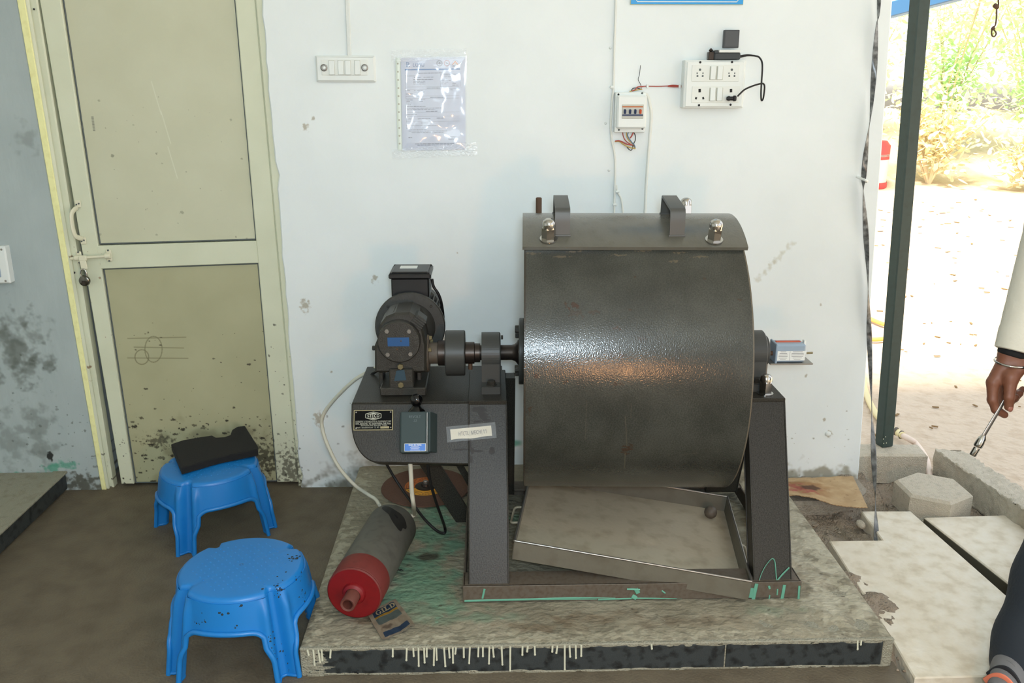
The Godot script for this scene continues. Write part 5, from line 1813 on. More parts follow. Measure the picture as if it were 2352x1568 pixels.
	mb.lathe([Vector2(0.040, -0.045), Vector2(0.060, -0.032), Vector2(0.068, -0.018), Vector2(0.071, -0.006), Vector2(0.0725, 0.0), Vector2(0.098, 0.0), Vector2(0.101, 0.003), Vector2(0.101, 0.013), Vector2(0.099, 0.015), Vector2(0.0, 0.015)], MB.along(mc, mc + ax), 64)
	var mf := obj("motor_flange", mb, M.motor_iron, t)
	for k in 4:
		mb = MB.new()
		var a := PI / 4.0 + PI / 2.0 * k
		var q := mc + Vector3(cos(a) * 0.087, sin(a) * 0.087, 0)
		mb.cyl(q, q + Vector3(0, 0, 0.003), 0.004, 12, 0.001)
		obj("bolt", mb, M.oily_iron, mf)
	# motor body with cooling fins, fan cowl, terminal box
	var mbk := mc + ax * 0.015
	mb = MB.new()
	mb.cyl(mbk, mbk + ax * 0.15, 0.072, 48, 0.003)
	mb.cyl(mbk, mbk + ax * 0.018, 0.084, 48, 0.004)
	for k in 34:
		var a := TAU * k / 34.0
		if absf(wrapf(a - PI / 2.0, -PI, PI)) < 0.5:
			continue
		var r := Vector3(cos(a), sin(a), 0)
		mb.box(mbk + ax * 0.08 + r * 0.078, Vector3(0.016, 0.0035, 0.125), 0.001, Basis(r, Vector3(-r.y, r.x, 0), Vector3.BACK))
	var mo := obj("motor", mb, M.motor_iron, t)
	mb = MB.new()
	mb.cyl(mbk + ax * 0.145, mbk + ax * 0.20, 0.083, 48, 0.008)
	obj("fan_cowl", mb, M.motor_iron, mo)
	mb = MB.new()
	var ta := wz(899, 672, 0.40)
	var tb := wz(985, 645, 0.40)
	var tw := tb.x - ta.x
	mb.box(Vector3((ta.x + tb.x) / 2.0, mc.y + 0.107, 0.34), Vector3(tw, 0.062, 0.12), 0.004)
	var tbx := obj("terminal_box", mb, M.black_plastic, t)
	mb = MB.new()
	mb.box(Vector3((ta.x + tb.x) / 2.0, mc.y + 0.144, 0.34), Vector3(tw + 0.012, 0.014, 0.132), 0.003)
	mb.box(Vector3((ta.x + tb.x) / 2.0, mc.y + 0.153, 0.34), Vector3(tw - 0.004, 0.006, 0.112), 0.002)
	obj("lid", mb, M.black_plastic, tbx)
	mb = MB.new()
	mb.box(Vector3((ta.x + tb.x) / 2.0 - 0.008, mc.y + 0.1565, 0.33), Vector3(0.05, 0.0012, 0.035))
	obj("sticker", mb, M.label_white, tbx)
	for sx in [-1, 1]:
		for sz in [-1, 1]:
			mb = MB.new()
			var q := Vector3((ta.x + tb.x) / 2.0 + sx * (tw / 2.0 - 0.002), mc.y + 0.1505, 0.34 + sz * 0.059)
			mb.cyl(q, q + Vector3(0, 0.004, 0), 0.0042, 12, 0.001)
			obj("screw", mb, M.black_rubber, tbx)
	mb = MB.new()
	var rx := tb.x + 0.004
	mb.tube(MB.curve([Vector3(rx, mc.y + 0.118, 0.32), wz(996, 658, 0.32), wz(1008, 677, 0.32), wz(1015, 702, 0.31), wz(1018, 735, 0.28), wz(1012, 770, 0.25)], 6), 0.0042, 10)
	obj("lead", mb, M.black_rubber, tbx)

func build_counter(t: Node):
	# revolution counter on a plate beyond the right bearing
	var z := AZ
	var a := wz(1782, 790, z + 0.02)
	var b := wz(1848, 831, z + 0.02)
	var c := Vector3((a.x + b.x) / 2.0, (a.y + b.y) / 2.0, z)
	var mb := MB.new()
	var w := b.x - a.x
	var h := a.y - b.y
	mb.box(c, Vector3(w, h, 0.05), 0.005)
	mb.box(c - Vector3(w / 2.0 - 0.002, 0.0, 0.0), Vector3(0.006, h + 0.004, 0.058), 0.002)
	var ct := obj("counter", mb, M.counter_blue, t, false, "pale blue-grey revolution counter")
	mb = MB.new()
	mb.box(c + Vector3(-0.001, h / 2.0 + 0.0002, -0.004), Vector3(w * 0.82, 0.003, 0.013), 0.001)
	obj("number_window", mb, M.red_orange, ct)
	mb = MB.new()
	mb.box(c + Vector3(0.001, -h * 0.12, 0.0252), Vector3(w * 0.92, h * 0.52, 0.001))
	obj("rating_label", mb, M.label_white, ct)
	mb = MB.new()
	for k in 6:
		var y := 0.10 - 0.085 * k
		for s in [[-0.25, 0.3], [0.22, 0.42]]:
			mb.box(c + Vector3(w * s[0], h * y, 0.0259), Vector3(w * s[1] * (0.7 + 0.3 * sin(k * 7.0 + s[0])), 0.0012 if k < 2 else 0.0007, 0.0003))
	mb.box(c + Vector3(-w * 0.03, -h * 0.12, 0.0259), Vector3(0.0006, h * 0.5, 0.0003))
	obj("print", mb, M.ink, ct)
	mb = MB.new()
	mb.cyl(c + Vector3(w / 2.0, -0.006, 0.0), c + Vector3(w / 2.0 + 0.008, -0.006, 0.0), 0.008, 16, 0.001)
	mb.box(c + Vector3(w / 2.0 + 0.001, h / 2.0 - 0.004, 0.0), Vector3(0.006, 0.02, 0.014), 0.001)
	obj("end_cap", mb, M.cream_plastic, ct)
	mb = MB.new()
	mb.cyl(c + Vector3(w / 2.0 + 0.006, -0.007, 0.0), c + Vector3(w / 2.0 + 0.028, -0.006, 0.0), 0.0032, 12, 0.0005)
	obj("reset_spindle", mb, M.plate_bronze, ct)
	mb = MB.new()
	mb.cyl(c + Vector3(-w / 2.0 - 0.018, -0.006, 0.0), c + Vector3(-w / 2.0, -0.006, 0.0), 0.0065, 16, 0.001)
	obj("drive_pin", mb, M.rust, ct)
	mb = MB.new()
	mb.box(c + Vector3(0.003, -h / 2.0 - 0.003, 0.0), Vector3(w + 0.036, 0.004, 0.062), 0.001)
	obj("bracket", mb, M.dull_steel, ct)
	mb = MB.new()
	mb.box(Vector3(c.x - w / 2.0 - 0.019, c.y - h / 2.0 - 0.026, z), Vector3(0.005, 0.05, 0.03), 0.001)
	obj("bracket", mb, M.rust, ct)

# ---------------------------------------------------------------- loose things on floor and plinth
func build_floor_things():
	build_stools()
	var mb := MB.new()
	# slab of black foam lying on the rear stool
	var fz := 0.2275
	var fo := PackedVector2Array()
	for s in [[393, 1019], [420, 1010], [460, 1003], [488, 999], [497, 1004], [515, 1003], [529, 998], [533, 986], [545, 979], [563, 977], [592, 1023], [592, 1031], [500, 1050], [416, 1074]]:
		var q := wy(s[0], s[1], fz + 0.022)
		fo.append(Vector2(q.x, q.z))
	mb = slab(fo, fz, fz + 0.022, 0.003)
	tag(obj("foam_slab", mb, M.black_foam), "torn slab of black foam lying across the rear blue stool", "foam")
	# tray: tilted, left end raised
	var t := thing("steel_tray", "shallow steel tray lying tilted under the drum", "tray", Vector3(0.0575, 0.1673, 0.8041))
	t.basis = Basis(Vector3.UP, deg_to_rad(-8.24)) * Basis(Vector3.BACK, deg_to_rad(-7.21)) * Basis(Vector3.RIGHT, deg_to_rad(-1.63))
	var W := 0.620
	var D := 0.523
	var H := 0.0535
	mb = MB.new()
	mb.grid(func(u: float, v: float) -> Vector3:
		var x := u * W
		var z := -v * D
		return Vector3(x, 0.0025 + 0.002 * sin(u * 5.0) * sin(v * 4.0) - 0.004 * exp(-pow((u - 0.62) / 0.02, 2.0) - pow((v - 0.42) / 0.03, 2.0)), z), 60, 50, Vector3.UP, 0.002)
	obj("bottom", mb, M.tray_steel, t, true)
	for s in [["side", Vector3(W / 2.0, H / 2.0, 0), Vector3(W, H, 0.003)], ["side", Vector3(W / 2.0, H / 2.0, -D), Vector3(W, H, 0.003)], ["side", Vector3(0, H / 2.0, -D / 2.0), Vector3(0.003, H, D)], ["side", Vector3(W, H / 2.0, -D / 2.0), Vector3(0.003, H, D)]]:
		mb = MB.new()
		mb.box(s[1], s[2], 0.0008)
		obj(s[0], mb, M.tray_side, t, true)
	mb = MB.new()
	var c4 := [Vector3(0, H, 0), Vector3(W, H, 0), Vector3(W, H, -D), Vector3(0, H, -D)]
	for k in 4:
		mb.tube(PackedVector3Array([c4[k], c4[(k + 1) % 4]]), 0.0032, 8)
	obj("rolled_rim", mb, M.dull_steel, t, true)
	for s in [[W + 0.001, 1.0], [-0.001, -1.0]]:
		mb = MB.new()
		var q := Vector3(s[0], H * 0.55, -D * 0.30)
		mb.tube(MB.curve([q, q + Vector3(s[1] * 0.022, -0.006, -0.004), q + Vector3(s[1] * 0.024, -0.014, -0.05), q + Vector3(s[1] * 0.022, -0.006, -0.096), q + Vector3(0, 0, -0.1)], 6), 0.0035, 8)
		obj("handle", mb, M.tray_steel, t, true)
	var bp := wy(1635, 1163, 0.125)
	mb = MB.new()
	mb.ball(Vector3(0, 0, 0), Vector3.ONE * 0.0195, 28, 18)
	var ball := obj("steel_ball", mb, M.rusty_steel)
	var lb := t.transform.affine_inverse() * bp
	lb.y = 0.0205 + 0.0025
	lb.x = minf(lb.x, W - 0.024)
	lb.z = maxf(lb.z, -D + 0.024)
	ball.position = t.transform * lb
	tag(ball, "dull steel grinding ball in the far right corner of the tray", "ball")
	# steel cylinder with a red end
	var A := wy(813, 1363, 0.152)
	var B := A + Vector3(0.062, 0.0, -0.36)
	var ax := (B - A).normalized()
	t = thing("steel_cylinder", "heavy grey steel cylinder with a red painted end and pipe stub, lying on the plinth", "cylinder", Vector3(A.x, PL, A.z))
	var R := 0.0705
	mb = MB.new()
	mb.lathe([Vector2(R, 0.075), Vector2(R, 0.352), Vector2(R - 0.004, 0.36), Vector2(0, 0.36)], MB.along(A, B), 56)
	obj("body", mb, M.cylinder_grey, t)
	mb = MB.new()
	mb.lathe([Vector2(R - 0.003, 0.0), Vector2(R, 0.003), Vector2(R, 0.005), Vector2(R - 0.0015, 0.0075), Vector2(R + 0.0003, 0.010), Vector2(R + 0.0003, 0.076)], MB.along(A, B), 56)
	obj("red_band", mb, M.red_worn, t, false, "worn red paint band")
	mb = MB.new()
	mb.lathe([Vector2(0.0, 0.001), Vector2(R - 0.002, 0.001), Vector2(R, 0.004)], MB.along(A, B), 56)
	mb.lathe([Vector2(0.027, -0.006), Vector2(0.030, 0.0), Vector2(0.030, 0.003)], MB.along(A, B), 40)
	mb.lathe([Vector2(0.020, -0.010), Vector2(0.027, -0.006)], MB.along(A, B), 40)
	obj("red_end", mb, M.red_paint, t)
	mb = MB.new()
	mb.lathe([Vector2(0.011, 0.0), Vector2(0.0125, -0.05), Vector2(0.017, -0.052), Vector2(0.0185, -0.050), Vector2(0.0185, 0.002)], MB.along(A, B), 36)
	obj("pipe_stub", mb, M.stub_rust, t)
	mb = MB.new()
	mb.lathe([Vector2(0.0, -0.02), Vector2(0.0118, -0.02)], MB.along(A, B), 28)
	obj("pipe_bore", mb, M.hole, t)
	var cx := MB.along(A, B)
	mb = MB.new()
	mb.grid(func(u: float, v: float) -> Vector3:
		var a := TAU * u
		var r := v * (1.0 + 0.25 * sin(a * 3.0 + 1.0))
		var up := (cx.affine_inverse().basis * Vector3(0.45, 1.0, 0.15)).normalized()
		var th := atan2(up.z, up.x) + cos(a) * r * 0.62
		return cx * Vector3(cos(th) * (R + 0.0006), 0.295 + sin(a) * r * 0.030 + cos(a) * r * 0.03, sin(th) * (R + 0.0006)), 28, 5, Vector3.UP)
	obj("oil_stain", mb, plain("oil_dark", Color(0.11, 0.105, 0.095), 0.55), t)
	# cutting disc lying flat under the motor mount
	var dc := Vector3(-0.213, PL, 0.185)
	t = thing("cutting_disc", "brown cutting disc with a yellow ring label lying flat under the motor mount", "disc", dc)
	mb = MB.new()
	mb.lathe([Vector2(0, 0.002), Vector2(0.146, 0.002), Vector2(0.1475, 0.0035), Vector2(0.146, 0.006), Vector2(0, 0.0065)], Transform3D(Basis(), dc), 72)
	obj("wheel", mb, M.disc_brown, t)
	for s in [[0.15, PI - 0.1, "disc_yellow"], [PI + 0.0, TAU - 0.05, "disc_orange"]]:
		mb = MB.new()
		mb.lathe([Vector2(0.036, 0.0071), Vector2(0.070, 0.0069)], Transform3D(Basis(Vector3.UP, 0.25), dc), 40, s[0], s[1])
		var ring := obj("ring_label", mb, M[s[2]], t)
		mb = MB.new()
		for k in 18:
			var a := lerpf(s[0], s[1], (k + 0.6) / 19.0) - 0.25
			for r in [0.064, 0.056, 0.048]:
				if (k * 7 + int(r * 1000.0)) % 5 != 0:
					mb.box(dc + Vector3(cos(a) * r, 0.0073, sin(a) * r), Vector3(0.007, 0.0003, 0.0016), 0.0, Basis(Vector3.UP, -a - PI / 2.0))
		obj("print", mb, M.ink, ring)
	mb = MB.new()
	mb.lathe([Vector2(0, 0.006), Vector2(0.034, 0.006), Vector2(0.034, 0.0095), Vector2(0.030, 0.011), Vector2(0.016, 0.011), Vector2(0.014, 0.018), Vector2(0.0, 0.0185)], Transform3D(Basis(), dc), 40)
	obj("hub", mb, M.shaft_steel, t)
	mb = MB.new()
	mb.hexnut(dc + Vector3(0, 0.017, 0), dc + Vector3(0, 0.027, 0), 0.0085)
	obj("nut", mb, M.dull_steel, t)
	# crumpled empty sachet
	var pc := Canvas.new(Rect2(0, 0, 1, 1), 256, 256, Color(0.44, 0.39, 0.32), Color(0.50, 0.46, 0.39), 5.0, 91, 0.3)
	pc.rect(Rect2(0.13, 0.74, 0.76, 0.2), Color(0.10, 0.17, 0.24))
	pc.rect(Rect2(0.13, 0.68, 0.76, 0.055), Color(0.50, 0.38, 0.08))
	pc.rect(Rect2(0.13, 0.46, 0.76, 0.21), Color(0.24, 0.29, 0.28), 0.85)
	pc.rect(Rect2(0.13, 0.05, 0.76, 0.15), Color(0.10, 0.17, 0.25))
	pc.blot(Vector2(0.33, 0.32), Vector2(0.2, 0.1), Color(0.33, 0.28, 0.23), 0.8, 0.4, 0.5, 6.0)
	var pm := painted("sachet_print", pc, 0.55)
	var q0 := wy(843, 1408, PL + 0.004)
	var q1 := wy(908, 1374, PL + 0.006)
	var q2 := wy(953, 1436, PL + 0.006)
	var q3 := wy(877, 1470, PL + 0.003)
	var fn := FastNoiseLite.new()
	fn.seed = 8
	fn.frequency = 1.0
	var surf := func(u: float, v: float) -> Vector3:
		return q0.lerp(q1, u).lerp(q3.lerp(q2, u), v) + Vector3(0, 0.0028 * fn.get_noise_2d(u * 4.0, v * 3.0) + 0.003 * sin(u * 7.0 + v * 2.0) * v, 0.002 * sin(u * 12.0) * v)
	t = thing("paper_sachet", "empty crumpled blue and tan paper sachet before the red end of the cylinder", "sachet", (q0 + q2) / 2.0)
	mb = MB.new()
	mb.grid(surf, 24, 20, Vector3.UP, 0.0012)
	obj("wrapper", mb, pm, t)
	mb = MB.new()
	var qx := (q1 - q0).normalized()
	var qz := (q3 - q0).normalized()
	mb.text("GILD", 0.017, Transform3D(Basis(qx, -qz, Vector3.UP), surf.call(0.54, 0.165) + Vector3(0, 0.0022, 0)), true, true)
	obj("lettering", mb, plain("sachet_cream", Color(0.55, 0.5, 0.38), 0.6), t)
	# cables about the machine
	mb = MB.new()
	mb.tube(MB.curve([Vector3(-0.30, 0.60, 0.36), wz(866, 843, 0.33), wz(815, 872, 0.28), wz(764, 922, 0.22), wz(741, 957, 0.2), wz(741, 985, 0.2), wz(752, 1020, 0.22), wz(777, 1070, 0.25), wz(813, 1112, 0.28), wy(845, 1135, PL + 0.02), wy(862, 1146, PL + 0.01), wy(872, 1160, PL + 0.008)], 10), 0.0058, 10)
	tag(obj("cable", mb, M.white_cable), "off-white cable looping from the motor out to the left and down to the plinth", "cable")
	mb = MB.new()
	mb.tube(MB.curve([wz(939, 1036, 0.675), wz(941, 1050, 0.675), wz(944, 1090, 0.66), wz(946, 1130, 0.64), wz(950, 1160, 0.61), wy(951, 1178, PL + 0.025), wy(949, 1184, PL + 0.006), wy(935, 1188, PL + 0.006)], 8), 0.0062, 12)
	tag(obj("cable", mb, M.white_cable), "thick off-white cable hanging straight down from the switch box", "cable")
	mb = MB.new()
	mb.tube(MB.curve([wz(981, 1036, 0.675), wz(982, 1060, 0.67), wz(987, 1100, 0.65), wz(999, 1145, 0.62), wz(1013, 1185, 0.58), wy(1022, 1212, PL + 0.016), wy(1020, 1224, PL + 0.008), wy(1003, 1218, PL + 0.008), wy(978, 1195, PL + 0.03), wy(955, 1166, PL + 0.05), wy(928, 1130, PL + 0.08), wz(905, 1095, 0.36), wz(886, 1062, 0.36)], 8), 0.0042, 10)
	tag(obj("cable", mb, M.black_rubber), "thin black cable hanging in a loop from the switch box to the plinth", "cable")
	mb = MB.new()
	mb.tube(MB.curve([Vector3(-0.315, 0.60, 0.40), wz(866, 850, 0.40), wz(855, 858, 0.39), wz(848, 872, 0.40), wz(845, 882, 0.42)], 6), 0.0042, 8)
	tag(obj("cable", mb, M.black_rubber), "short black cable bending down behind the gear housing onto the mount", "cable")
	# strap of flat cable down the right wall
	var pts := []
	for s in [[2027, -330], [2019, 0], [2014, 60], [2008, 160], [2000, 260], [1990, 340], [1984, 405], [1983, 440], [1988, 520], [1992, 600], [1995, 700], [1997, 780]]:
		pts.append(wz(s[0], s[1], 0.02))
	pts.append_array([wz(2001, 900, 0.08), wz(2005, 1000, 0.17), wz(2008, 1080, 0.26), wz(2011, 1160, 0.34), wz(2013, 1225, 0.415), wz(2014, 1245, 0.43)])
	t = thing("flat_strap", "twisted grey flat strap hanging down the right end of the wall into the slab notch", "strap", pts[17])
	mb = MB.new()
	mb.tube(MB.curve(pts, 10), 0.0012, 10, false, 0.0085, TAU * 3.2)
	obj("strap", mb, M.strap_grey, t)
	mb = MB.new()
	mb.tube(MB.curve([wz(1967, 405, 0.004), wz(1976, 409, 0.014), wz(1986, 413, 0.034), wz(1992, 416, 0.030), wz(1990, 418, 0.010), wz(1980, 414, 0.004)], 5), 0.0022, 8, false, 0.004)
	obj("wall_clip", mb, M.white_plastic, t)

func build_stools():
	var H := 0.232
	var t := thing("plastic_stool", "low round blue plastic stool, nearest the camera, with an empty scuffed seat", "stool", Vector3(-0.616, 0, 0.925), "blue plastic stools")
	# angle k * PI/2 are the legs; radius grows towards the floor
	var notch := func(a: float) -> float:
		var d := wrapf(a * 4.0, -PI, PI) / 4.0       # angle from the nearest leg
		return exp(-pow(d / 0.10, 4.0))
	var ring := func(a: float, y: float) -> Vector3:
		var d := wrapf(a * 4.0, -PI, PI) / 4.0
		var k := (H - y) / H
		var r := 0.151 + 0.038 * k
		r += 0.010 * exp(-pow((absf(d) - 0.17) / 0.07, 2.0)) * smoothstep(0.0, 0.25, k)   # ribs either side of the channel
		r -= 0.016 * exp(-pow(d / 0.085, 4.0))
		return Vector3(cos(a) * r, y, sin(a) * r)
	var mb := MB.new()
	# seat: shallow dome with four notches and a rounded edge
	mb.grid(func(u: float, v: float) -> Vector3:
		var a := u * TAU
		var rim: Vector3 = ring.call(a, H)
		var r := Vector2(rim.x, rim.z).length()
		if v < 0.8:
			var f := v / 0.8
			return Vector3(cos(a) * (r - 0.012) * f, H - 0.004 * f * f, sin(a) * (r - 0.012) * f)
		var e := (v - 0.8) / 0.2 * PI / 2.0
		return Vector3(cos(a) * (r - 0.012 + 0.012 * sin(e)), H - 0.004 - 0.012 * (1.0 - cos(e)), sin(a) * (r - 0.012 + 0.012 * sin(e))), 160, 22, Vector3.UP, 0.003)
	var seat := obj("seat", mb, M.blue_plastic, t, true)
	mb = MB.new()
	for i in range(-6, 7):
		for j in range(-6, 7):
			var p := Vector2(i + 0.5 * (j % 2), j * 0.87) * 0.019
			if p.length() < 0.115:
				mb.ball(Vector3(p.x, H - 0.004 * pow(p.length() / 0.14, 2.0) - 0.0003, p.y), Vector3(0.0035, 0.0012, 0.0022), 8, 4)
	obj("studs", mb, M.blue_plastic, seat, true)
	# apron between seat and arches
	var arch := func(a: float) -> float:
		var d := absf(wrapf(a * 4.0, -PI, PI) / 4.0)
		var s := clampf((d - 0.20) / 0.22, 0.0, 1.0)
		return 0.110 + 0.030 * sqrt(1.0 - pow(1.0 - s, 2.0)) + 0.004 * cos((d - PI / 4.0) * 3.0)
	mb = MB.new()
	mb.grid(func(u: float, v: float) -> Vector3:
		var a := u * TAU
		return ring.call(a, lerpf(H - 0.015, arch.call(a), v)), 240, 10, Vector3.ZERO, 0.003)
	obj("apron", mb, M.blue_plastic, t, true)
	for k in 4:
		var mid := PI / 2.0 * k
		mb = MB.new()
		mb.grid(func(u: float, v: float) -> Vector3:
			var y := lerpf(0.12, 0.0, v)
			var half := lerpf(0.25, 0.155, smoothstep(0.0, 0.5, v)) - 0.015 * v
			return ring.call(mid + (u - 0.5) * 2.0 * half, y), 36, 22, Vector3(cos(mid), 0, sin(mid)), 0.003)
		var leg := obj("leg", mb, M.blue_plastic, t, true)
		mb = MB.new()
		var foot := PackedVector3Array()
		for i in 13:
			var p: Vector3 = ring.call(mid + (i / 12.0 - 0.5) * 0.28, 0.004)
			foot.append(p)
		mb.tube(foot, 0.0042, 8)
		obj("foot_rim", mb, M.blue_plastic, leg, true)
		# rolled lip round the arch between this leg and the next
		var path := PackedVector3Array()
		var m2 := mid + PI / 4.0
		for i in 9:
			var y := lerpf(0.0, 0.10, i / 8.0)
			var v := 1.0 - y / 0.12
			var half := lerpf(0.25, 0.155, smoothstep(0.0, 0.5, v)) - 0.015 * v
			path.append(ring.call(mid + half, y) * Vector3(1.012, 1, 1.012))
		for i in 25:
			var a := lerpf(mid + 0.235, mid + PI / 2.0 - 0.235, i / 24.0)
			path.append((ring.call(a, arch.call(a) + 0.002) as Vector3) * Vector3(1.015, 1, 1.015))
		for i in 9:
			var y := lerpf(0.10, 0.0, i / 8.0)
			var v := 1.0 - y / 0.12
			var half := lerpf(0.25, 0.155, smoothstep(0.0, 0.5, v)) - 0.015 * v
			path.append(ring.call(mid + PI / 2.0 - half, y) * Vector3(1.012, 1, 1.012))
		mb = MB.new()
		mb.tube(path, 0.0066, 10)
		obj("rolled_lip", mb, M.blue_plastic, t, true)
	t.rotation.y = deg_to_rad(-48)
	var rear := again(t, Vector3(-0.885, 0, 0.287), deg_to_rad(-100.0), "low round blue plastic stool by the door with a black foam slab on its seat")
	rear.scale = Vector3(0.97, 0.97, 0.97)
	# grime on the near stool: worn patches that follow its skin
	mb = MB.new()
	var rg := RandomNumberGenerator.new()
	rg.seed = 19
	var inv := t.transform.affine_inverse()
	for s in [[680, 1330, 26, 30], [672, 1280, 14, 8], [550, 1392, 6, 5], [470, 1428, 10, 5], [690, 1360, 12, 16], [583, 1252, 5, 3], [640, 1350, 10, 18], [505, 1410, 30, 8], [650, 1500, 12, 24], [625, 1480, 8, 40], [660, 1540, 8, 16], [700, 1380, 6, 20], [560, 1440, 50, 4], [455, 1432, 14, 6], [610, 1310, 60, 40]]:
		for k in 16:
			var px_: float = s[0] + rg.randfn(0, 0.5) * s[2]
			var py_: float = s[1] + rg.randfn(0, 0.5) * s[3]
			# meet the stool's own surface: seat plane first, then the ring
			var o := inv * EYE
			var d := inv.basis * ray(px_, py_)
			var hit := o + d * ((H - 0.003 - o.y) / d.y)
			var n := Vector3.UP
			if Vector2(hit.x, hit.z).length() > 0.147:
				var found := false
				for i in 400:
					var p := o + d * (1.5 + i * 0.003)
					var rr: Vector3 = ring.call(atan2(p.z, p.x), p.y)
					if p.y < H - 0.008 and Vector2(p.x, p.z).length() < Vector2(rr.x, rr.z).length():
						hit = p
						n = Vector3(p.x, 0, p.z).normalized()
						found = true
						break
				if not found or hit.y < 0.01:
					continue
			var e := rg.randf_range(0.0012, 0.0038)
			mb.lathe([Vector2(e, 0.0), Vector2(e * 0.7, 0.0004), Vector2(0, 0.0005)], MB.along(hit, hit + n), 7)
	obj("grime", mb, M.grime, seat, true, "dark scuffs and grime")

# ---------------------------------------------------------------- things on the wall
func rounded(a: Vector2, b: Vector2, r: float) -> PackedVector2Array:
	var lo := Vector2(minf(a.x, b.x), minf(a.y, b.y))
	var hi := Vector2(maxf(a.x, b.x), maxf(a.y, b.y))
	var p := PackedVector2Array()
	for k in 4:
		var c: Vector2 = [Vector2(hi.x - r, hi.y - r), Vector2(lo.x + r, hi.y - r), Vector2(lo.x + r, lo.y + r), Vector2(hi.x - r, lo.y + r)][k]
		for i in 6:
			p.append(c + Vector2.from_angle(PI / 2.0 * k + PI / 2.0 * i / 5.0) * r)
	return p
func plate(mb: MB, p0: Array, p1: Array, z0: float, z1: float, r := 0.004, bev := 0.002):
	var a := wz(p0[0], p0[1], z1)
	var b := wz(p1[0], p1[1], z1)
	mb.prism(rounded(Vector2(a.x, a.y), Vector2(b.x, b.y), r), z1 - z0, Transform3D(Basis(), Vector3(0, 0, z0)), bev)
func dot(mb: MB, px_: float, py_: float, z: float, r: float, h := 0.001):
	var q := wz(px_, py_, z)
	mb.cyl(q - Vector3(0, 0, 0.001), q + Vector3(0, 0, h), r, 16, h * 0.4)

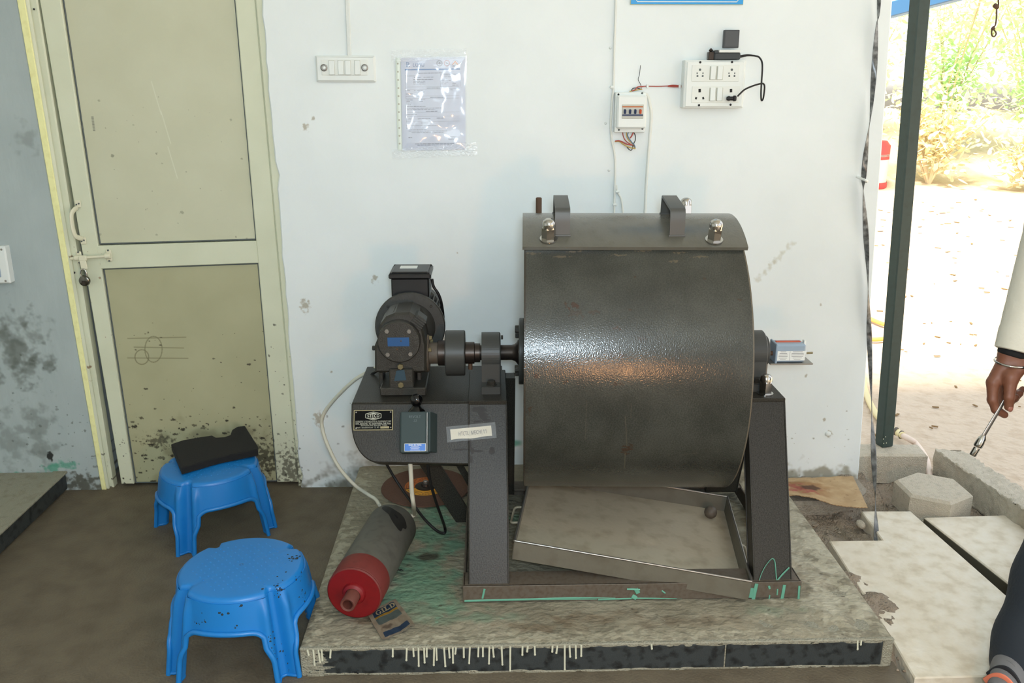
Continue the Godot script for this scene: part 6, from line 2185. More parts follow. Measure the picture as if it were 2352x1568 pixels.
func build_wall_things():
	var mb := MB.new()
	# --- switch plate left of the notice
	var t := thing("switch_plate", "white wall switch plate with four rocker switches, left of the notice", "switch", wz(793, 158))
	plate(mb, [723, 127], [863.5, 189], 0.0, 0.013, 0.005, 0.006)
	obj("base", mb, M.white_plastic, t)
	mb = MB.new()
	plate(mb, [737, 137], [845, 173], 0.011, 0.0145, 0.002, 0.001)
	obj("inset", mb, M.cream_plastic, t)
	for s in [755, 776, 792, 814]:
		mb = MB.new()
		plate(mb, [s - 0.5, 138.5], [s + 14.5, 172.5], 0.013, 0.0155, 0.001, 0.0004)
		obj("switch_surround", mb, M.seam, t)
		mb = MB.new()
		var a := wz(s + 7.0, 155.5, 0.017)
		mb.box(a, Vector3(0.0165, 0.042, 0.006), 0.001, Basis(Vector3.RIGHT, -0.05))
		obj("rocker_switch", mb, M.white_plastic, t)
	for s in [744, 837.5]:
		mb = MB.new()
		var q := wz(s, 155.5, 0.0145)
		mb.lathe([Vector2(0, 0), Vector2(0.011, 0), Vector2(0.0105, 0.003), Vector2(0.008, 0.004), Vector2(0.0075, 0.002), Vector2(0, 0.002)], MB.along(q, q + Vector3(0, 0, 0.01)), 28)
		obj("round_holder", mb, M.dull_steel, t)
		mb = MB.new()
		mb.ball(q + Vector3(0.001, 0.0, 0.003), Vector3(0.0055, 0.005, 0.002), 14, 8)
		obj("glow_lens", mb, M.white_plastic, t)
	# --- trunking above it and its continuation
	mb = MB.new()
	var a0 := wz(803, 128)
	var a1 := wz(798, 0)
	a1 = a0 + (a1 - a0) * 5.0
	mb.box((a0 + a1) / 2.0 + Vector3(0, 0, 0.004), Vector3(0.013, (a1 - a0).length(), 0.008), 0.002, Basis(Vector3.BACK, -atan2(a1.x - a0.x, a1.y - a0.y)))
	tag(obj("cable_trunking", mb, M.plaster), "narrow painted cable trunking running up the wall above the switch plate", "trunking")
	build_notice()
	build_electrics()
	# --- blue sign whose lower edge shows at the top
	t = thing("blue_sign", "bright blue sign board with a white line, at the top of the wall", "sign", wz(1577, 0))
	var l := wz(1447, 11)
	var r := wz(1706, 12.5)
	mb = MB.new()
	mb.box(Vector3((l.x + r.x) / 2.0, l.y + 0.12, 0.004), Vector3(r.x - l.x, 0.24, 0.005), 0.001)
	obj("edge_board", mb, plain("sign_edge", Color(0.72, 0.76, 0.62), 0.5), t)
	mb = MB.new()
	mb.box(Vector3((l.x + r.x) / 2.0, l.y + 0.1215, 0.0055), Vector3(r.x - l.x - 0.003, 0.24, 0.004), 0.0005)
	obj("face", mb, M.sign_blue, t)
	mb = MB.new()
	var bw := r.x - l.x - 0.03
	mb.box(Vector3((l.x + r.x) / 2.0, l.y + 0.0085, 0.0078), Vector3(bw - 0.012, 0.0022, 0.001))
	mb.box(Vector3((l.x + r.x) / 2.0, l.y + 0.232, 0.0078), Vector3(bw - 0.012, 0.0022, 0.001))
	for s in [-1, 1]:
		mb.box(Vector3((l.x + r.x) / 2.0 + s * (bw / 2.0 + 0.0005), l.y + 0.121, 0.0078), Vector3(0.0022, 0.21, 0.001))
		mb.tube(PackedVector3Array([Vector3((l.x + r.x) / 2.0 + s * (bw / 2.0), l.y + 0.017, 0.0078), Vector3((l.x + r.x) / 2.0 + s * (bw / 2.0 - 0.0065), l.y + 0.0085, 0.0078)]), 0.0011, 6)
	obj("white_line", mb, M.label_white, t)
	# --- junction box on the far left wall
	t = thing("junction_box", "white junction box half out of the picture on the grey wall at the left edge", "box", wz(-5, 608))
	mb = MB.new()
	plate(mb, [-45, 566], [24, 651], 0.0, 0.03, 0.004, 0.004)
	obj("body", mb, M.white_plastic, t)
	mb = MB.new()
	plate(mb, [-40, 574], [2, 637], 0.028, 0.034, 0.003, 0.002)
	obj("cover", mb, M.counter_blue, t)
	for s in [[3, 573], [13, 645]]:
		mb = MB.new()
		dot(mb, s[0], s[1], 0.03, 0.0035, 0.0015)
		obj("screw", mb, M.dull_steel, t)
	# nail stubs and plaster plugs left in the wall
	for s in [[1402, 110, "small plaster plug beside the white cable, just above the breaker box"], [1391, 283, "round plaster plug left of the breaker box"], [1399, 391, "small plaster plug beside the cable, below the breaker box"], [1902, 996, "rough plaster lump low on the wall near its right end"]]:
		mb = MB.new()
		var q := wz(s[0], s[1], 0.001)
		var e := 0.0045 if s[1] < 900 else 0.011
		mb.ball(q, Vector3(e, e * 0.9, e * 0.7), 12, 8)
		tag(obj("plaster_plug", mb, M.plaster), s[2], "plug")

func build_notice():
	var t := thing("notice", "printed notice in a crinkled clear plastic sleeve taped to the wall", "notice", wz(993, 238))
	var c := Canvas.new(Rect2(0, 0, 0.21, 0.297), 724, 1024, Color(0.80, 0.825, 0.89), Color(0.82, 0.845, 0.905), 4.0, 95, 0.08)
	var ink := Color(0.36, 0.38, 0.43)
	var blue := Color(0.30, 0.46, 0.68)
	var R := func(x: float, y: float) -> Vector2: return Vector2(x * 0.21, 0.297 * (1.0 - y))
	c.rect(Rect2(0.012, 0.297 * 0.868, 0.18, 0.0035), blue, 0.85)
	c.rect(Rect2(0.165, 0.297 * 0.868, 0.028, 0.0037), Color(0.2, 0.4, 0.6), 0.8)
	# seals
	for s in [[0.60, Color(0.3, 0.3, 0.35)], [0.715, Color(0.72, 0.45, 0.45)], [0.845, Color(0.85, 0.55, 0.35)]]:
		var q: Vector2 = R.call(s[0], 0.062)
		for k in 40:
			var a := TAU * k / 40.0
			var b := TAU * (k + 1) / 40.0
			c.line(q + Vector2.from_angle(a) * 0.0092, q + Vector2.from_angle(b) * 0.0092, 0.0011, s[1] if s[0] < 0.8 else Color(0.6, 0.65, 0.72), 0.7)
			if s[0] < 0.65:
				c.line(q + Vector2.from_angle(a) * 0.0068, q + Vector2.from_angle(b) * 0.0068, 0.0008, s[1], 0.6)
				c.line(q + Vector2.from_angle(a) * 0.0025, q + Vector2.from_angle(b) * 0.0025, 0.0014, s[1], 0.8)
			elif s[0] < 0.75:
				c.line(q + Vector2.from_angle(a) * 0.0072, q + Vector2.from_angle(b) * 0.0072, 0.0007, s[1], 0.5)
		if s[0] > 0.7 and s[0] < 0.8:
			c.line(q + Vector2(-0.003, 0.002), q + Vector2(0.0, -0.001), 0.0018, Color(0.35, 0.35, 0.4), 0.8)
			c.line(q + Vector2(0.0, -0.001), q + Vector2(0.004, 0.0), 0.0018, Color(0.35, 0.35, 0.4), 0.8)
		if s[0] > 0.8:
			c.line(q + Vector2(-0.008, -0.004), q + Vector2(0.0, 0.005), 0.003, s[1], 0.8)
			c.line(q + Vector2(0.0, 0.005), q + Vector2(0.008, -0.004), 0.003, s[1], 0.8)
			c.line(q + Vector2(-0.002, -0.003), q + Vector2(0.003, -0.003), 0.003, Color(0.75, 0.65, 0.5), 0.7)
			c.words(q + Vector2(-0.008, -0.0095), 0.017, 0.0022, Color(0.45, 0.5, 0.58), 0.8)
	# lines of small print as they run down the sheet: x, y, width
	for s in [[0.27, 0.165, 0.37, 2], [0.07, 0.192, 0.2, 1], [0.62, 0.186, 0.24, 2], [0.2, 0.208, 0.1, 1], [0.35, 0.208, 0.16, 1], [0.62, 0.208, 0.17, 1], [0.19, 0.232, 0.3, 2], [0.19, 0.25, 0.18, 1], [0.19, 0.265, 0.18, 1], [0.19, 0.28, 0.18, 1], [0.63, 0.23, 0.08, 1], [0.63, 0.248, 0.14, 1], [0.63, 0.264, 0.1, 1], [0.63, 0.28, 0.07, 1], [0.8, 0.23, 0.09, 1], [0.8, 0.248, 0.1, 1], [0.8, 0.264, 0.02, 1], [0.8, 0.28, 0.06, 1], [0.8, 0.296, 0.09, 1], [0.4, 0.325, 0.2, 2], [0.07, 0.348, 0.07, 1], [0.2, 0.348, 0.14, 1], [0.2, 0.365, 0.16, 1], [0.7, 0.348, 0.1, 1], [0.07, 0.385, 0.1, 1], [0.45, 0.425, 0.2, 2], [0.08, 0.45, 0.09, 1], [0.28, 0.445, 0.08, 1], [0.08, 0.466, 0.05, 1], [0.28, 0.466, 0.05, 1], [0.08, 0.483, 0.07, 1], [0.08, 0.5, 0.06, 1], [0.07, 0.52, 0.3, 2], [0.07, 0.54, 0.55, 1], [0.07, 0.555, 0.45, 1], [0.38, 0.575, 0.18, 2], [0.07, 0.61, 0.16, 2], [0.1, 0.655, 0.05, 1], [0.25, 0.655, 0.2, 1], [0.55, 0.65, 0.1, 2], [0.3, 0.70, 0.1, 1], [0.07, 0.73, 0.5, 1], [0.07, 0.755, 0.06, 2], [0.1, 0.775, 0.28, 1], [0.1, 0.79, 0.6, 1], [0.15, 0.805, 0.5, 1], [0.1, 0.86, 0.05, 2], [0.72, 0.855, 0.13, 2], [0.73, 0.872, 0.1, 1], [0.73, 0.888, 0.11, 1], [0.2, 0.93, 0.62, 2], [0.24, 0.945, 0.54, 2], [0.88, 0.935, 0.06, 1]]:
		c.words(R.call(s[0], s[1]), s[2] * 0.21, 0.0013 + 0.0006 * s[3], ink, 0.30 + 0.10 * s[3])
	for s in [[0.07, 0.31, 0.9, 0.31], [0.07, 0.335, 0.9, 0.335], [0.07, 0.41, 0.9, 0.41], [0.07, 0.435, 0.9, 0.435], [0.07, 0.585, 0.9, 0.585], [0.07, 0.63, 0.9, 0.63], [0.07, 0.685, 0.9, 0.685], [0.61, 0.175, 0.92, 0.175], [0.61, 0.175, 0.61, 0.31], [0.92, 0.175, 0.92, 0.31], [0.07, 0.18, 0.07, 0.7]]:
		c.line(R.call(s[0], s[1]), R.call(s[2], s[3]), 0.0007, ink, 0.35)
	var pm := painted("notice_print", c, 0.6)
	var fn := FastNoiseLite.new()
	fn.seed = 14
	fn.frequency = 1.0
	fn.fractal_octaves = 2
	var q := [wz(921, 133), wz(1068.5, 131), wz(1069.5, 343), wz(925, 345)]
	var at := func(u: float, v: float, z: float) -> Vector3: return (q[0].lerp(q[1], u)).lerp(q[3].lerp(q[2], u), v) + Vector3(0, 0, z)
	var mb := MB.new()
	mb.grid(func(u: float, v: float) -> Vector3: return at.call(u, v, 0.003 + 0.0015 * sin(u * PI)), 10, 10, Vector3.BACK, 0.0005)
	var sheet := obj("sheet", mb, pm, t)
	mb = MB.new()
	var hx: Vector3 = at.call(0.0, 0.0, 0.0)
	mb.text("R", 0.0135, Transform3D(Basis(), at.call(0.105, 0.072, 0.0052)), false, true)
	mb.text("LORU", 0.0105, Transform3D(Basis(), at.call(0.275, 0.077, 0.0054)), false)
	obj("heading", mb, plain("heading_ink", Color(0.36, 0.48, 0.66), 0.6), sheet)
	# sleeve: a clear film bellied away from the sheet, with soft folds that catch the lights
	mb = MB.new()
	mb.grid(func(u: float, v: float) -> Vector3:
		var edge := minf(minf(u, 1.0 - u), minf(v, 1.0 - v))
		var f := 0.0022 * sin(u * 9.0 + v * 5.0 + 3.0 * fn.get_noise_2d(u * 0.8, v * 0.8)) + 0.0016 * sin(v * 11.0 - u * 6.0 + 4.0 * fn.get_noise_2d(u * 0.9 + 5.0, v)) + 0.0012 * fn.get_noise_2d(u * 3.0 + 9.0, v * 4.0)
		var zz := 0.0065 + (0.012 * (1.0 - u) * (0.6 + 0.4 * v) + f) * smoothstep(0.0, 0.10, edge)
		return at.call(u * 1.04 - 0.02, v * 1.03 - 0.015, zz), 110, 150, Vector3.BACK)
	obj("plastic_sleeve", mb, M.film, t, false, "crinkled clear plastic sleeve")
	mb = MB.new()
	var s0 := [wz(908.5, 133), wz(919, 133), wz(923.5, 345), wz(914, 346)]
	mb.grid(func(u: float, v: float) -> Vector3: return (s0[0].lerp(s0[1], u)).lerp(s0[3].lerp(s0[2], u), v) + Vector3(0, 0, 0.004 + 0.002 * sin(u * PI)), 6, 20, Vector3.BACK, 0.0006)
	var strip_ := obj("binding_strip", mb, plain("strip_white", Color(0.86, 0.90, 0.86), 0.4), t)
	mb = MB.new()
	for k in 11:
		var p: Vector3 = (s0[0] + s0[1]) / 2.0
		var e: Vector3 = (s0[3] + s0[2]) / 2.0
		var w: Vector3 = p.lerp(e, (k + 0.7) / 11.6) + Vector3(0, 0, 0.0062)
		mb.cyl(w, w + Vector3(0, 0, 0.0004), 0.0028, 14)
	obj("punch_hole", mb, M.seam, strip_)
	for s in [[[899, 116], [1071, 111], [1072, 134], [900, 143], 1.0], [[900, 343], [1096, 325], [1096, 357], [903, 364], 2.0]]:
		mb = MB.new()
		var k4 := []
		for j in 4:
			k4.append(wz(s[j][0], s[j][1]))
		var off := s[4] as float
		mb.grid(func(u: float, v: float) -> Vector3:
			var zz := 0.010 + 0.0016 * fn.get_noise_2d(u * 26.0 + off * 9.0, v * 6.0) + 0.0007 * fn.get_noise_2d(u * 60.0, v * 14.0 + off) - 0.01 * (u - 0.5) * 0.8
			return (k4[0].lerp(k4[1], u)).lerp(k4[3].lerp(k4[2], u), v) + Vector3(0, 0, zz), 150, 24, Vector3.BACK)
		obj("clear_tape", mb, M.film, t, false, "bubbled clear tape")

func wire(name_: String, pts: Array, r: float, m: Material, z: float, parent: Node, per := 8) -> MeshInstance3D:
	var p := []
	for s in pts:
		p.append(wz(s[0], s[1], s[2] if s.size() > 2 else z))
	var mb := MB.new()
	mb.tube(MB.curve(p, per), r, 10)
	return obj(name_, mb, m, parent)

func build_electrics():
	# --- breaker box
	var t := thing("breaker_box", "white breaker box with three blue toggles and a red one", "breaker", wz(1450, 258))
	var mb := MB.new()
	var tilt := Transform3D(Basis(), Vector3.ZERO)
	plate(mb, [1414, 212], [1481, 304], 0.0, 0.03, 0.003, 0.002)
	obj("base", mb, M.white_plastic, t)
	mb = MB.new()
	plate(mb, [1419, 219], [1484, 295], 0.028, 0.058, 0.006, 0.005)
	obj("cover", mb, M.white_plastic, t)
	for s in [[1420.5, 217, 1], [1475, 214, 0], [1421.5, 298, 0], [1475.5, 295.5, 1]]:
		mb = MB.new()
		dot(mb, s[0], s[1], 0.0305, 0.0032, 0.001)
		obj("screw_hole", mb, M.hole if s[2] else M.grey_hole, t)
	mb = MB.new()
	plate(mb, [1429, 240], [1477.5, 272.5], 0.055, 0.0588, 0.001, 0.0004)
	var win := obj("window", mb, M.seam, t)
	for k in 4:
		mb = MB.new()
		var x0 := 1429.8 + k * 11.85
		plate(mb, [x0, 241], [x0 + 11.3, 271.8], 0.056, 0.0602, 0.0008, 0.0004)
		obj("breaker", mb, M.breaker_grey, t)
		mb = MB.new()
		plate(mb, [x0 - 0.2, 243.8], [x0 + 11.6, 246.6], 0.0598, 0.0606, 0.0002, 0.0)
		obj("orange_stripe", mb, M.disc_orange, t)
		mb = MB.new()
		plate(mb, [x0 - 0.2, 262.6], [x0 + 11.6, 266.2], 0.0598, 0.0625, 0.0003, 0.0004)
		obj("blue_stripe", mb, M.breaker_blue, t)
		mb = MB.new()
		var q := wz(x0 + 5.7, 256.0, 0.0635)
		mb.box(q, Vector3(0.0066, 0.0125, 0.009), 0.001, Basis(Vector3.RIGHT, 0.25))
		obj("toggle", mb, M.breaker_blue if k < 3 else M.red_orange, t)
	# --- wires under and above it
	var w := thing("wire_bundle", "tangle of red, yellow, blue and black wires hanging under the breaker box", "wires", wz(1440, 325))
	wire("red_wire", [[1430, 302], [1432, 314], [1439, 325], [1452, 333], [1458, 336]], 0.0016, M.wire_red, 0.012, w)
	wire("yellow_wire", [[1439, 302], [1440, 314], [1446, 324], [1455, 332], [1459, 342]], 0.0017, M.wire_yellow, 0.014, w)
	wire("blue_wire", [[1444, 302], [1442, 312], [1450, 325], [1457, 333], [1459, 339]], 0.0016, M.wire_blue, 0.016, w)
	wire("black_wire", [[1454, 301], [1459, 311], [1459, 322], [1455, 331], [1452, 343]], 0.0015, M.wire_black, 0.013, w)
	wire("red_wire", [[1456, 301], [1451, 312], [1447, 317]], 0.0022, M.wire_red, 0.02, w)
	wire("red_wire", [[1413, 324], [1421, 323], [1430, 326], [1440, 331], [1452, 333]], 0.0021, M.wire_red, 0.018, w)
	wire("yellow_wire", [[1412, 325], [1423, 325], [1433, 332], [1445, 338], [1458, 341]], 0.0019, M.wire_yellow, 0.016, w)
	wire("black_wire", [[1440, 338], [1446, 344], [1450, 345], [1453, 340]], 0.0013, M.wire_black, 0.014, w)
	w = thing("wire_bundle", "short tangle of red and yellow wires on top of the breaker box", "wires", wz(1463, 206))
	wire("yellow_wire", [[1446, 210], [1456, 208], [1466, 206], [1475, 205]], 0.0017, M.wire_yellow, 0.012, w)
	wire("red_wire", [[1452, 209], [1460, 205], [1464, 200], [1478, 198.5]], 0.0018, M.wire_red, 0.014, w)
	wire("grey_wire", [[1450, 208], [1454, 203], [1462, 202], [1472, 205]], 0.0014, M.wire_black, 0.012, w)
	w = thing("red_wire_run", "thin red wires running along the wall from the breaker box to the socket board", "wires", wz(1520, 198))
	wire("red_wire", [[1470, 199], [1485, 198], [1510, 198.3], [1540, 197.5], [1572, 199]], 0.0015, M.wire_red, 0.004, w)
	wire("red_wire", [[1534, 197], [1545, 195.5], [1560, 196.5], [1571, 199]], 0.0015, M.wire_red, 0.006, w)
	wire("red_wire", [[1534, 198.5], [1548, 199.5], [1562, 199.5], [1573, 200]], 0.0015, M.wire_red, 0.006, w)
	for s in [1487, 1561]:
		mb = MB.new()
		mb.box(wz(s, 198, 0.006), Vector3(0.007, 0.011, 0.01), 0.0015)
		obj("clip", mb, M.white_plastic, w)
	w = Node3D.new()
	tag(wire("loose_wire", [[1473, 206], [1472, 195], [1466, 183], [1469, 170], [1471, 150]], 0.0009, M.wire_black, 0.006, self), "single thin wire sticking up the wall above the breaker box", "wire")
	w.free()
	# --- white cables on the wall
	t = thing("white_cable", "white cable running down the wall past the left side of the breaker box", "cable", wz(1410, 250))
	wire("cable", [[1419, -330], [1416, -100], [1414, 20], [1411, 110], [1409, 200], [1406, 230], [1403, 280], [1405, 320], [1411, 350], [1413, 380], [1412, 430], [1411, 470], [1409, 520], [1408, 560]], 0.0037, M.wall_cable, 0.006, t)
	wire("cable", [[1415, 425], [1418, 440], [1426, 455], [1430, 480], [1432, 520], [1432, 560]], 0.0034, M.wall_cable, 0.006, t)
	for s in [[1406, 200], [1412, 470], [1418, 440]]:
		mb = MB.new()
		mb.box(wz(s[0], s[1], 0.006), Vector3(0.014, 0.008, 0.012), 0.0025)
		obj("clip", mb, M.white_plastic, t)
	tag(wire("white_cable", [[1475, 213], [1487, 219], [1493, 240], [1496, 265], [1493, 310], [1488, 370], [1484, 430], [1481, 500], [1480, 560]], 0.0045, M.wall_cable, 0.012, self), "white cable curving down the wall from the right side of the breaker box", "cable")
	# --- socket board
	t = thing("socket_board", "white four-gang socket board with switches, a charger standing on it", "socket", wz(1640, 193))
	mb = MB.new()
	plate(mb, [1574, 138], [1707, 248], 0.0, 0.045, 0.003, 0.003)
	obj("box", mb, M.white_plastic, t)
	mb = MB.new()
	plate(mb, [1578, 140.5], [1704.5, 245.5], 0.042, 0.0485, 0.004, 0.003)
	obj("front_plate", mb, M.white_plastic, t)
	for s in [[1590, 149, 1697, 187], [1590, 198, 1697, 236]]:
		mb = MB.new()
		plate(mb, [s[0], s[1]], [s[2], s[3]], 0.046, 0.0500, 0.002, 0.001)
		obj("module_plate", mb, M.cream_plastic, t)
	for s in [[1631, 152], [1647, 152], [1630, 201], [1646, 201]]:
		mb = MB.new()
		plate(mb, [s[0], s[1]], [s[0] + 13, s[1] + 31], 0.048, 0.0508, 0.001, 0.0003)
		obj("switch_surround", mb, M.seam, t)
		mb = MB.new()
		mb.box(wz(s[0] + 6.8, s[1] + 15.3, 0.052), Vector3(0.0160, 0.0395, 0.006), 0.001, Basis(Vector3.RIGHT, 0.05 if s[1] < 190 else -0.05))
		obj("rocker_switch", mb, M.white_plastic, t)
	for s in [[1608, 160, 0], [1681, 160, 0], [1607, 208, 1], [1679, 208, 1]]:
		mb = MB.new()
		var z := 0.0502
		if s[2] == 0:
			dot(mb, s[0], s[1], z, 0.0036, 0.0004)
			for k in [-1, 1]:
				dot(mb, s[0] + k * 6.6, s[1] + 8, z, 0.0022, 0.0004)
				dot(mb, s[0] + k * 6.0, s[1] + 14.5, z, 0.0030, 0.0004)
		else:
			mb.tube(PackedVector3Array([wz(s[0], s[1] - 4, z), wz(s[0], s[1] + 4, z)]), 0.0005, 10, false, 0.0038, 0.0, 1.0, Vector3.RIGHT)
			if s[0] < 1640:
				for k in [-1, 1]:
					mb.tube(PackedVector3Array([wz(s[0] + k * 7.5, s[1] + 15, z), wz(s[0] + k * 9.0, s[1] + 20, z)]), 0.0005, 10, false, 0.0030, 0.0, 1.0, Vector3.RIGHT)
		obj("socket", mb, M.grey_hole if s[2] == 0 else M.hole, t)
	for s in [[1608.5, 143], [1681.5, 142.5], [1605.5, 241.5], [1678, 240.5]]:
		mb = MB.new()
		dot(mb, s[0], s[1], 0.0487, 0.0035, 0.0008)
		obj("screw", mb, M.hole, t)
	# --- charger on top of the board, with the battery upright in it
	t = thing("battery_charger", "black battery charger lying on top of the white socket board", "charger", wz(1670, 125, 0.025))
	var base_y := wz(1670, 138, 0.045).y
	mb = MB.new()
	var cx0 := wz(1641, 130, 0.05).x
	var cx1 := wz(1701, 130, 0.05).x
	mb.box(Vector3((cx0 + cx1) / 2.0, base_y + 0.0115, 0.028), Vector3(cx1 - cx0, 0.021, 0.044), 0.003)
	mb.box(Vector3(cx0 + 0.006, base_y + 0.024, 0.028), Vector3(0.013, 0.010, 0.044), 0.002)
	obj("body", mb, plain("charger_grey", Color(0.17, 0.19, 0.2), 0.45), t)
	mb = MB.new()
	mb.box(Vector3((cx0 + cx1) / 2.0 + 0.0065, base_y + 0.0262, 0.028), Vector3(cx1 - cx0 - 0.014, 0.0085, 0.042), 0.0015)
	obj("white_cap", mb, M.label_white, t)
	mb = MB.new()
	var ax := wz(1632, 130, 0.03).x
	mb.box(Vector3(ax, base_y + 0.0125, 0.03), Vector3(0.018, 0.024, 0.026), 0.002)
	mb.box(Vector3(ax, base_y + 0.029, 0.03), Vector3(0.012, 0.012, 0.014), 0.005)
	obj("adapter_block", mb, M.shaft_steel, t)
	mb = MB.new()
	mb.tube(MB.curve([Vector3(cx1 - 0.001, base_y + 0.010, 0.03), wz(1716, 127, 0.03), wz(1734, 128, 0.03)], 5), 0.0042, 10, false, -1.0, 0.0, 0.6)
	obj("strain_relief", mb, M.black_rubber, t)
	t = thing("battery", "flat dark grey battery standing upright on the charger", "battery", wz(1680, 105, 0.025))
	mb = MB.new()
	plate(mb, [1664.5, 68.5], [1696.5, 110], 0.012, 0.028, 0.002, 0.0015)
	obj("case", mb, plain("battery_grey", Color(0.25, 0.26, 0.27), 0.5), t)
	mb = MB.new()
	plate(mb, [1667, 71], [1694, 106], 0.027, 0.0286, 0.002, 0.0005)
	obj("label_face", mb, plain("battery_face", Color(0.28, 0.29, 0.30), 0.35), t)
	t = thing("power_cord", "black cord hanging from the charger in a loop and plugged into the lower right socket", "cord", wz(1752, 180, 0.05))
	wire("cord", [[1733, 128, 0.03], [1743, 131, 0.035], [1750, 142, 0.04], [1751, 160, 0.05], [1749, 190, 0.05], [1748, 215, 0.05], [1749, 230, 0.05], [1753, 226, 0.055], [1756, 205, 0.06], [1755, 194, 0.062], [1748, 192, 0.064], [1730, 197, 0.066], [1710, 206, 0.068], [1694, 221, 0.07]], 0.0026, M.black_rubber, 0.05, t)
	mb = MB.new()
	mb.tube(PackedVector3Array([wz(1669, 226, 0.066), wz(1674, 226, 0.068), wz(1684, 226, 0.070)]), 0.0065, 14, false, 0.0055, 0.0, 1.15)
	mb.box(wz(1687, 226, 0.07), Vector3(0.010, 0.017, 0.017), 0.003)
	mb.cyl(wz(1674, 226, 0.049), wz(1674, 226, 0.066), 0.0075, 16, 0.001)
	obj("plug", mb, M.black_rubber, t)

# ---------------------------------------------------------------- the person at the right edge
func nets(mb: MB, caps: Array, cell: float, blend: float):
	# caps: [a, b, radius at a, radius at b, own blend (optional)] joined by a smooth minimum and meshed as surface nets
	var lo := Vector3.ONE * 1e9
	var hi := -lo
	for c in caps:
		var r: float = maxf(c[2], c[3]) + cell * 3.0
		lo = lo.min(c[0] - Vector3.ONE * r).min(c[1] - Vector3.ONE * r)
		hi = hi.max(c[0] + Vector3.ONE * r).max(c[1] + Vector3.ONE * r)
	var nx := int((hi.x - lo.x) / cell) + 2
	var ny := int((hi.y - lo.y) / cell) + 2
	var nz := int((hi.z - lo.z) / cell) + 2
	var f := PackedFloat32Array()
	f.resize(nx * ny * nz)
	f.fill(10.0)
	for c in caps:
		var a: Vector3 = c[0]
		var b: Vector3 = c[1]
		var ra: float = c[2]
		var rb: float = c[3]
		var bl: float = c[4] if c.size() > 4 else blend
		var m := maxf(ra, rb) + maxf(blend, bl) + cell * 2.0
		var s := (a.min(b) - Vector3.ONE * m - lo) / cell
		var e := (a.max(b) + Vector3.ONE * m - lo) / cell
		var ab := b - a
		var l2 := maxf(ab.length_squared(), 1e-9)
		for k in range(maxi(0, int(s.z)), mini(nz, int(e.z) + 1)):
			for j in range(maxi(0, int(s.y)), mini(ny, int(e.y) + 1)):
				var row := (k * ny + j) * nx
				for i in range(maxi(0, int(s.x)), mini(nx, int(e.x) + 1)):
					var p := lo + Vector3(i, j, k) * cell
					var t := clampf((p - a).dot(ab) / l2, 0.0, 1.0)
					var d := (p - a - ab * t).length() - ra - (rb - ra) * t
					var o := f[row + i]
					var h := maxf(bl - absf(o - d), 0.0) / bl
					f[row + i] = minf(o, d) - h * h * bl * 0.25
	var id := PackedInt32Array()
	id.resize(nx * ny * nz)
	id.fill(-1)
	var vs := PackedVector3Array()
	var sy := nx
	var sz := nx * ny
	var corner := [0, 1, sy, sy + 1, sz, sz + 1, sz + sy, sz + sy + 1]
	var edges := [[0, 1], [2, 3], [4, 5], [6, 7], [0, 2], [1, 3], [4, 6], [5, 7], [0, 4], [1, 5], [2, 6], [3, 7]]
	for k in nz - 1:
		for j in ny - 1:
			for i in nx - 1:
				var q := (k * ny + j) * nx + i
				var neg := 0
				for c in 8:
					if f[q + corner[c]] < 0.0:
						neg += 1
				if neg == 0 or neg == 8:
					continue
				var sum := Vector3.ZERO
				var cnt := 0
				for ed in edges:
					var u := f[q + corner[ed[0]]]
					var w := f[q + corner[ed[1]]]
					if (u < 0.0) != (w < 0.0):
						var t := u / (u - w)
						var A := Vector3(ed[0] & 1, (ed[0] >> 1) & 1, ed[0] >> 2)
						var B := Vector3(ed[1] & 1, (ed[1] >> 1) & 1, ed[1] >> 2)
						sum += A.lerp(B, t)
						cnt += 1
				id[q] = vs.size()
				vs.append(lo + (Vector3(i, j, k) + sum / cnt) * cell)
	var ns := PackedVector3Array()
	ns.resize(vs.size())
	var quads := []
	for k in range(1, nz - 1):
		for j in range(1, ny - 1):
			for i in range(1, nx - 1):
				var q := (k * ny + j) * nx + i
				for ax in 3:
					var st: int = [1, sy, sz][ax]
					var v0 := f[q]
					var v1 := f[q + st]
					if (v0 < 0.0) == (v1 < 0.0):
						continue
					var s1: int = [sy, sz, 1][ax]
					var s2: int = [sz, 1, sy][ax]
					var r := [id[q - s1 - s2], id[q - s2], id[q], id[q - s1]]
					if r[0] < 0 or r[1] < 0 or r[2] < 0 or r[3] < 0:
						continue
					var n := (vs[r[1]] - vs[r[0]]).cross(vs[r[2]] - vs[r[0]]) + (vs[r[2]] - vs[r[0]]).cross(vs[r[3]] - vs[r[0]])
					var outw := Vector3.ZERO
					outw[ax] = 1.0 if v0 < 0.0 else -1.0
					if n.dot(outw) < 0.0:
						n = -n
					for w in 4:
						ns[r[w]] += n
					quads.append(r)
	for i in ns.size():
		ns[i] = ns[i].normalized()
	for r in quads:
		mb.tri(vs[r[0]], vs[r[1]], vs[r[2]], ns[r[0]], ns[r[1]], ns[r[2]])
		mb.tri(vs[r[0]], vs[r[2]], vs[r[3]], ns[r[0]], ns[r[2]], ns[r[3]])

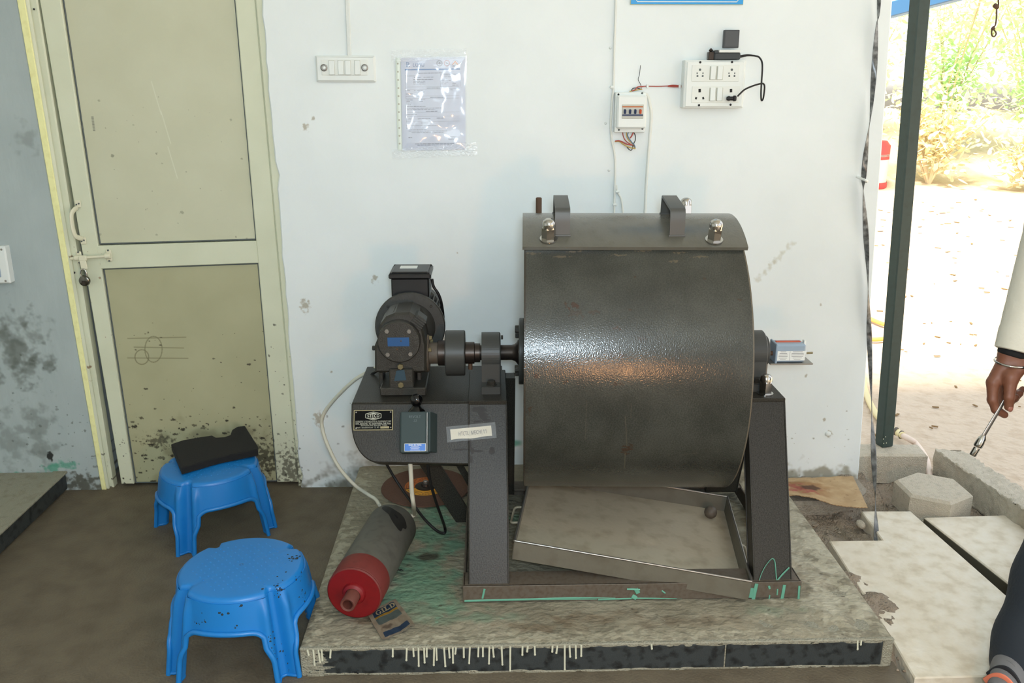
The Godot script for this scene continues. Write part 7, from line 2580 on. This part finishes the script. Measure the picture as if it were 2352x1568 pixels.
func build_person():
	var hip_r := Vector3(1.44, 0.90, 0.84)
	var knee_r := Vector3(1.41, 0.50, 1.02)
	var ank_r := Vector3(1.232, 0.10, 1.14)
	var hip_l := Vector3(1.61, 0.90, 0.81)
	var knee_l := Vector3(1.65, 0.49, 0.84)
	var ank_l := Vector3(1.66, 0.10, 0.74)
	var sh_r := Vector3(1.37, 1.37, 0.80)
	var elb_r := Vector3(1.375, 1.09, 0.79)
	var wri := wz(2329, 808, 0.86)
	var sh_l := Vector3(1.69, 1.37, 0.80)
	var elb_l := Vector3(1.74, 1.09, 0.79)
	var wri_l := Vector3(1.73, 0.83, 0.88)
	var t := thing("person", "person in cream shirt and dark trousers at the right edge, holding a spanner", "person", Vector3(1.5, 0.02, 0.88))
	# --- body
	var neck := Vector3(1.53, 1.46, 0.80)
	var head := Vector3(1.53, 1.61, 0.83)
	var body := [
		[Vector3(1.46, 1.30, 0.80), Vector3(1.60, 1.30, 0.80), 0.105, 0.105], [Vector3(1.48, 1.08, 0.81), Vector3(1.58, 1.08, 0.81), 0.095, 0.095], [Vector3(1.47, 0.92, 0.82), Vector3(1.59, 0.92, 0.82), 0.105, 0.105],
		[Vector3(1.53, 1.38, 0.80), neck, 0.07, 0.055], [neck, head + Vector3(0, -0.03, 0), 0.055, 0.06],
		[sh_r, elb_r, 0.048, 0.040], [elb_r, wri, 0.040, 0.026], [sh_l, elb_l, 0.048, 0.040], [elb_l, wri_l, 0.040, 0.027], [wri_l, wri_l + Vector3(0, -0.1, 0.02), 0.03, 0.02],
		[hip_r, knee_r, 0.082, 0.055], [knee_r, ank_r, 0.052, 0.036], [ank_r + Vector3(0, -0.03, -0.01), ank_r + Vector3(-0.07, -0.05, 0.09), 0.036, 0.028],
		[hip_l, knee_l, 0.082, 0.055], [knee_l, ank_l, 0.052, 0.036], [ank_l + Vector3(0, -0.03, -0.01), ank_l + Vector3(0.0, -0.05, 0.12), 0.036, 0.028]]
	var mb := MB.new()
	nets(mb, body, 0.014, 0.03)
	# head on a grid of its own
	nets(mb, [[head + Vector3(0, 0.035, -0.012), head + Vector3(0, 0.02, 0.012), 0.082, 0.078], [head + Vector3(0, -0.05, 0.03), head + Vector3(0, -0.075, 0.045), 0.052, 0.038],
		[head + Vector3(0, 0.015, 0.088), head + Vector3(0, -0.022, 0.105), 0.009, 0.014, 0.012], [head + Vector3(-0.012, -0.058, 0.083), head + Vector3(0.012, -0.058, 0.083), 0.009, 0.009, 0.006], [head + Vector3(-0.01, -0.07, 0.08), head + Vector3(0.01, -0.07, 0.08), 0.009, 0.009, 0.006],
		[head + Vector3(-0.083, 0.02, 0.0), head + Vector3(-0.08, -0.025, 0.005), 0.014, 0.010, 0.008], [head + Vector3(0.083, 0.02, 0.0), head + Vector3(0.08, -0.025, 0.005), 0.014, 0.010, 0.008], [head + Vector3(0, -0.06, 0.0), neck, 0.055, 0.055]], 0.006, 0.02)
	# right hand: palm and five fingers, thumb towards the camera
	var H := func(x: float, y: float, z: float) -> Vector3: return wz(x, y, z)
	var hand := [
		[wri + Vector3(0.004, 0.05, -0.008), wri, 0.027, 0.026], [wri + Vector3(0.010, 0.0, 0.006), wri + Vector3(-0.012, -0.005, -0.004), 0.023, 0.022],
		[wri, H.call(2284, 876, 0.872), 0.026, 0.0175], [wri, H.call(2289, 886, 0.852), 0.024, 0.0175], [wri + Vector3(0.008, -0.01, -0.006), H.call(2302, 886, 0.836), 0.022, 0.016], [wri + Vector3(0.012, -0.01, -0.01), H.call(2317, 882, 0.822), 0.020, 0.015],
		[wri + Vector3(0.014, -0.02, 0.014), H.call(2322, 868, 0.893), 0.022, 0.0175],
		# index
		[H.call(2281, 880, 0.874), H.call(2280, 918, 0.884), 0.0155, 0.0120, 0.006], [H.call(2280, 918, 0.884), H.call(2288, 940, 0.888), 0.0122, 0.0108, 0.005], [H.call(2288, 940, 0.888), H.call(2307, 952, 0.889), 0.0108, 0.0090, 0.005],
		# middle, ring, little
		[H.call(2288, 888, 0.853), H.call(2292, 918, 0.857), 0.0140, 0.0110, 0.004], [H.call(2292, 918, 0.857), H.call(2318, 925, 0.852), 0.0108, 0.0100, 0.004], [H.call(2318, 925, 0.852), H.call(2333, 912, 0.846), 0.0098, 0.0085, 0.004],
		[H.call(2302, 888, 0.836), H.call(2306, 912, 0.836), 0.0132, 0.0104, 0.004], [H.call(2306, 912, 0.836), H.call(2330, 915, 0.832), 0.0102, 0.0095, 0.004], [H.call(2330, 915, 0.832), H.call(2343, 903, 0.828), 0.0092, 0.0082, 0.004],
		[H.call(2317, 882, 0.820), H.call(2321, 900, 0.818), 0.0118, 0.0094, 0.004], [H.call(2321, 900, 0.818), H.call(2340, 903, 0.816), 0.0090, 0.0084, 0.004], [H.call(2340, 903, 0.816), H.call(2349, 893, 0.814), 0.0082, 0.0072, 0.004],
		# thumb
		[H.call(2322, 866, 0.895), H.call(2318, 912, 0.908), 0.0165, 0.0120, 0.008], [H.call(2318, 912, 0.908), H.call(2317, 934, 0.908), 0.0118, 0.0105, 0.004]]
	nets(mb, hand, 0.0026, 0.012)
	obj("body", mb, M.skin, t)
	mb = MB.new()
	var nl: Vector3 = H.call(2316.5, 936, 0.908)
	mb.ball(nl + Vector3(0, 0, 0.0085), Vector3(0.0066, 0.0078, 0.003), 14, 10)
	obj("thumb_nail", mb, M.nail, t)
	mb = MB.new()
	for k in [-1, 1]:
		mb.ball(head + Vector3(0.031 * k, 0.008, 0.073), Vector3(0.012, 0.007, 0.006), 14, 10)
	obj("eyes", mb, M.label_white, t)
	mb = MB.new()
	nets(mb, [[head + Vector3(0, 0.055, -0.02), head + Vector3(0, 0.05, 0.0), 0.088, 0.080], [head + Vector3(0, 0.0, -0.045), head + Vector3(0, -0.03, -0.04), 0.07, 0.06]], 0.008, 0.02)
	obj("hair", mb, M.hair, t)
	# --- bands at the wrist
	var ring := func(c: Vector3, n: Vector3, r: float, thick: float, wide: float, m: Material, called: String):
		var xf := MB.along(c, c + n)
		var pts := PackedVector3Array()
		for i in 36:
			pts.append(xf * Vector3(cos(TAU * i / 36.0) * r, 0, sin(TAU * i / 36.0) * r * 0.96))
		var q := MB.new()
		q.tube(pts, thick, 8, true, wide, 0.0, 1.0, n)
		obj(called, q, m, t)
	var axis := (elb_r - wri).normalized()
	ring.call(H.call(2328, 811, 0.86), (axis + Vector3(0.0, 0.0, 0.1)).normalized(), 0.0335, 0.0032, 0.0075, M.thread_black, "thread_band")
	ring.call(H.call(2325, 831, 0.863), (axis + Vector3(-0.25, 0.0, 0.25)).normalized(), 0.0395, 0.0025, 0.0032, M.chrome, "steel_bangle")
	# --- shirt
	mb = MB.new()
	var cuff := elb_r.lerp(wri, 0.90)
	nets(mb, [[Vector3(1.46, 1.31, 0.80), Vector3(1.60, 1.31, 0.80), 0.125, 0.125], [Vector3(1.47, 1.08, 0.81), Vector3(1.59, 1.08, 0.81), 0.125, 0.125], [Vector3(1.46, 0.84, 0.83), Vector3(1.61, 0.84, 0.83), 0.145, 0.145], [Vector3(1.53, 1.40, 0.80), Vector3(1.53, 1.44, 0.80), 0.085, 0.072],
		[sh_r, elb_r, 0.072, 0.062], [elb_r, cuff, 0.062, 0.046], [sh_l, elb_l, 0.072, 0.062], [elb_l, elb_l.lerp(wri_l, 0.9), 0.062, 0.042]], 0.012, 0.03)
	obj("shirt", mb, M.shirt, t)
	mb = MB.new()
	var cd := (wri - elb_r).normalized()
	mb.lathe([Vector2(0.030, 0.044), Vector2(0.040, 0.047), Vector2(0.0445, 0.045), Vector2(0.0475, 0.0), Vector2(0.046, -0.02)], MB.along(cuff - cd * 0.012, cuff + cd * 0.05), 32)
	obj("cuff", mb, M.shirt, t)
	# --- trousers: wide at the hem
	mb = MB.new()
	nets(mb, [[hip_r, knee_r, 0.105, 0.088], [knee_r, Vector3(1.318, 0.25, 1.085), 0.086, 0.077], [Vector3(1.318, 0.25, 1.085), Vector3(1.272, 0.11, 1.12), 0.077, 0.074], [Vector3(1.272, 0.11, 1.12), Vector3(1.258, 0.066, 1.145), 0.075, 0.08], [hip_l, knee_l, 0.105, 0.082], [knee_l, ank_l + Vector3(0, 0.03, 0), 0.078, 0.068], [Vector3(1.48, 0.95, 0.82), Vector3(1.58, 0.95, 0.82), 0.118, 0.118]], 0.012, 0.03)
	var trs := obj("trousers", mb, M.trousers, t)
	mb = MB.new()
	mb.tube(MB.curve([Vector3(1.40, 0.42, 1.12), Vector3(1.325, 0.25, 1.156), Vector3(1.30, 0.14, 1.176), Vector3(1.262, 0.06, 1.192)], 6), 0.0022, 8, false, 0.004)
	obj("seam", mb, M.trouser_seam, trs)
	# --- shoes
	for s in [[ank_r, Vector3(-0.68, 0, 0.73)], [ank_l, Vector3(0.05, 0, 1.0)]]:
		var a: Vector3 = s[0]
		var d: Vector3 = s[1].normalized()
		var side := Vector3(d.z, 0, -d.x)
		var g := Vector3(a.x, 0.021, a.z) if s[0] == ank_r else Vector3(a.x, -0.002, a.z)
		mb = MB.new()
		var sole := PackedVector2Array()
		for k in 28:
			var u := TAU * k / 28.0
			var lx := cos(u) * 0.135 + 0.045
			var wx := sin(u) * (0.040 + 0.010 * cos(u))
			var q := g + d * lx + side * wx
			sole.append(Vector2(q.x, q.z))
		mb = slab(sole, g.y, g.y + 0.024, 0.004)
		var name_ := "shoe"
		var up := MB.new()
		nets(up, [[g + Vector3(0, 0.05, 0) - d * 0.045, g + Vector3(0, 0.045, 0) + d * 0.04, 0.038, 0.038], [g + Vector3(0, 0.045, 0) + d * 0.03, g + Vector3(0, 0.032, 0) + d * 0.13, 0.040, 0.030], [g + Vector3(0, 0.04, 0) - d * 0.03, g + Vector3(0, 0.085, 0) - d * 0.02, 0.036, 0.036]], 0.006, 0.02)
		var sh := obj(name_, up, M.shoe_grey, t)
		obj("sole", mb, M.shoe_sole, sh)
		var kk := 0
		for b in [[0.145, 0.028, "shoe_dark"], [0.112, 0.038, "shoe_orange"], [0.085, 0.044, "shoe_dark"], [0.055, 0.05, "shoe_grey"], [0.03, 0.055, "shoe_dark"]]:
			var band := MB.new()
			var pts := []
			for i in 9:
				var u := lerpf(-1.0, 1.0, i / 8.0)
				pts.append(g + d * (b[0] + 0.012 * u) + side * (0.037 * u) + Vector3(0, 0.030 + b[1] * (1.0 - u * u * 0.9), 0))
			band.tube(MB.curve(pts, 3), 0.003, 8, false, 0.009)
			obj("strap", band, M[b[2]], sh)
			kk += 1
	# --- spanner held between thumb and first finger
	var a0: Vector3 = H.call(2316, 905, 0.893)
	var a1: Vector3 = H.call(2258, 1002, 0.905)
	var a2: Vector3 = H.call(2243, 1030, 0.909)
	var a3: Vector3 = H.call(2231, 1050, 0.911)
	var sp := thing("spanner", "chrome spanner held by the person, pointing down to the left", "spanner", a1)
	mb = MB.new()
	mb.tube(PackedVector3Array([a0, a0.lerp(a1, 0.3), a0.lerp(a1, 0.7), a1]), 0.0026, 12, false, 0.0048, 0.0, 1.25)
	obj("shank", mb, M.dull_steel, sp)
	mb = MB.new()
	var dd := (a2 - a1).normalized()
	mb.lathe([Vector2(0, 0), Vector2(0.0055, 0), Vector2(0.0095, 0.008), Vector2(0.0105, 0.02), Vector2(0.0105, 0.030), Vector2(0.008, 0.033)], MB.along(a1 - dd * 0.003, a2), 24)
	mb.lathe([Vector2(0.008, 0.0), Vector2(0.0080, 0.02), Vector2(0.0065, 0.022), Vector2(0.005, 0.015), Vector2(0, 0.015)], MB.along(a2 - dd * 0.002, a3), 20)
	obj("head", mb, M.chrome, sp)
